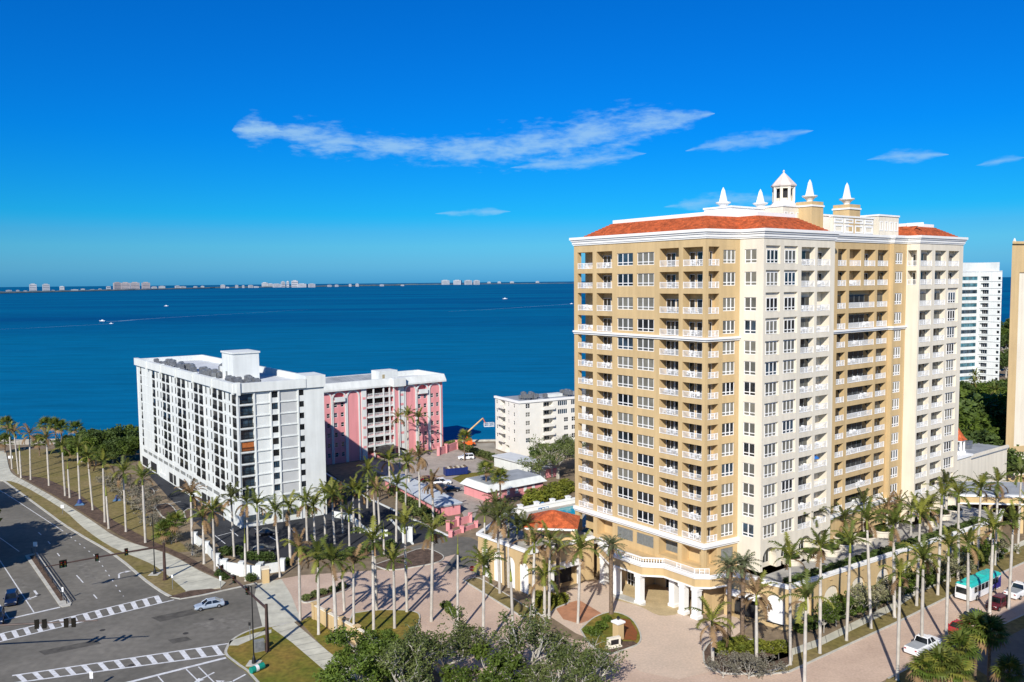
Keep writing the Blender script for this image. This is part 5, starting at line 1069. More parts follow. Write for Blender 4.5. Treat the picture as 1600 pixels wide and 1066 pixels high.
# ---------------------------------------------------------------- distant white tower, right
def XYd(px, Y): d = ray(px, 433); return (d.x * Y / d.y, Y)
V0 = XYd(1468, 402); V1 = XYd(1530, 412); V2 = XYd(1566, 404); VT = empty('white_bayfront_tower', (*V1, 0), 0, 'slim white tower with green window bands behind the tall tower', 'tower')
FV = Fac(VT, V0, (V1[0] - V0[0], V1[1] - V0[1])); FX = Fac(VT, V1, (V2[0] - V1[0], V2[1] - V1[1])); LV = ln(V0, V1); LX = ln(V1, V2); vz = [1.5 + 3.28 * i for i in range(16)]
FV.put('wall', wallmesh(LV, 0, 55.5, [(1, LV - 1.0, z + .7, z + 2.5, .4, False) for z in vz]).mesh('wall', K['white']))
mbg = MB(); mbg.box(1, LV - 1, .2, .3, 0, 1.8)
for k in range(7): mbg.box(1 + (LV - 2) * (k + .5) / 7, 1.15 + (LV - 2) * (k + .5) / 7, .12, .2, 0, 1.8, 1)
gA = mbg.mesh('window_band', [K['glass_green'], K['glass2']]); gB = mbg.mesh('window_band', [K['glass2'], K['black']])
for i, z in enumerate(vz): FV.put('window_band', gA if i % 3 != 1 else gB, 0, 0, z + .7)
FX.put('wall', wallmesh(LX, 0, 55.5, [(.8, 4.6, z + .5, z + 2.5, 1.2, True) for z in vz] + [(8.6, 9.8, z + .9, z + 2.2, .5, True) for z in vz]).mesh('wall', K['white']))
for z in vz: FX.put('glass_door', d3, 1.3, 1.1, z + .52); mb = MB(); mb.box(.4, LX, -.25, 0, z - .02, z + .12); FX.put('slab_edge', mb.mesh('slab_edge', K['grey_panel'])); mb = MB(); mb.box(8.6, 9.8, .35, .42, z + .9, z + 2.2); FX.put('window', mb.mesh('window', K['glass']))
mb = MB(); q = [V0, V1, V2, (V2[0] - 8, V2[1] + 26), (V0[0] - 4, V0[1] + 26)]; mb.prism(relw(q, V1), 55.3, 55.9); mb.build('roof_deck', K['rooflight'], VT)
mb = MB(); mb.prism(relw([lerp(V0, V1, .6), (V1[0] + .5, V1[1] + 1.5), (V2[0] - .6, V2[1] + 1.5), (V2[0] - 6, V2[1] + 18), (V0[0] + 8, V0[1] + 18)], V1), 55.9, 60.0); mb.build('penthouse', K['white'], VT)
mb = MB(); r = relw(q, V1)
for i in (2, 3, 4): a, b = r[i], r[(i + 1) % 5]; mb.face([(*a, 0), (*b, 0), (*b, 55.4), (*a, 55.4)])
mb.build('rear_wall', K['white'], VT)
# tan tower at the right edge
S0 = XYd(1580, 205); TR = empty('tan_tower', (*S0, 0), 0, 'tan tower with cream panels cut by the right edge', 'tower'); FT = Fac(TR, S0, (math.cos(.30), math.sin(.30))); FT2 = Fac(TR, (S0[0] + 15.5, S0[1] + 20), (-15.5, -20))
fz = [12 + 3.3 * i for i in range(14)]
ops = [(2.6, 13, 10.5, 54, .5, True), (2.6, 13, 3, 9, .5, True)]
FT.put('wall', wallmesh(40, 0, 61, ops).mesh('wall', K['tan']))
mb = MB(); mb.box(2.62, 12.98, .3, .45, 10.5, 54); mb.box(2.62, 12.98, .3, .45, 3, 9); FT.put('cream_panel', mb.mesh('cream_panel', K['cream']))
for z in fz[:13]: put_window(FT, w3, 6.5, .2, z); put_window(FT, w3, 18, -.06, z)
FT2.put('wall', wallmesh(25.3, 0, 61, []).mesh('wall', K['tan']))
mb = MB(); mb.prism([(-.5, -.5), (40, -.5), (40, 18), (24, 18)], 61, 61.6); FT.put('cornice', mb.mesh('cornice', K['tan']))
for k in range(10): mb = MB(); mb.taper((1 + 3.5 * k, .3), .5, .5, 61.6, 62.4, .15, .15); FT.put('finial', mb.mesh('finial', K['trim']))
# clubhouse and covered arcade right of the tower
ch = empty('clubhouse', (*XYd(1510, 186), 0), 0, 'low cream clubhouse with grey roof and small red capped cupola', 'building'); FH_ = Fac(ch, XYd(1496, 181), uD)
mb = MB(); mb.box(0, 9, 0, 10, 0, 12.6); FH_.put('wall', mb.mesh('wall', K['cream'])); mb = MB(); mb.box(-.3, 9.3, -.3, 10.3, 12.6, 13.0); FH_.put('cornice', mb.mesh('cornice', K['trim']))
mb = MB(); mb.box(9, 30, 1, 16, 0, 11.4); FH_.put('wing_wall', mb.mesh('wing_wall', K['cream'])); mb = MB(); mb.box(9.32, 30.3, .7, 16.3, 11.4, 11.6); FH_.put('roof_deck', mb.mesh('roof_deck', K['roofgrey']))
mb = MB(); mb.strip([(30.3, .7), (9.3, .7)], 0, .5, 11.6, 12.2); mb.strip([(9.5, 16.2), (30.3, 16.2)], 0, .5, 11.6, 12.6); FH_.put('parapet', mb.mesh('parapet', K['cream']))
mb = MB()
for k in range(6): a = math.pi / 3 * k; mb.tube([(1.5 * math.cos(a), 1.5 * math.sin(a), 0), (1.5 * math.cos(a), 1.5 * math.sin(a), 2.9)], .24, 6)
mb.lathe([(1.95, -.1), (1.95, .5), (1.7, .5)], 6); mb.lathe([(1.9, 2.8), (1.9, 3.1)], 6); cu = FH_.put('cupola', mb.mesh('cupola', K['trim']), 7.2, 2.5, 13.1)
mb = MB(); mb.lathe([(2.2, 3.1), (1.6, 3.7), (.8, 4.9), (.1, 6.2)], 6); ob('cupola_roof', mb.mesh('cupola_roof', K['tile']), cu)
mb = MB(); mb.lathe([(.2, 6.1), (.25, 6.4), (.03, 6.7)], 6); ob('finial', mb.mesh('finial', K['trim']), cu)
for k in range(3): mb = MB(); mb.box(-.7, .7, -.5, .5, 0, 1.1); tag(ob('roof_fan', mb.mesh('roof_fan', K['metal']), None, (*FH_.w(21 + 2.4 * k, 6 + k), 11.6), .6), 'boxy metal roof fan on the grey clubhouse roof', 'roof fan', 'clubhouse roof fans')
ar = empty('covered_arcade', (*XYd(1540, 170), 0), 0, 'tan flat roofed covered parking arcade right of the tower', 'building'); F_ = Fac(ar, XYd(1508, 170), (math.cos(-.12), math.sin(-.12)))
mb = MB(); mb.box(0, 40, 0, 12, 6.2, 7.6); F_.put('fascia', mb.mesh('fascia', K['tan'])); mb = MB(); mb.box(-.2, 40, -.25, 12.2, 7.6, 7.95); mb.box(-.1, 40, -.12, 0, 6.0, 6.3); F_.put('coping', mb.mesh('coping', K['trim'])); mb = MB(); mb.box(.5, 39, .5, 11.5, 7.95, 8.05); F_.put('roof_deck', mb.mesh('roof_deck', K['roofgrey']))
for k in range(7): mb = MB(); mb.box(6 * k, 6 * k + .8, .1, .9, 0, 6.2); F_.put('column', mb.mesh('column', K['tan']))
mb = MB(); mb.box(0, 40, 11.4, 11.8, 0, 6.2); F_.put('wall', mb.mesh('wall', K['mulch']))
# apartment block outside the frame, right of the camera: it shades the near right corner
ap = empty('street_apartment_block', (69, 71, 0), math.radians(36), 'cream apartment block on the near side of the palm street', 'building')
mb = MB(); mb.box(-12, 12, -12, 12, 0, 29); mb.box(-12.4, 12.4, -12.4, 12.4, 29, 30); mb.build('wall', K['cream'], ap)
for i in range(8):
    for k in range(6): mb = MB(); mb.box(-11 + 4 * k, -9 + 4 * k, 12, 12.1, 2 + 3.1 * i, 3.7 + 3.1 * i); mb.build('window', K['glass'], ap)
# ================================================================ plants
def frondmesh(name, L, a0, a1, m_, n=16, lw=.85, hang=.35, wd=.26, rw=.06):
    mb = MB(); p = Vector((0, 0, 0)); pts = [p.copy()]; an = []
    for k in range(n):
        a = a0 + (a1 - a0) * (k / (n - 1)) ** 1.15; an.append(a); p = p + Vector((math.cos(a), 0, math.sin(a))) * (L / n); pts.append(p.copy())
    for k in range(n):
        w0 = rw * (1 - k / n) + .012; w1 = rw * (1 - (k + 1) / n) + .012
        if k % 3 == 0:
            q = pts[min(k + 3, n)]; mb.face([pts[k] + Vector((0, w0, 0)), pts[k] - Vector((0, w0, 0)), q - Vector((0, w1, 0)), q + Vector((0, w1, 0))])
        if k < 2: continue
        t = k / n; l = lw * math.sin(min(1, t * 1.5 + .25) * math.pi * .5) * (1.05 - t * .55); d = Vector((math.cos(an[k]), 0, math.sin(an[k])))
        for s in (-1, 1):
            h = hang * random.uniform(.3, 1.5); tip = pts[k] + d * l * .55 + Vector((0, s * l * .85, -l * h)); b = d * wd * .5
            mb.face([pts[k] - b, pts[k] + b, tip])
            if k % 2: tip = pts[k] + d * l * .7 + Vector((0, s * l * .5, l * .25 - l * h * .6)); mb.face([pts[k], pts[k] + b * 1.6, tip])
    return mb.mesh(name, m_)
random.seed(2)
FRD = {}
for key, mm in (('g', 'frond'), ('y', 'frondy'), ('b', 'frondb'), ('d', 'frondd')):
    FRD[key] = [frondmesh('frond', 3.2, 1.4, .8, K[mm], 14), frondmesh('frond', 3.7, 1.15, -.35, K[mm]), frondmesh('frond', 3.7, .8, -.95, K[mm]), frondmesh('frond', 3.3, .15, -1.45, K[mm])]
FRD['date'] = [frondmesh('frond', 2.6, 1.2, .1, K['frondg'], 12, .6, .2, .2), frondmesh('frond', 3.1, .8, -.4, K['frondg'], 12, .6, .25, .2), frondmesh('frond', 2.8, .2, -.9, K['frondg'], 12, .6, .25, .2)]
FRD['dead'] = frondmesh('frond', 2.3, -.9, -1.5, K['frondb'], 10, .4, .1, .14)
def fanmesh(m_, R=.95, pet=.9):
    mb = MB(); mb.face([(0, .03, 0), (0, -.03, 0), (pet, -.03, .1), (pet, .03, .1)]); n = 13
    for k in range(n):
        a = -2.1 + 4.2 * k / (n - 1); b = .17; r = R * (1 - .25 * abs(a) / 2.1); c = Vector((pet, 0, .1)); f = lambda q, rr, z: c + Vector((math.cos(q) * rr, math.sin(q) * rr, z))
        mb.face([c, f(a - b, r * .55, .02 - .08 * abs(math.sin(a))), f(a, r, -.28 - .1 * random.random()), f(a + b, r * .55, .02 - .08 * abs(math.sin(a)))])
    return mb.mesh('frond', m_)
FAN = {'g': [fanmesh(K['leafb']), fanmesh(K['frond'])], 'b': [fanmesh(K['frondb'])], 'y': [fanmesh(K['frondy'])]}
def trunkmesh(name, prof, m_, n=9):
    mb = MB(); mb.lathe(prof, n); mb.sm = True; return mb.mesh(name, m_)
TRK = [trunkmesh('trunk', [(.36, 0), (.30, .03), (.27, .12), (.29, .4), (.28, .65), (.22, .9), (.19, 1)], K['trunk']), trunkmesh('trunk', [(.33, 0), (.26, .04), (.25, .2), (.26, .55), (.23, .8), (.18, 1)], K['trunk'])]
TRS = trunkmesh('trunk', [(.26, 0), (.2, .05), (.19, .5), (.2, .9), (.24, 1)], K['trunkb'], 8)
TRD = trunkmesh('trunk', [(.42, 0), (.34, .05), (.31, .5), (.33, .85), (.5, .93), (.52, 1), (.2, 1.06)], K['trunkb'], 10)
SHF = trunkmesh('crownshaft', [(.19, 0), (.21, .25), (.16, .8), (.10, 1.5), (.05, 1.9)], K['shaft'], 8)
SPR = trunkmesh('spear_leaf', [(.06, 0), (.05, 1.0), (.01, 2.2)], K['frondy'], 5)
def royal(x, y, z, H, label, group, n=13, dead=2, cs='ggy', sz=1.0):
    o = empty('royal_palm', (x, y, z), random.uniform(0, 6.28), label, 'palm tree', group); o.rotation_euler = (random.gauss(0, .022), random.gauss(0, .022), random.uniform(0, 6.28)); n = n if n <= 0 else max(7, int(n * random.uniform(.7, 1.3))); sz *= random.uniform(.88, 1.12); dead = random.choice((0, 1, dead, dead, dead + 3))
    ob('trunk', random.choice(TRK), o, scl=(sz * .86, sz * .86, H)); ob('crownshaft', SHF, o, (0, 0, H - .02), scl=sz)
    if n <= 0: ob('spear_leaf', SPR, o, (0, 0, H + 1.2)); return o
    ob('spear_leaf', SPR, o, (0, 0, H + 1.5))
    ph = random.uniform(0, 6.28)
    for k in range(n):
        t = k / n; lv = 0 if t < .22 else (1 if t < .6 else (2 if t < .85 else 3)); a = ph + k * 2.4
        ob('frond', FRD[random.choice(cs)][lv], o, (math.cos(a) * .1, math.sin(a) * .1, H + 1.55 - .35 * t), rot=(random.uniform(-.15, .15), random.uniform(-.12, .12), a), scl=sz * random.uniform(.88, 1.12))
    for k in range(dead):
        a = random.uniform(0, 6.28); ob('frond', FRD['b'][3], o, (math.cos(a) * .15, math.sin(a) * .15, H + 1.0), rot=(random.uniform(-.3, .3), random.uniform(.0, .5), a), scl=sz * random.uniform(.8, 1.05))
    return o
def sabal(x, y, z, H, label, group, n=26, r=1.0, cs='ggggy'):
    o = empty('sabal_palm', (x, y, z), 0, label, 'palm tree', group); ob('trunk', TRS, o, scl=(1, 1, H))
    for k in range(n):
        t = k / n; a = k * 2.4; e = 1.35 - 2.0 * t; c = 'b' if t > .88 else random.choice(cs)
        ob('frond', random.choice(FAN[c]), o, (0, 0, H - .1), rot=(random.uniform(-.3, .3), -e, a), scl=r * random.uniform(.9, 1.2))
    return o
def date(x, y, z, H, label, group, n=34, r=1.0):
    o = empty('date_palm', (x, y, z), 0, label, 'palm tree', group); ob('trunk', TRD, o, scl=(1, 1, H))
    for k in range(n):
        t = k / n; lv = 0 if t < .3 else (1 if t < .7 else 2); ob('frond', FRD['date'][lv], o, (0, 0, H + .1), rot=(random.uniform(-.2, .2), random.uniform(-.15, .15), k * 2.4), scl=r * random.uniform(.9, 1.1))
    for k in range(7): ob('frond', FRD['dead'], o, (0, 0, H - .05), rot=(0, -.5, k * .9), scl=r * .9)
    return o
random.seed(31)
def row(name_fmt, group, items, kind=royal, zb=0, **kw):
    """items: (base px, base py, crown py[, extra]) sorted from the left"""
    items = sorted(items, key=lambda q: q[0])
    for k, it in enumerate(items):
        x, y = G(it[0], it[1], zb); H = Zat(it[0], it[2], y) - zb; ex = it[3] if len(it) > 3 else ''; a = dict(kw)
        if 's' in ex: a.update(n=0)
        if 'b' in ex: a.update(cs='gbby', dead=4)
        if 'y' in ex: a.update(cs='yyg')
        if 'd' in ex: a.update(cs='dd', n=15)
        if 'f' in ex: a.update(n=15, dead=3)
        kind(x, y, zb, H - (1.0 if kind is royal and 's' not in ex else 0), name_fmt.format(ordn(k)), group, **a)
row('{} tall palm from the left along the park path', 'palms along the park path', [(19, 733, 676, 'b'), (33, 747, 704, 's'), (48, 750, 681, 'b'), (29, 741, 677, 'b'), (76.6, 759, 688, 'b'), (102, 775, 700), (109, 778, 733, 's'), (125, 784, 700), (145, 797, 715), (164, 816, 725), (170, 826, 775, 's'), (197, 831, 740), (227.5, 848, 750)])
row('{} pale trunk palm from the left at the car park entry', 'palms at the car park entry', [(301.6, 867, 777, 'b'), (319, 881, 812, 'b'), (336, 892, 802), (366, 870, 780, 'd'), (387.5, 870, 789), (404, 877, 792), (437.5, 902, 803), (454, 880, 797), (384, 908, 849, 's'), (493, 867, 794, 'f')])
row('{} palm from the left of the near row by the garden wall', 'palms by the garden wall', [(469, 970, 861, 'b'), (498, 992.5, 876), (526, 1006.6, 881), (553, 999.5, 885, 'b'), (584, 989.7, 850, 'f'), (616.7, 982.7, 881), (636, 957, 824, 'y'), (588.5, 954.5, 833, 's'), (674, 971, 836, 'y'), (715, 991, 867, 's'), (755, 1016, 887), (802, 996, 909, 's'), (538, 955, 895, 's')])
row('{} palm from the left in the grove along the dark drive', 'palms along the dark drive', [(523, 850, 777, 'f'), (546, 853, 808), (553, 833, 768), (536, 833, 775, 'b'), (563, 833, 772, 'f'), (594, 842, 769, 'b'), (586, 836, 763), (600, 866, 842, 's'), (619, 848, 760), (480, 846, 788, 'f'), (508, 838, 775, 'f')])
row('{} palm from the left between carport and pink court', 'palms of the pink court', [(574, 794, 738), (633.5, 797, 726), (656, 803, 716, 'b'), (677, 817, 757, 'b'), (608, 706, 640), (625, 732, 655, 'b'), (638, 718, 652), (655, 712, 655), (640, 770, 725), (610, 772, 722)])
row('{} palm from the left in front of the arched podium', 'palms by the arched podium', [(781, 928, 812, 'd'), (833, 964, 855, 'b'), (858, 966, 848), (851, 963, 905), (903, 974, 862), (795, 918, 840, 's')])
row('{} palm from the left along the far kerb of the palm street', 'palms on the far kerb', [(1235, 1040, 873), (1281, 1022, 859), (1322.5, 1002, 853), (1361, 983, 819), (1397.6, 966, 825), (1432, 947.5, 808, 'y'), (1465, 930.6, 776, 'y'), (1497, 907, 777), (1526, 890, 766), (1555, 884, 757), (1182, 1044, 935, 'b'), (1590, 866, 745)])
row('{} palm from the left along the near kerb of the palm street', 'palms on the near kerb', [(1257, 1072, 943), (1402, 1064, 906), (1440, 1016, 879), (1478, 1005, 859), (1512, 973, 853, 'y'), (1546, 959, 831), (1576, 952, 818), (1605, 935, 800)])
row('{} palm from the left on the garden terrace', 'palms on the garden terrace', [(1186, 878, 817, 'd'), (1243, 868, 812, 'd'), (1267, 863, 806, 'd'), (1288, 850, 808, 'd'), (1320, 846, 814, 'd'), (1350, 838, 790, 'd'), (1385, 834, 795, 'b'), (1423, 845, 800, 'd'), (1450, 832, 797, 'd'), (1402, 826, 790, 'b'), (1478, 806, 760, 'd')], zb=6.1, sz=.9, n=11)
row('{} date palm from the left around the entrance plaza', 'date palms of the entrance', [(872, 932, 852), (955, 960, 855), (1139, 1008, 888), (1160, 1003, 884)], kind=date)
row('{} bushy palm from the left on the pool deck corner', 'bushy palms on the pool deck', [(757, 838, 808, 'd'), (775, 838, 790, 'd'), (795, 842, 808, 'd'), (808, 846, 826, 'd'), (822, 850, 830, 'd'), (785, 832, 800, 'b')], zb=6.6, sz=.85)
row('{} sabal palm from the left at the beach edge', 'sabal palms at the beach', [(12, 692, 662), (72, 694, 664), (88, 700, 665), (97, 700, 668), (120, 704, 670), (8, 708, 690), (62, 712, 692)], kind=sabal, r=1.7)
row('{} sabal palm from the left between car park and park path', 'sabal palms by the car park', [(275, 848, 816), (258, 850, 830)], kind=sabal, r=1.5)
random.seed(77)
for k, (px, py, H, r) in enumerate(sorted([(1446, 1046, 5.5, 1.25), (1468, 1038, 6, 1.3), (1500, 1014, 6.5, 1.4), (1526, 980, 7.2, 1.35), (1547, 990, 7, 1.45), (1492, 1048, 5.5, 1.3), (1577, 1050, 5, 1.2)])):
    x, y = G(px, py, H); sabal(x, y, 0, H, f'{ordn(k)} fan palm from the left in the near right corner', 'fan palms in the near corner', n=34, r=r, cs='ggggyy')
x, y = G(1114, 1046); royal(x, y, 0, 5.2, 'leaning young palm with drooping brown fronds beside the plaza', 'young entrance palm', n=9, dead=7, cs='yyg', sz=1.2)
for k, (px, py, H) in enumerate([(818, 702, 7.5), (726, 720, 7.0), (760, 778, 7), (782, 800, 8)]):
    x, y = G(px, py); sabal(x, y, 0, H, ['palm in front of the cream condominium', 'palm on the court lawn in front of the blue dumpster', 'palm at the left end of the pink pool house', 'palm in front of the pink pool house wall'][k], 'court palms', n=26, r=1.5, cs='gggyy')
# ---- broadleaf trees and shrubs
def leaves(mb, c, r, n, s, flat=.7):
    for _ in range(n):
        while True:
            v = Vector((random.uniform(-1, 1), random.uniform(-1, 1), random.uniform(-1, 1)))
            if .15 < v.length < 1: break
        p = Vector(c) + Vector((v.x * r, v.y * r, v.z * r * flat)); a = Vector((random.uniform(-1, 1), random.uniform(-1, 1), random.uniform(-.6, .6))).normalized(); b = a.cross(Vector((random.uniform(-1, 1), random.uniform(-1, 1), random.uniform(-1, 1)))).normalized()
        q = s * random.uniform(.6, 1.3); mb.face([p - a * q, p + b * q * .55, p + a * q, p - b * q * .55])
def tree_mesh(H, R, seed, leaf, bark, nl=7, per=45, ls=.3, clump=1.1, trunk=.28, sub=4, base=.28, twist=.5):
    random.seed(seed); br = MB(); cr = MB(); tips = []
    def limb(p, d, L, r, dep):
        pts = [p]; q = p.copy(); dd = d.copy(); k = 4
        for i in range(k):
            dd = (dd + Vector((random.uniform(-twist, twist), random.uniform(-twist, twist), random.uniform(-.25, .3))) * .5).normalized(); q = q + dd * (L / k); pts.append(q.copy())
        br.tube(pts, [r * (1 - .6 * i / k) for i in range(k + 1)], 5, cap=False)
        if dep == 0: tips.append(pts[-1]); tips.append(pts[-2]) if random.random() < .5 else None; return
        for i in range(sub):
            j = random.choice((2, 3, 4, 4)); nd_ = (dd + Vector((random.uniform(-1, 1), random.uniform(-1, 1), random.uniform(-.4, .6))) * .9).normalized(); limb(pts[j].copy(), nd_, L * random.uniform(.5, .75), r * .5, dep - 1)
    tz = H * base; br.tube([(0, 0, 0), (.05, 0, tz * .5), (0, .05, tz)], [trunk * 1.4, trunk, trunk * .9], 7)
    for i in range(nl):
        a = 6.283 * i / nl + random.uniform(-.3, .3); e = random.uniform(.25, 1.1); limb(Vector((0, 0, tz)), Vector((math.cos(a) * math.cos(e), math.sin(a) * math.cos(e), math.sin(e))), R * random.uniform(.5, .68), trunk * .6, 2 if sub > 2 else 1)
    for tp in tips:
        if per: leaves(cr, tp, clump * random.uniform(.6, 1.25), int(per * random.uniform(.3, 1.6)), ls)
    return br.mesh('trunk', K[bark]), cr.mesh('crown', K[leaf])
OAK = [tree_mesh(10.5, 6.8, 101, 'leaf', 'bark', 9, 25, .2, 1.0, .36, 5), tree_mesh(10, 6.5, 102, 'leaf', 'bark', 9, 15, .2, 1.0, .34, 5), tree_mesh(7, 4.6, 103, 'leafb', 'bark', 8, 30, .2, .8, .24)]
SCR = [tree_mesh(4, 3.0, 111, 'leafgrey', 'bark', 7, 5, .16, .5, .09, 4, .12), tree_mesh(4, 3.0, 112, 'leafgrey', 'bark', 7, 9, .16, .5, .09, 4, .12)]
DEN = [tree_mesh(8, 4.6, 121, 'leafd', 'bark', 8, 34, .36, 1.2, .22), tree_mesh(8, 4.6, 122, 'leafb', 'bark', 8, 34, .36, 1.2, .22)]
ORN = [tree_mesh(5.0, 3.0, 131, 'leafb', 'bark', 7, 16, .2, .6, .1, 3, .28), tree_mesh(5.0, 3.0, 132, 'leafp', 'bark', 7, 16, .18, .6, .1, 3, .28)]
def plant(name, ms, x, y, z, s, label, cat, group=None, sz=None):
    o = empty(name, (x, y, z), random.uniform(0, 6.28), label, cat, group); o.scale = (s, s, sz or s); ob('trunk', ms[0], o); ob('crown', ms[1], o); return o
random.seed(41)
plant('live_oak', OAK[2], *G(566, 1052), 0, 1.0, 'small green oak leftmost in the foreground beside the tan wall', 'tree')
plant('live_oak', OAK[0], -9.5, 105.5, 0, .92, 'large spreading oak with grey limbs in the centre foreground', 'tree')
plant('live_oak', OAK[2], -16, 104.5, 0, .95, 'low bushy green oak between the small oak and the large oak', 'tree')
plant('live_oak', OAK[1], 2.0, 104.5, 0, .98, 'sparse grey limbed oak right of the large foreground oak', 'tree')
plant('live_oak', OAK[1], 9.5, 101.5, 0, .74, 'rightmost sparse oak at the bottom by the plaza entrance', 'tree')
plant('live_oak', OAK[2], -3.5, 100, 0, 1.1, 'low oak at the bottom edge between the two grey oaks', 'tree')
plant('live_oak', OAK[2], -20, 101, 0, 1.1, 'green oak low at the bottom left of the foreground canopy', 'tree')
plant('live_oak', OAK[1], -14, 100, 0, .85, 'bare limbed oak at the bottom edge below the small oaks', 'tree')
plant('live_oak', OAK[0], 5.5, 99, 0, .75, 'leafy oak at the bottom edge right of the centre', 'tree')
for k, (px, py, s) in enumerate([(1130, 1060, .8), (1170, 1062, .9), (1205, 1058, .75), (1155, 1050, .7)]): plant('bare_shrub', SCR[k % 2], *G(px, py), .1, s, ordn(k) + ' twiggy grey shrub from the plaza along the street corner', 'shrub', 'twiggy corner shrubs')
plant('live_oak', OAK[0], *G(872, 748), 0, 1.15, 'grey limbed oak between the cream condominium and the tower', 'tree'); plant('live_oak', OAK[0], *G(905, 738), 0, 1.1, 'leafier oak touching the left edge of the tower', 'tree')
plant('broadleaf_tree', DEN[0], *G(848, 726), 0, .75, 'round dark tree in front of the cream condominium', 'tree')
for k, (px, py, v, s) in enumerate([(128, 722, 1, 1.0), (148, 716, 0, 1.1), (166, 712, 1, 1.1), (184, 712, 0, 1.15), (200, 708, 1, 1.1), (212, 716, 0, .9), (176, 724, 0, .9), (150, 728, 1, .8), (196, 722, 1, .9), (110, 712, 0, .8), (134, 706, 0, .9)]):
    plant('broadleaf_tree', DEN[v], *G(px, py), 0, s, ['{} dark', '{} bright'][v].format(ordn(k)) + ' green shore tree in the thicket left of the white block', 'tree', 'shore thicket trees')
for k, (px, py, s) in enumerate([(168, 760, .9), (190, 772, 1), (205, 790, 1), (222, 800, .95), (235, 822, .9), (250, 830, .8), (212, 768, .9), (240, 800, .8), (268, 850, .7), (300, 868, .6), (225, 780, .9), (182, 756, .8)]):
    plant('bare_shrub', SCR[k % 2], *G(px, py), 0, s * 1.1, ordn(k) + ' brown leafless shrub in the scrub beside the car park', 'shrub', 'leafless scrub')
shr = MB(); random.seed(51)
def shrub_mesh(leaf, n=420, s=.2):
    cr = MB(); leaves(cr, (0, 0, .75), 1.15, n, s, .75); leaves(cr, (.4, .2, .9), .7, n // 4, s, .8); st = MB()
    for k in range(5): a = k * 1.26; st.tube([(0, 0, 0), (math.cos(a) * .35, math.sin(a) * .35, .8)], [.05, .02], 4)
    return st.mesh('stem', K['bark']), cr.mesh('foliage', K[leaf])
SHB = {k: shrub_mesh(k) for k in ('leafb', 'leafd', 'leafy', 'leaf')}
def shrubs(items, key, label, group, zb=0, name='shrub', s=1.0):
    items = sorted(items)
    for k, it in enumerate(items):
        x, y = G(it[0], it[1], zb); sc_ = (it[2] if len(it) > 2 else 1) * s; o = empty(name, (x, y, zb), random.uniform(0, 6), label.format(ordn(k) if k < 30 else 'last'), 'shrub', group); o.scale = (sc_, sc_, sc_ * random.uniform(.8, 1.05)); ob('stem', SHB[key][0], o); ob('foliage', SHB[key][1], o)
shrubs([(352, 868), (362, 866), (372, 866), (386, 874), (396, 874), (408, 876), (420, 876), (344, 900, .8), (352, 905, .8), (392, 908, .8), (430, 888, .8), (448, 884, .8)], 'leafd', '{} clipped dark shrub from the left by the white entrance wall', 'clipped entrance shrubs', s=1.15)
shrubs([(826, 790), (836, 786), (846, 784), (857, 780), (868, 776), (880, 772), (892, 768), (832, 780), (850, 774), (866, 768), (884, 762), (874, 784)], 'leafy', '{} yellow green shrub from the left in the bed behind the pool deck', 'bed behind the pool deck', s=1.7)
shrubs([(846, 946), (860, 940), (872, 944), (842, 936), (880, 940)], 'leafy', '{} yellow green shrub from the left by the garage lawn', 'garage lawn shrubs', s=.9)
shrubs([(1150, 1018), (1140, 1012), (1160, 1012), (1172, 1020), (1185, 1018), (1205, 1020), (1220, 1018), (1128, 1022)], 'leafy', '{} yellow green shrub from the left at the terrace corner', 'terrace corner shrubs', s=1.1)
shrubs([(930, 994, 1), (920, 990, .9), (940, 984, 1), (948, 972, .8)], 'leafb', '{} green shrub from the left on the entrance island', 'entrance island shrubs', s=.9)
shrubs([(478, 938), (492, 933), (505, 929), (520, 925), (534, 920)], 'leaf', '{} small shrub from the left on the street median', 'median shrubs', s=.75)
shrubs([(616, 774), (624, 780), (632, 785), (640, 790), (648, 795), (656, 800), (664, 804), (672, 810), (680, 815), (688, 820), (652, 806), (668, 817)], 'leaf', '{} shrub from the left between drive and carport', 'drive bed shrubs', s=1.3)
shrubs([(520, 870), (548, 866), (572, 864), (470, 868), (500, 874), (590, 858), (536, 874), (610, 856), (560, 874)], 'leafd', '{} shrub from the left in the bed between car park and street', 'street bed shrubs', s=1.1)
shrubs([(700, 700), (708, 699), (716, 700), (724, 703), (732, 706), (741, 709), (750, 713), (760, 716), (768, 719), (777, 722)], 'leafgrey' if 'leafgrey' in SHB else 'leaf', '{} olive hedge shrub from the left behind the dumpster', 'olive hedge', s=1.5)
shrubs([(704, 958), (696, 950), (712, 964)], 'leafb', '{} light green shrub from the left on the oak lawn', 'oak lawn shrubs', s=.8)
shrubs([(575, 1000), (588, 1010), (600, 1016), (562, 990), (590, 996)], 'leafy', '{} yellowish shrub from the left behind the tan garden wall', 'garden wall shrubs', s=.8)
# terrace hedges and planter plants
random.seed(61)
for k in range(26):
    p = lerp(R1, R2, .035 + k * .036); n_ = FTb.inw; x, y = p[0] + n_.x * 1.5, p[1] + n_.y * 1.5; o = empty('hedge_shrub', (x, y, RDk + .4), random.uniform(0, 6), f'{ordn(k)} dark hedge shrub from the corner along the terrace parapet', 'shrub', 'terrace hedge'); o.scale = (1.05, 1.05, .6); ob('stem', SHB['leafd'][0], o); ob('foliage', SHB['leafd'][1], o)
for k, (px, py) in enumerate(sorted(PLANT)):
    x, y = G(px, py, RDk); o = empty('planter_shrub', (x, y, RDk + 1.0), 0, f'{ordn(k)} low shrub from the left filling a round terrace planter', 'shrub', 'planter shrubs'); o.scale = (1.2, 1.2, .45); ob('stem', SHB['leafd'][0], o); ob('foliage', SHB['leafd'][1], o)
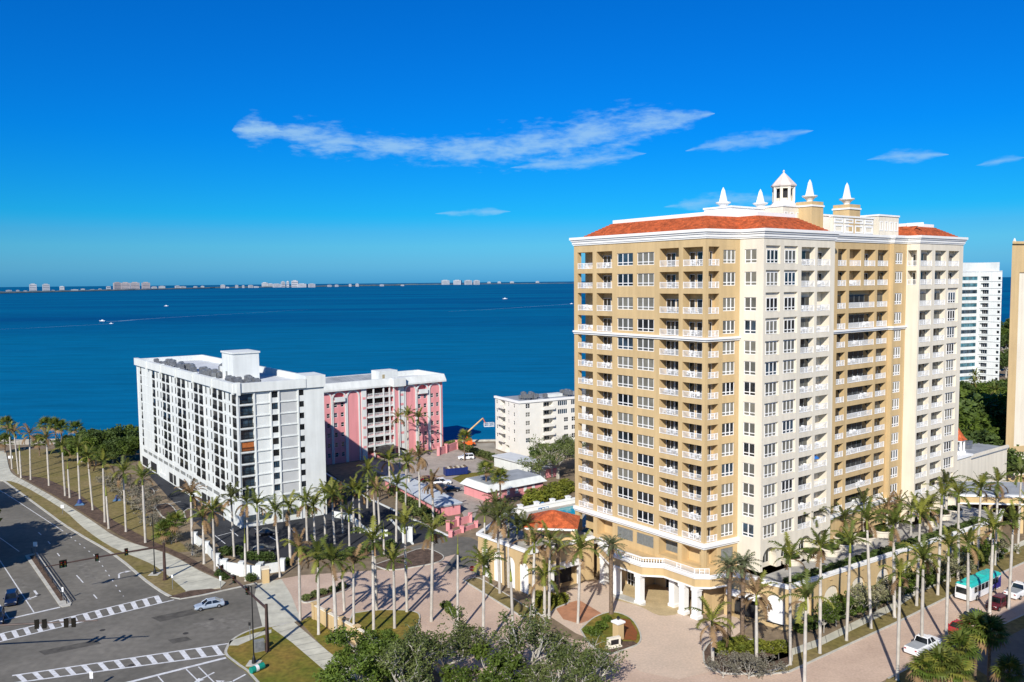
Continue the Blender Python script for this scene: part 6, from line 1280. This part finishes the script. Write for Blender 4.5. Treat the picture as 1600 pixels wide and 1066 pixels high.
# flowering trees between the terrace wall and the sidewalk
for k in range(16):
    p = lerp(R1, R2, .06 + k * .058); n_ = FTb.inw; q = 3.3 - 1.6 * k / 16 + random.uniform(-.5, .5); plant('ornamental_tree', ORN[(k * 7 // 3) % 2], p[0] - n_.x * q, p[1] - n_.y * q, .1, random.uniform(.8, 1.0), f'{ordn(k)} small flowering tree from the corner along the terrace wall', 'tree', 'terrace wall trees')
for k in range(26):
    p = lerp(R1, R2, .02 + k * .037); n_ = FTb.inw; x, y = p[0] - n_.x * 1.3, p[1] - n_.y * 1.3; o = empty('hedge_shrub', (x, y, .1), random.uniform(0, 6), f'{ordn(k)} ground shrub from the corner at the foot of the terrace wall', 'shrub', 'terrace wall hedge'); o.scale = (1.0, 1.0, .8); q_ = SHB['leafd' if k % 3 else 'leafb']; ob('stem', q_[0], o); ob('foliage', q_[1], o)
# woods right of the tower
random.seed(71)
wd_ = [(1506, 688, 1.2, 0), (1520, 690, 1.1, 1), (1535, 692, 1.3, 0), (1552, 690, 1.2, 1), (1566, 688, 1.2, 0), (1512, 660, 1.3, 1), (1530, 662, 1.3, 0), (1546, 668, 1.2, 0), (1562, 660, 1.3, 1), (1574, 668, 1.2, 0), (1506, 640, 1.4, 0), (1524, 638, 1.4, 1), (1542, 640, 1.4, 1), (1560, 638, 1.4, 0), (1574, 630, 1.4, 1), (1576, 690, 1.1, 0)]
for k, (px, py, s, v) in enumerate(wd_): plant('broadleaf_tree', DEN[v], *G(px, py), 0, s, ordn(k) + ' tree of the wood between the two towers on the right', 'tree', 'wood on the right')
for k, (px, py, s, v) in enumerate([(1568, 560, 2.0, 0), (1574, 545, 2.0, 1), (1580, 530, 2.2, 0), (1562, 580, 1.6, 1), (1572, 590, 1.6, 0)]): plant('broadleaf_tree', DEN[v], *G(px, py), 0, s, ordn(k) + ' distant tree beside the slim white tower', 'tree', 'distant trees by the slim tower')
row('{} palm from the left standing in the wood on the right', 'palms in the wood', [(1514, 690, 640), (1540, 695, 648), (1555, 650, 612), (1553, 630, 608), (1568, 632, 612), (1538, 640, 612), (1520, 640, 600), (1523, 610, 588)], n=13)
for k, (px, Y, s_) in enumerate([(1503, 208, 1.7), (1516, 214, 1.9), (1530, 209, 1.8), (1543, 214, 1.75), (1553, 208, 1.5), (1523, 222, 2.2), (1507, 228, 2.5), (1520, 233, 2.7), (1532, 226, 2.3), (1512, 220, 2.1)]):
    x, y = XYd(px, Y); plant('broadleaf_tree', DEN[k % 2], x, y, 0, s_, ordn(k) + ' tall sunlit tree from the left behind the clubhouse', 'tree', 'tall trees behind the clubhouse')
random.seed(81)
# street trees left of the frame that shade the main road
for k, (px, py) in enumerate([(-5, 835), (32, 845), (-10, 862), (18, 852), (5, 842), (-20, 850), (-26, 774), (-16, 786), (-10, 780)]):
    x, y = G(px, py); s_ = 2.05 if k < 6 else 1.6; plant('street_tree', DEN[k % 2], x - .26 * 15.5 * s_ / 1.6, y - .966 * 15.5 * s_ / 1.6, 0, s_, ordn(k) + ' large street tree standing left of the frame by the main road', 'tree', 'large street trees')
# ================================================================ street furniture
def lampm(): return None
SIG = MB(); SIG.box(-.2, .2, -.16, .16, 0, 1.1)
for k in range(3): SIG.box(-.15, .15, -.32, -.16, .08 + .35 * k, .12 + .35 * k); SIG.box(-.15, .15, -.34, -.16, .33 + .35 * k, .36 + .35 * k)
SIG.box(-.3, .3, .16, .19, -.1, 1.2); SIG = SIG.mesh('signal_head', K['signal'])
LEN = MB(); LEN.lathe([(.12, 0), (.12, .03)], 10); LEN = [LEN.mesh('lens', mat(n, c, .3, .1)) for n, c in (('green_lens', (.02, .14, .08)), ('amber_lens', (.25, .14, .01)), ('red_signal_lens', (.3, .02, .01)))]
def mast(base, H, arms, label, m_='bronze'):
    x, y = base; o = empty('traffic_signal_mast', (x, y, 0), 0, label, 'traffic signal'); mb = MB(); mb.lathe([(.42, 0), (.42, .3), (.3, .32), (.22, H + .4), (.05, H + .45)], 10); mb.build('pole', K[m_], o)
    for tip, sigs in arms:
        dx, dy = tip[0] - x, tip[1] - y; mb = MB(); mb.tube([(0, 0, H - .2), (dx * .5, dy * .5, H + .05), (dx, dy, H + .1)], [.19, .14, .09], 8); mb.build('arm', K[m_], o); an = math.atan2(dy, dx)
        for t in sigs:
            s_ = ob('signal_head', SIG, o, (dx * t, dy * t, H - .55), an + math.pi); 
            for k in range(3): ob('lens', LEN[k], s_, (0, -.17, .22 + .35 * k), rot=(math.pi / 2, 0, 0))
    return o
mast((-35.7, 116.6), 6.7, [(G(340, 883, 6.7), (.35, .62, .9))], 'brown signal mast on the near corner lawn reaching over the side street')
mast((-62.8, 146.2), 6.5, [(G(70, 886, 6.6), (.33, .58, .84, .87))], 'brown signal mast on the far corner reaching across the main road')
tip = G(153, 970.5, 6.5); mast((tip[0] - 31, tip[1] - 3), 6.5, [(tip, (.742, .774, .866, .898))], 'dark signal mast entering from the left edge over the crossing')
def street_lamp(px, py, top, label):
    x, y = G(px, py); H = Zat(px, top, y); o = empty('street_lamp', (x, y, .1), 0, label, 'street lamp'); mb = MB(); mb.lathe([(.32, 0), (.32, .25), (.2, .9), (.1, 1.2), (.07, H - .3)], 10); mb.build('pole', K['black'], o); mb = MB(); mb.tube([(0, 0, H - .4), (-.3, -.2, H - .1), (-.8, -.3, H - .1)], .05, 6); mb.build('bracket', K['black'], o); mb = MB(); mb.lathe([(.08, .35), (.16, .25), (.34, .05), (.3, 0)], 10, (-.8, -.3, H - .4)); mb.build('lamp_head', K['black'], o)
    mb = MB(); mb.box(-.9, .9, -.9, .9, -.1, .08); mb.build('base_slab', K['kerb'], o)
street_lamp(397, 1038, 914, 'tall slim black street lamp on the near corner lawn'); street_lamp(242, 898, 806, 'tall slim black street lamp beside the park sidewalk')
def sign(px, py, h, label, shape='rect', m_='signw', w_=.6, hh=.75, rz=0, rect2=False):
    x, y = G(px, py); o = empty('road_sign', (x, y, .1), rz, label, 'sign'); mb = MB(); mb.box(-.04, .04, -.04, .04, 0, h); mb.build('post', K['metal'], o); mb = MB()
    if shape == 'oct': 
        n = 8; p = [(w_ * .5 * math.cos(math.pi / 8 + k * math.pi / 4), h - .1 + w_ * .5 * math.sin(math.pi / 8 + k * math.pi / 4)) for k in range(n)]; mb.face([(a, -.06, b) for a, b in p]); mb.face([(a, -.045, b) for a, b in p][::-1]); 
        for q, r in zip(p, p[1:] + p[:1]): mb.face([(q[0], -.06, q[1]), (r[0], -.06, r[1]), (r[0], -.045, r[1]), (q[0], -.045, q[1])])
    else: mb.box(-w_ / 2, w_ / 2, -.07, -.045, h - hh, h)
    mb.build('plate', K[m_], o)
    if rect2: mb = MB(); mb.box(-w_ / 2, w_ / 2, -.07, -.045, h - hh * 2.1, h - hh * 1.1); mb.build('plate', K[m_], o)
    return o
st = sign(738, 908, 2.3, 'red octagonal stop sign at the end of the arched wall', 'oct', 'signr', 1.0)
class _T: pass
t_ = empty('tmp', (0, 0, 0)); bpy.data.objects.remove(t_)
def letters(par, s_, size, z, m_):
    cu_ = bpy.data.curves.new('lettering', 'FONT'); cu_.body = s_; cu_.size = size; cu_.extrude = .004; cu_.align_x = 'CENTER'; tmp = bpy.data.objects.new('lettering', cu_); C.objects.link(tmp); me = bpy.data.meshes.new_from_object(tmp.evaluated_get(bpy.context.evaluated_depsgraph_get())); bpy.data.objects.remove(tmp); bpy.data.curves.remove(cu_); me.materials.clear(); me.materials.append(m_); o = ob('lettering', me, par, (0, -.068, z)); o.rotation_euler = (math.pi / 2, 0, 0); return o
letters(st, 'STOP', .34, 2.08, K['signw'])
sign(56, 866, 2.4, 'white sign on a post at the far end of the median', w_=.8, hh=.9); sign(99, 940, 2.4, 'thin sign post at the near end of the median', w_=.3, hh=.8); sign(98, 804, 2.2, 'white sign on the grass verge beside the park path', w_=.7, hh=.8); sign(144, 1078, 2.4, 'double white sign on a post at the bottom left crossing', w_=.45, hh=.45, rect2=True); sign(17, 722, 1.8, 'white board by the park path at the left edge', w_=1.4, hh=.8); sign(345, 922, 2.4, 'grey sign post near the parked looking sedan at the corner', w_=.35, hh=.8); sign(270, 922, 2.6, 'slim pedestrian signal post on the far corner', w_=.3, hh=.5); sign(391, 1002, 2.8, 'pedestrian signal post on the near corner', w_=.35, hh=.5, m_='black')
x, y = G(405, 1018); cab = empty('signal_cabinet', (x, y, .1), .5, 'dark grey signal control cabinet beside the near mast', 'cabinet'); mb = MB(); mb.box(-.7, .7, -.45, .45, 0, 1.5); mb.box(-.75, .75, -.5, .5, 1.5, 1.58); mb.build('housing', K['louver'], cab); mb = MB(); mb.box(-.62, .62, -.48, -.45, .15, 1.4); mb.build('door', K['metal'], cab)
x, y = G(402, 1050); gb = empty('utility_marker', (x, y, .12), .9, 'green fallen looking utility barrel on the near corner lawn', 'utility box'); mb = MB(); mb.tube([(-1.0, 0, .45), (1.0, 0, .45)], .45, 12); mb.build('barrel', mat('green_plastic', (.01, .26, .19), .5), gb); mb = MB(); mb.tube([(-.35, 0, .45), (.1, 0, .45)], .47, 12); mb.build('band', K['signw'], gb)
for k, (px, py) in enumerate([(125, 789), (184, 782)]):
    x, y = G(px, py); o = empty('tree_guard', (x, y, 0), .3, ['left', 'right'][k] + ' blue tarpaulin wrapped at a palm foot in the park', 'tarpaulin'); mb = MB(); mb.taper((0, 0), 2.2, 1.6, .02, .5, 1.4, .9); mb.build('skirt', mat('blue_tarp', (.06, .14, .26), .7), o); mb = MB(); mb.lathe([(.7, .5), (.36, 1.3), (.34, 1.35)], 8); mb.build('wrap', K['blue'], o)
# ================================================================ vehicles
WHL = MB(); WHL.tube([(0, -.11, 0), (0, .11, 0)], .33, 14); WHL = WHL.mesh('wheel', K['rubber']); RIM = MB(); RIM.tube([(0, -.125, 0), (0, .125, 0)], .19, 10); RIM = RIM.mesh('rim', K['rim'])
def loft(st, mats, name):
    """st: stations (x, [(y,z)...] half profile from bottom to top centre)"""
    mb = MB(); rings = []
    for x, pr in st:
        ring = [(x, y, z) for y, z in pr] + [(x, -y, z) for y, z in pr[::-1]]; rings.append(ring)
    n = len(rings[0])
    for a, b in zip(rings, rings[1:]):
        for k in range(n): mb.face([a[k], a[(k + 1) % n], b[(k + 1) % n], b[k]])
    mb.face(rings[0]); mb.face(rings[-1][::-1]); return mb
def car(px, py, ang, paint, label, kind='sedan', group=None, pos=None):
    x, y = pos or G(px, py); o = empty('parked_car' if kind != 'pickup' else 'pickup_truck', (x, y, .02), ang, label, 'pickup' if kind == 'pickup' else 'car', group); p = K[paint]
    L, W, hb, ht = {'sedan': (4.7, .9, .92, 1.45), 'suv': (4.8, .95, 1.08, 1.75), 'pickup': (6.9, 1.08, 1.25, 2.05)}[kind]; h = L / 2
    def pr(w, zb, zt): return [(w * .9, zb), (w, zb + .18), (w, zt - .22), (w * .94, zt - .05), (w * .8, zt)]
    nose = hb - .2 if kind == 'sedan' else hb - .12
    st = [(-h, pr(W * .88, .38, hb - .12)), (-h + .12, pr(W * .97, .28, hb)), (-h * .35, pr(W, .25, hb)), (h * .25, pr(W, .25, hb)), (h * .42, pr(W, .25, hb - .02)), (h - .25, pr(W * .96, .27, nose)), (h, pr(W * .84, .4, nose - .16))]
    loft(st, None, 'body').build('body', p, o)
    c0, c1, t0, t1 = {'sedan': (-h * .78, h * .46, -h * .42, h * .1), 'suv': (-h * .96, h * .44, -h * .86, h * .12), 'pickup': (-h * .18, h * .5, -h * .12, h * .24)}[kind]
    mb = MB(); a, b = W * .9, W * .74; mb.add([(c0, -a, hb - .02), (c1, -a, hb - .02), (c1, a, hb - .02), (c0, a, hb - .02), (t0, -b, ht - .05), (t1, -b, ht - .05), (t1, b, ht - .05), (t0, b, ht - .05)], [(0, 1, 5, 4), (1, 2, 6, 5), (2, 3, 7, 6), (3, 0, 4, 7), (4, 5, 6, 7)]); mb.build('window_glass', K['glass'], o)
    mb = MB(); mb.taper(((t0 + t1) / 2, 0), t1 - t0 + .1, b * 2 + .06, ht - .08, ht, t1 - t0 - .12, b * 2 - .16)
    for s in (-1, 1):
        for q0, q1 in ((c0, t0), (c1, t1), ((c0 + c1) / 2, (t0 + t1) / 2)): mb.tube([(q0, s * a * 1.0, hb - .03), (q1, s * b * 1.01, ht - .04)], .055, 5)
    mb.build('roof', p, o)
    for wx in (-h * .6, h * .62):
        for s in (-1, 1): q = ob('wheel', WHL, o, (wx, s * (W - .08), .33), scl=1.15 if kind != 'sedan' else 1.0); ob('rim', RIM, q)
    for s in (-1, 1):
        mb = MB(); mb.box(h - .16, h - .02, s * W * .68 - .18, s * W * .68 + .18, nose - .28, nose - .12); mb.build('headlight', K['lampwhite'], o); mb = MB(); mb.box(-h - .02, -h + .1, s * W * .7 - .14, s * W * .7 + .14, hb - .36, hb - .18); mb.build('taillight', K['lampred'], o)
        mb = MB(); mb.box(c1 - .35, c1 - .15, s * (W + .1) - .08, s * (W + .1) + .08, hb, hb + .16); mb.build('mirror', p, o)
    mb = MB(); mb.box(h - .02, h + .02, -.5, .5, .5, .68); mb.build('grille', K['black'], o)
    if kind == 'pickup': mb = MB(); mb.box(-h + .15, c0 - .1, -W * .82, W * .82, hb + .005, hb + .05); mb.build('bed_cover', K['roofgrey'], o)
    return o
A36 = math.radians(36)
car(327, 950, math.radians(208), 'paint_silver', 'silver blue sedan leaving the side street at the crossing')
car(18, 942, math.radians(-62), 'paint_blue', 'dark blue sport utility car waiting on the main road', 'suv')
car(-4, 972, math.radians(-62), 'paint_blue', 'second dark car cut by the left edge at the stop line', 'suv')
car(669, 752, math.radians(10), 'paint_red', 'red car in the pink court'); car(691, 757, math.radians(12), 'paint_white', 'white sport utility car in the pink court', 'suv'); car(690, 764, math.radians(12), 'paint_darkgrey', 'dark grey car between white and black cars in the court'); car(705, 768, math.radians(12), 'paint_black', 'black car nearest in the pink court')
car(417, 836, math.radians(15), 'paint_black', 'black car parked under the white apartment block'); car(410, 862, math.radians(10), 'paint_black', 'black car behind the clipped entrance hedge'); car(728, 718, math.radians(190), 'paint_white', 'white car half hidden behind the palm at the hedge', 'suv'); car(610, 712, math.radians(60), 'paint_white', 'white car under the dark awning of the pink block')
car(0, 0, A36, 'paint_white', 'long white pickup with grey bed cover at the near kerb', 'pickup', pos=(58.2, 115.2)); car(0, 0, A36 + math.pi, 'paint_red', 'red car parked behind the fan palms at the near kerb', pos=(66.4, 121.3)); car(0, 0, A36, 'paint_black', 'black sport utility car between red car and maroon car', 'suv', pos=(71.2, 125.2)); car(0, 0, A36 + math.pi, 'paint_maroon', 'maroon sport utility car beside the bus', 'suv', pos=(77.6, 130.3)); car(0, 0, A36, 'paint_white', 'white pickup behind the maroon car at the right edge', 'pickup', pos=(84.2, 135.4))
for k, (px, py) in enumerate([(1572, 812), (1588, 806), (1540, 800)]): car(px, py, math.radians(100), ('paint_darkgrey', 'paint_white', 'paint_black')[k], ('grey', 'white', 'black')[k] + ' car in the shade of the covered arcade')
# bus
bp = (77.6, 135.9); bs = empty('city_bus', (*bp, .02), A36 + math.pi, 'white city bus with teal roof and blue tail on the palm street', 'bus'); h = 5.3; W = 1.28
mb = loft([(-h, [(W * .94, .5), (W, .8), (W, 2.5), (W * .95, 2.75)]), (-h + .2, [(W, .35), (W, .8), (W, 2.6), (W * .96, 2.8)]), (h - .5, [(W, .35), (W, .8), (W, 2.6), (W * .96, 2.8)]), (h, [(W * .9, .4), (W * .96, .8), (W * .92, 2.3), (W * .86, 2.6)])], None, 'body'); mb.build('body', K['paint_white'], bs)
mb = MB(); mb.taper((-.1, 0), h * 2 - .2, W * 2 + .03, 2.52, 2.8, h * 2 - .25, W * 2 - .06); mb.taper((-.1, 0), h * 2 - .3, W * 2 - .07, 2.8, 3.05, h * 2 - .8, W * 2 - .7); mb.build('roof', K['teal'], bs)
for k in range(2): mb = MB(); mb.box(-3 + 4.2 * k, -.6 + 4.2 * k, -.7, .7, 3.05, 3.3); mb.build('roof_unit', K['teal'], bs)
mb = MB()
for s in (-1, 1): mb.add([(-h + .02, s * (W + .012), .5), (-h + 4.6, s * (W + .012), .45), (-h + 2.4, s * (W + .012), 1.5), (-h + .02, s * (W + .012), 2.5)], [(0, 1, 2, 3)])
mb.add([(-h - .012, -W * .93, .55), (-h - .012, W * .93, .55), (-h - .012, W * .95, 1.6), (-h - .012, -W * .95, 1.6)], [(0, 1, 2, 3)]); mb.build('blue_tail', mat('violet_blue_paint', (.035, .03, .22), .4), bs)
for k in range(7):
    for s in (-1, 1): mb = MB(); x0 = -h + 1.0 + k * 1.22; mb.box(x0, x0 + 1.02, s * W - .02 if s > 0 else -W - .03, s * W + .03 if s > 0 else -W + .02, 1.45, 2.45); mb.build('side_window', K['glass'], bs)
mb = MB(); mb.add([(h + .02, -W * .84, 1.3), (h + .02, W * .84, 1.3), (h + .02, W * .82, 2.3), (h + .02, -W * .82, 2.3)], [(0, 1, 2, 3)]); mb.build('windscreen', K['glass'], bs)
for wx in (-h * .55, h * .58):
    for s in (-1, 1): q = ob('wheel', WHL, bs, (wx, s * (W - .1), .46), scl=1.4); ob('rim', RIM, q)
for s in (-1, 1): mb = MB(); mb.box(h - .02, h + .03, s * .95 - .15, s * .95 + .15, .75, .95); mb.build('headlight', K['lampwhite'], bs)
# dumpster
x, y = G(712, 742); du = empty('dumpster', (x, y, .03), math.radians(20), 'dark blue roll off dumpster in the pink court', 'dumpster'); mb = MB()
for a in ((-3.2, 3.2, -1.2, -1.1), (-3.2, 3.2, 1.1, 1.2), (-3.2, -3.1, -1.1, 1.1), (3.1, 3.2, -1.1, 1.1)): mb.box(*a, .3, 2.1)
mb.box(-3.2, 3.2, -1.2, 1.2, .2, .3); mb.build('box', K['blue'], du)
for k in range(8): mb = MB(); mb.box(-3.1 + .86 * k, -2.98 + .86 * k, -1.28, -1.2, .3, 2.0); mb.build('rib', K['blue'], du)
for k in range(9): mb = MB(); mb.box(-2.9 + .66 * k, -2.4 + .66 * k, -.9, .9, 1.6, 2.1 + .15 * (k % 3)); mb.build('rubble', K['sand'] if k % 2 else K['trunkb'], du)
# boom lift
x, y = G(733, 697); bl = empty('boom_lift', (x, y, .03), math.radians(10), 'orange boom lift raised beside the seawall', 'boom lift'); mb = MB(); mb.box(-1.9, 1.9, -1.1, 1.1, .5, 1.1); mb.build('chassis', K['orange'], bl); mb = MB(); mb.taper((-.3, 0), 2.8, 1.9, 1.15, 2.5, 2.2, 1.6); mb.build('turntable', K['orange'], bl)
for wx in (-1.3, 1.3):
    for s in (-1, 1): ob('wheel', WHL, bl, (wx, s * 1.1, .5), scl=1.5)
mb = MB(); mb.box(-.9, -.3, -.25, .25, 2.4, 4.6); mb.build('mast', K['orange'], bl); mb = MB(); mb.tube([(-.6, 0, 4.4), (4.6, 0, 8.9)], [.3, .2], 6); mb.build('boom', mat('tan_boom_paint', (.62, .40, .16), .5), bl); mb = MB(); mb.tube([(4.6, 0, 8.9), (5.4, 0, 7.2)], .14, 6); mb.build('jib', K['orange'], bl)
mb = MB()
for z in (6.2, 6.8, 7.3): 
    for a, b in (((5.0, -.6), (8.2, -.6)), ((8.2, -.6), (8.2, .6)), ((8.2, .6), (5.0, .6)), ((5.0, .6), (5.0, -.6))): mb.tube([(*a, z), (*b, z)], .05, 4)
for q in ((5, -.6), (8.2, -.6), (8.2, .6), (5, .6), (6.6, -.6), (6.6, .6)): mb.tube([(*q, 6.1), (*q, 7.3)], .05, 4)
mb.box(5, 8.2, -.6, .6, 6.1, 6.2); mb.build('basket', K['signw'], bl)
# blue parasol on a balcony of the tower
q = FD.w(15.6, 1.0); um = empty('parasol', (q[0], q[1], FL[3] + .03), 0, 'bright blue parasol on a cream balcony of the tall tower', 'parasol'); mb = MB(); mb.tube([(0, 0, 0), (0, 0, 2.1)], .03, 6); mb.build('pole', K['metal'], um); mb = MB(); mb.lathe([(1.0, 1.5), (.6, 1.85), (.05, 2.15)], 8); mb.build('canopy', mat('blue_canvas', (.03, .16, .5), .8), um)
# white balcony chairs
CHR = MB(); CHR.box(-.28, .28, -.28, .28, .38, .46); CHR.box(-.28, .28, .24, .3, .46, 1.0)
for a in (-.25, .21):
    for b in (-.27, .24): CHR.box(a, a + .05, b, b + .05, 0, .38)
for a in (-.3, .24): CHR.box(a, a + .06, -.26, .26, .62, .68)
CHR = CHR.mesh('balcony_chair', K['rail']); TBL = MB(); TBL.lathe([(.25, 0), (.25, .04), (.05, .06), (.05, .68), (.5, .7), (.5, .75)], 12); TBL = TBL.mesh('balcony_table', K['rail'])
random.seed(91)
for F_, bays, nm in ((FA, ((1.6, 4.4), (6.2, 9.4), (20.9, 24.3), (25.8, 29.1)), 'left face'), (FD, ((10.2, 13.3), (14.7, 17.8)), 'cream front'), (FE, ((8.6, 16.4),), 'recessed front')):
    for i in range(14):
        for kb, (a, b) in enumerate(bays):
            if random.random() < .35: continue
            c = random.uniform(a + .8, b - .8)
            if F_ is FD and i == 3 and a > 14: continue
            lab = f'white {{}} on the tower {nm}, {ordn(i)} storey from below, {ordn(kb)} balcony from left'
            for k_, dx in enumerate((-.75, .75)): tag(ob('balcony_chair', CHR, None, (*F_.w(c + dx, .75), FL[i] + .03), F_.ang + random.uniform(-.8, .8) + (1.57 if dx > 0 else -1.57)), lab.format(('left', 'right')[k_] + ' chair'), 'chair', 'white balcony chairs')
            tag(ob('balcony_table', TBL, None, (*F_.w(c, .75), FL[i] + .03)), lab.format('round table'), 'table', 'white balcony tables')
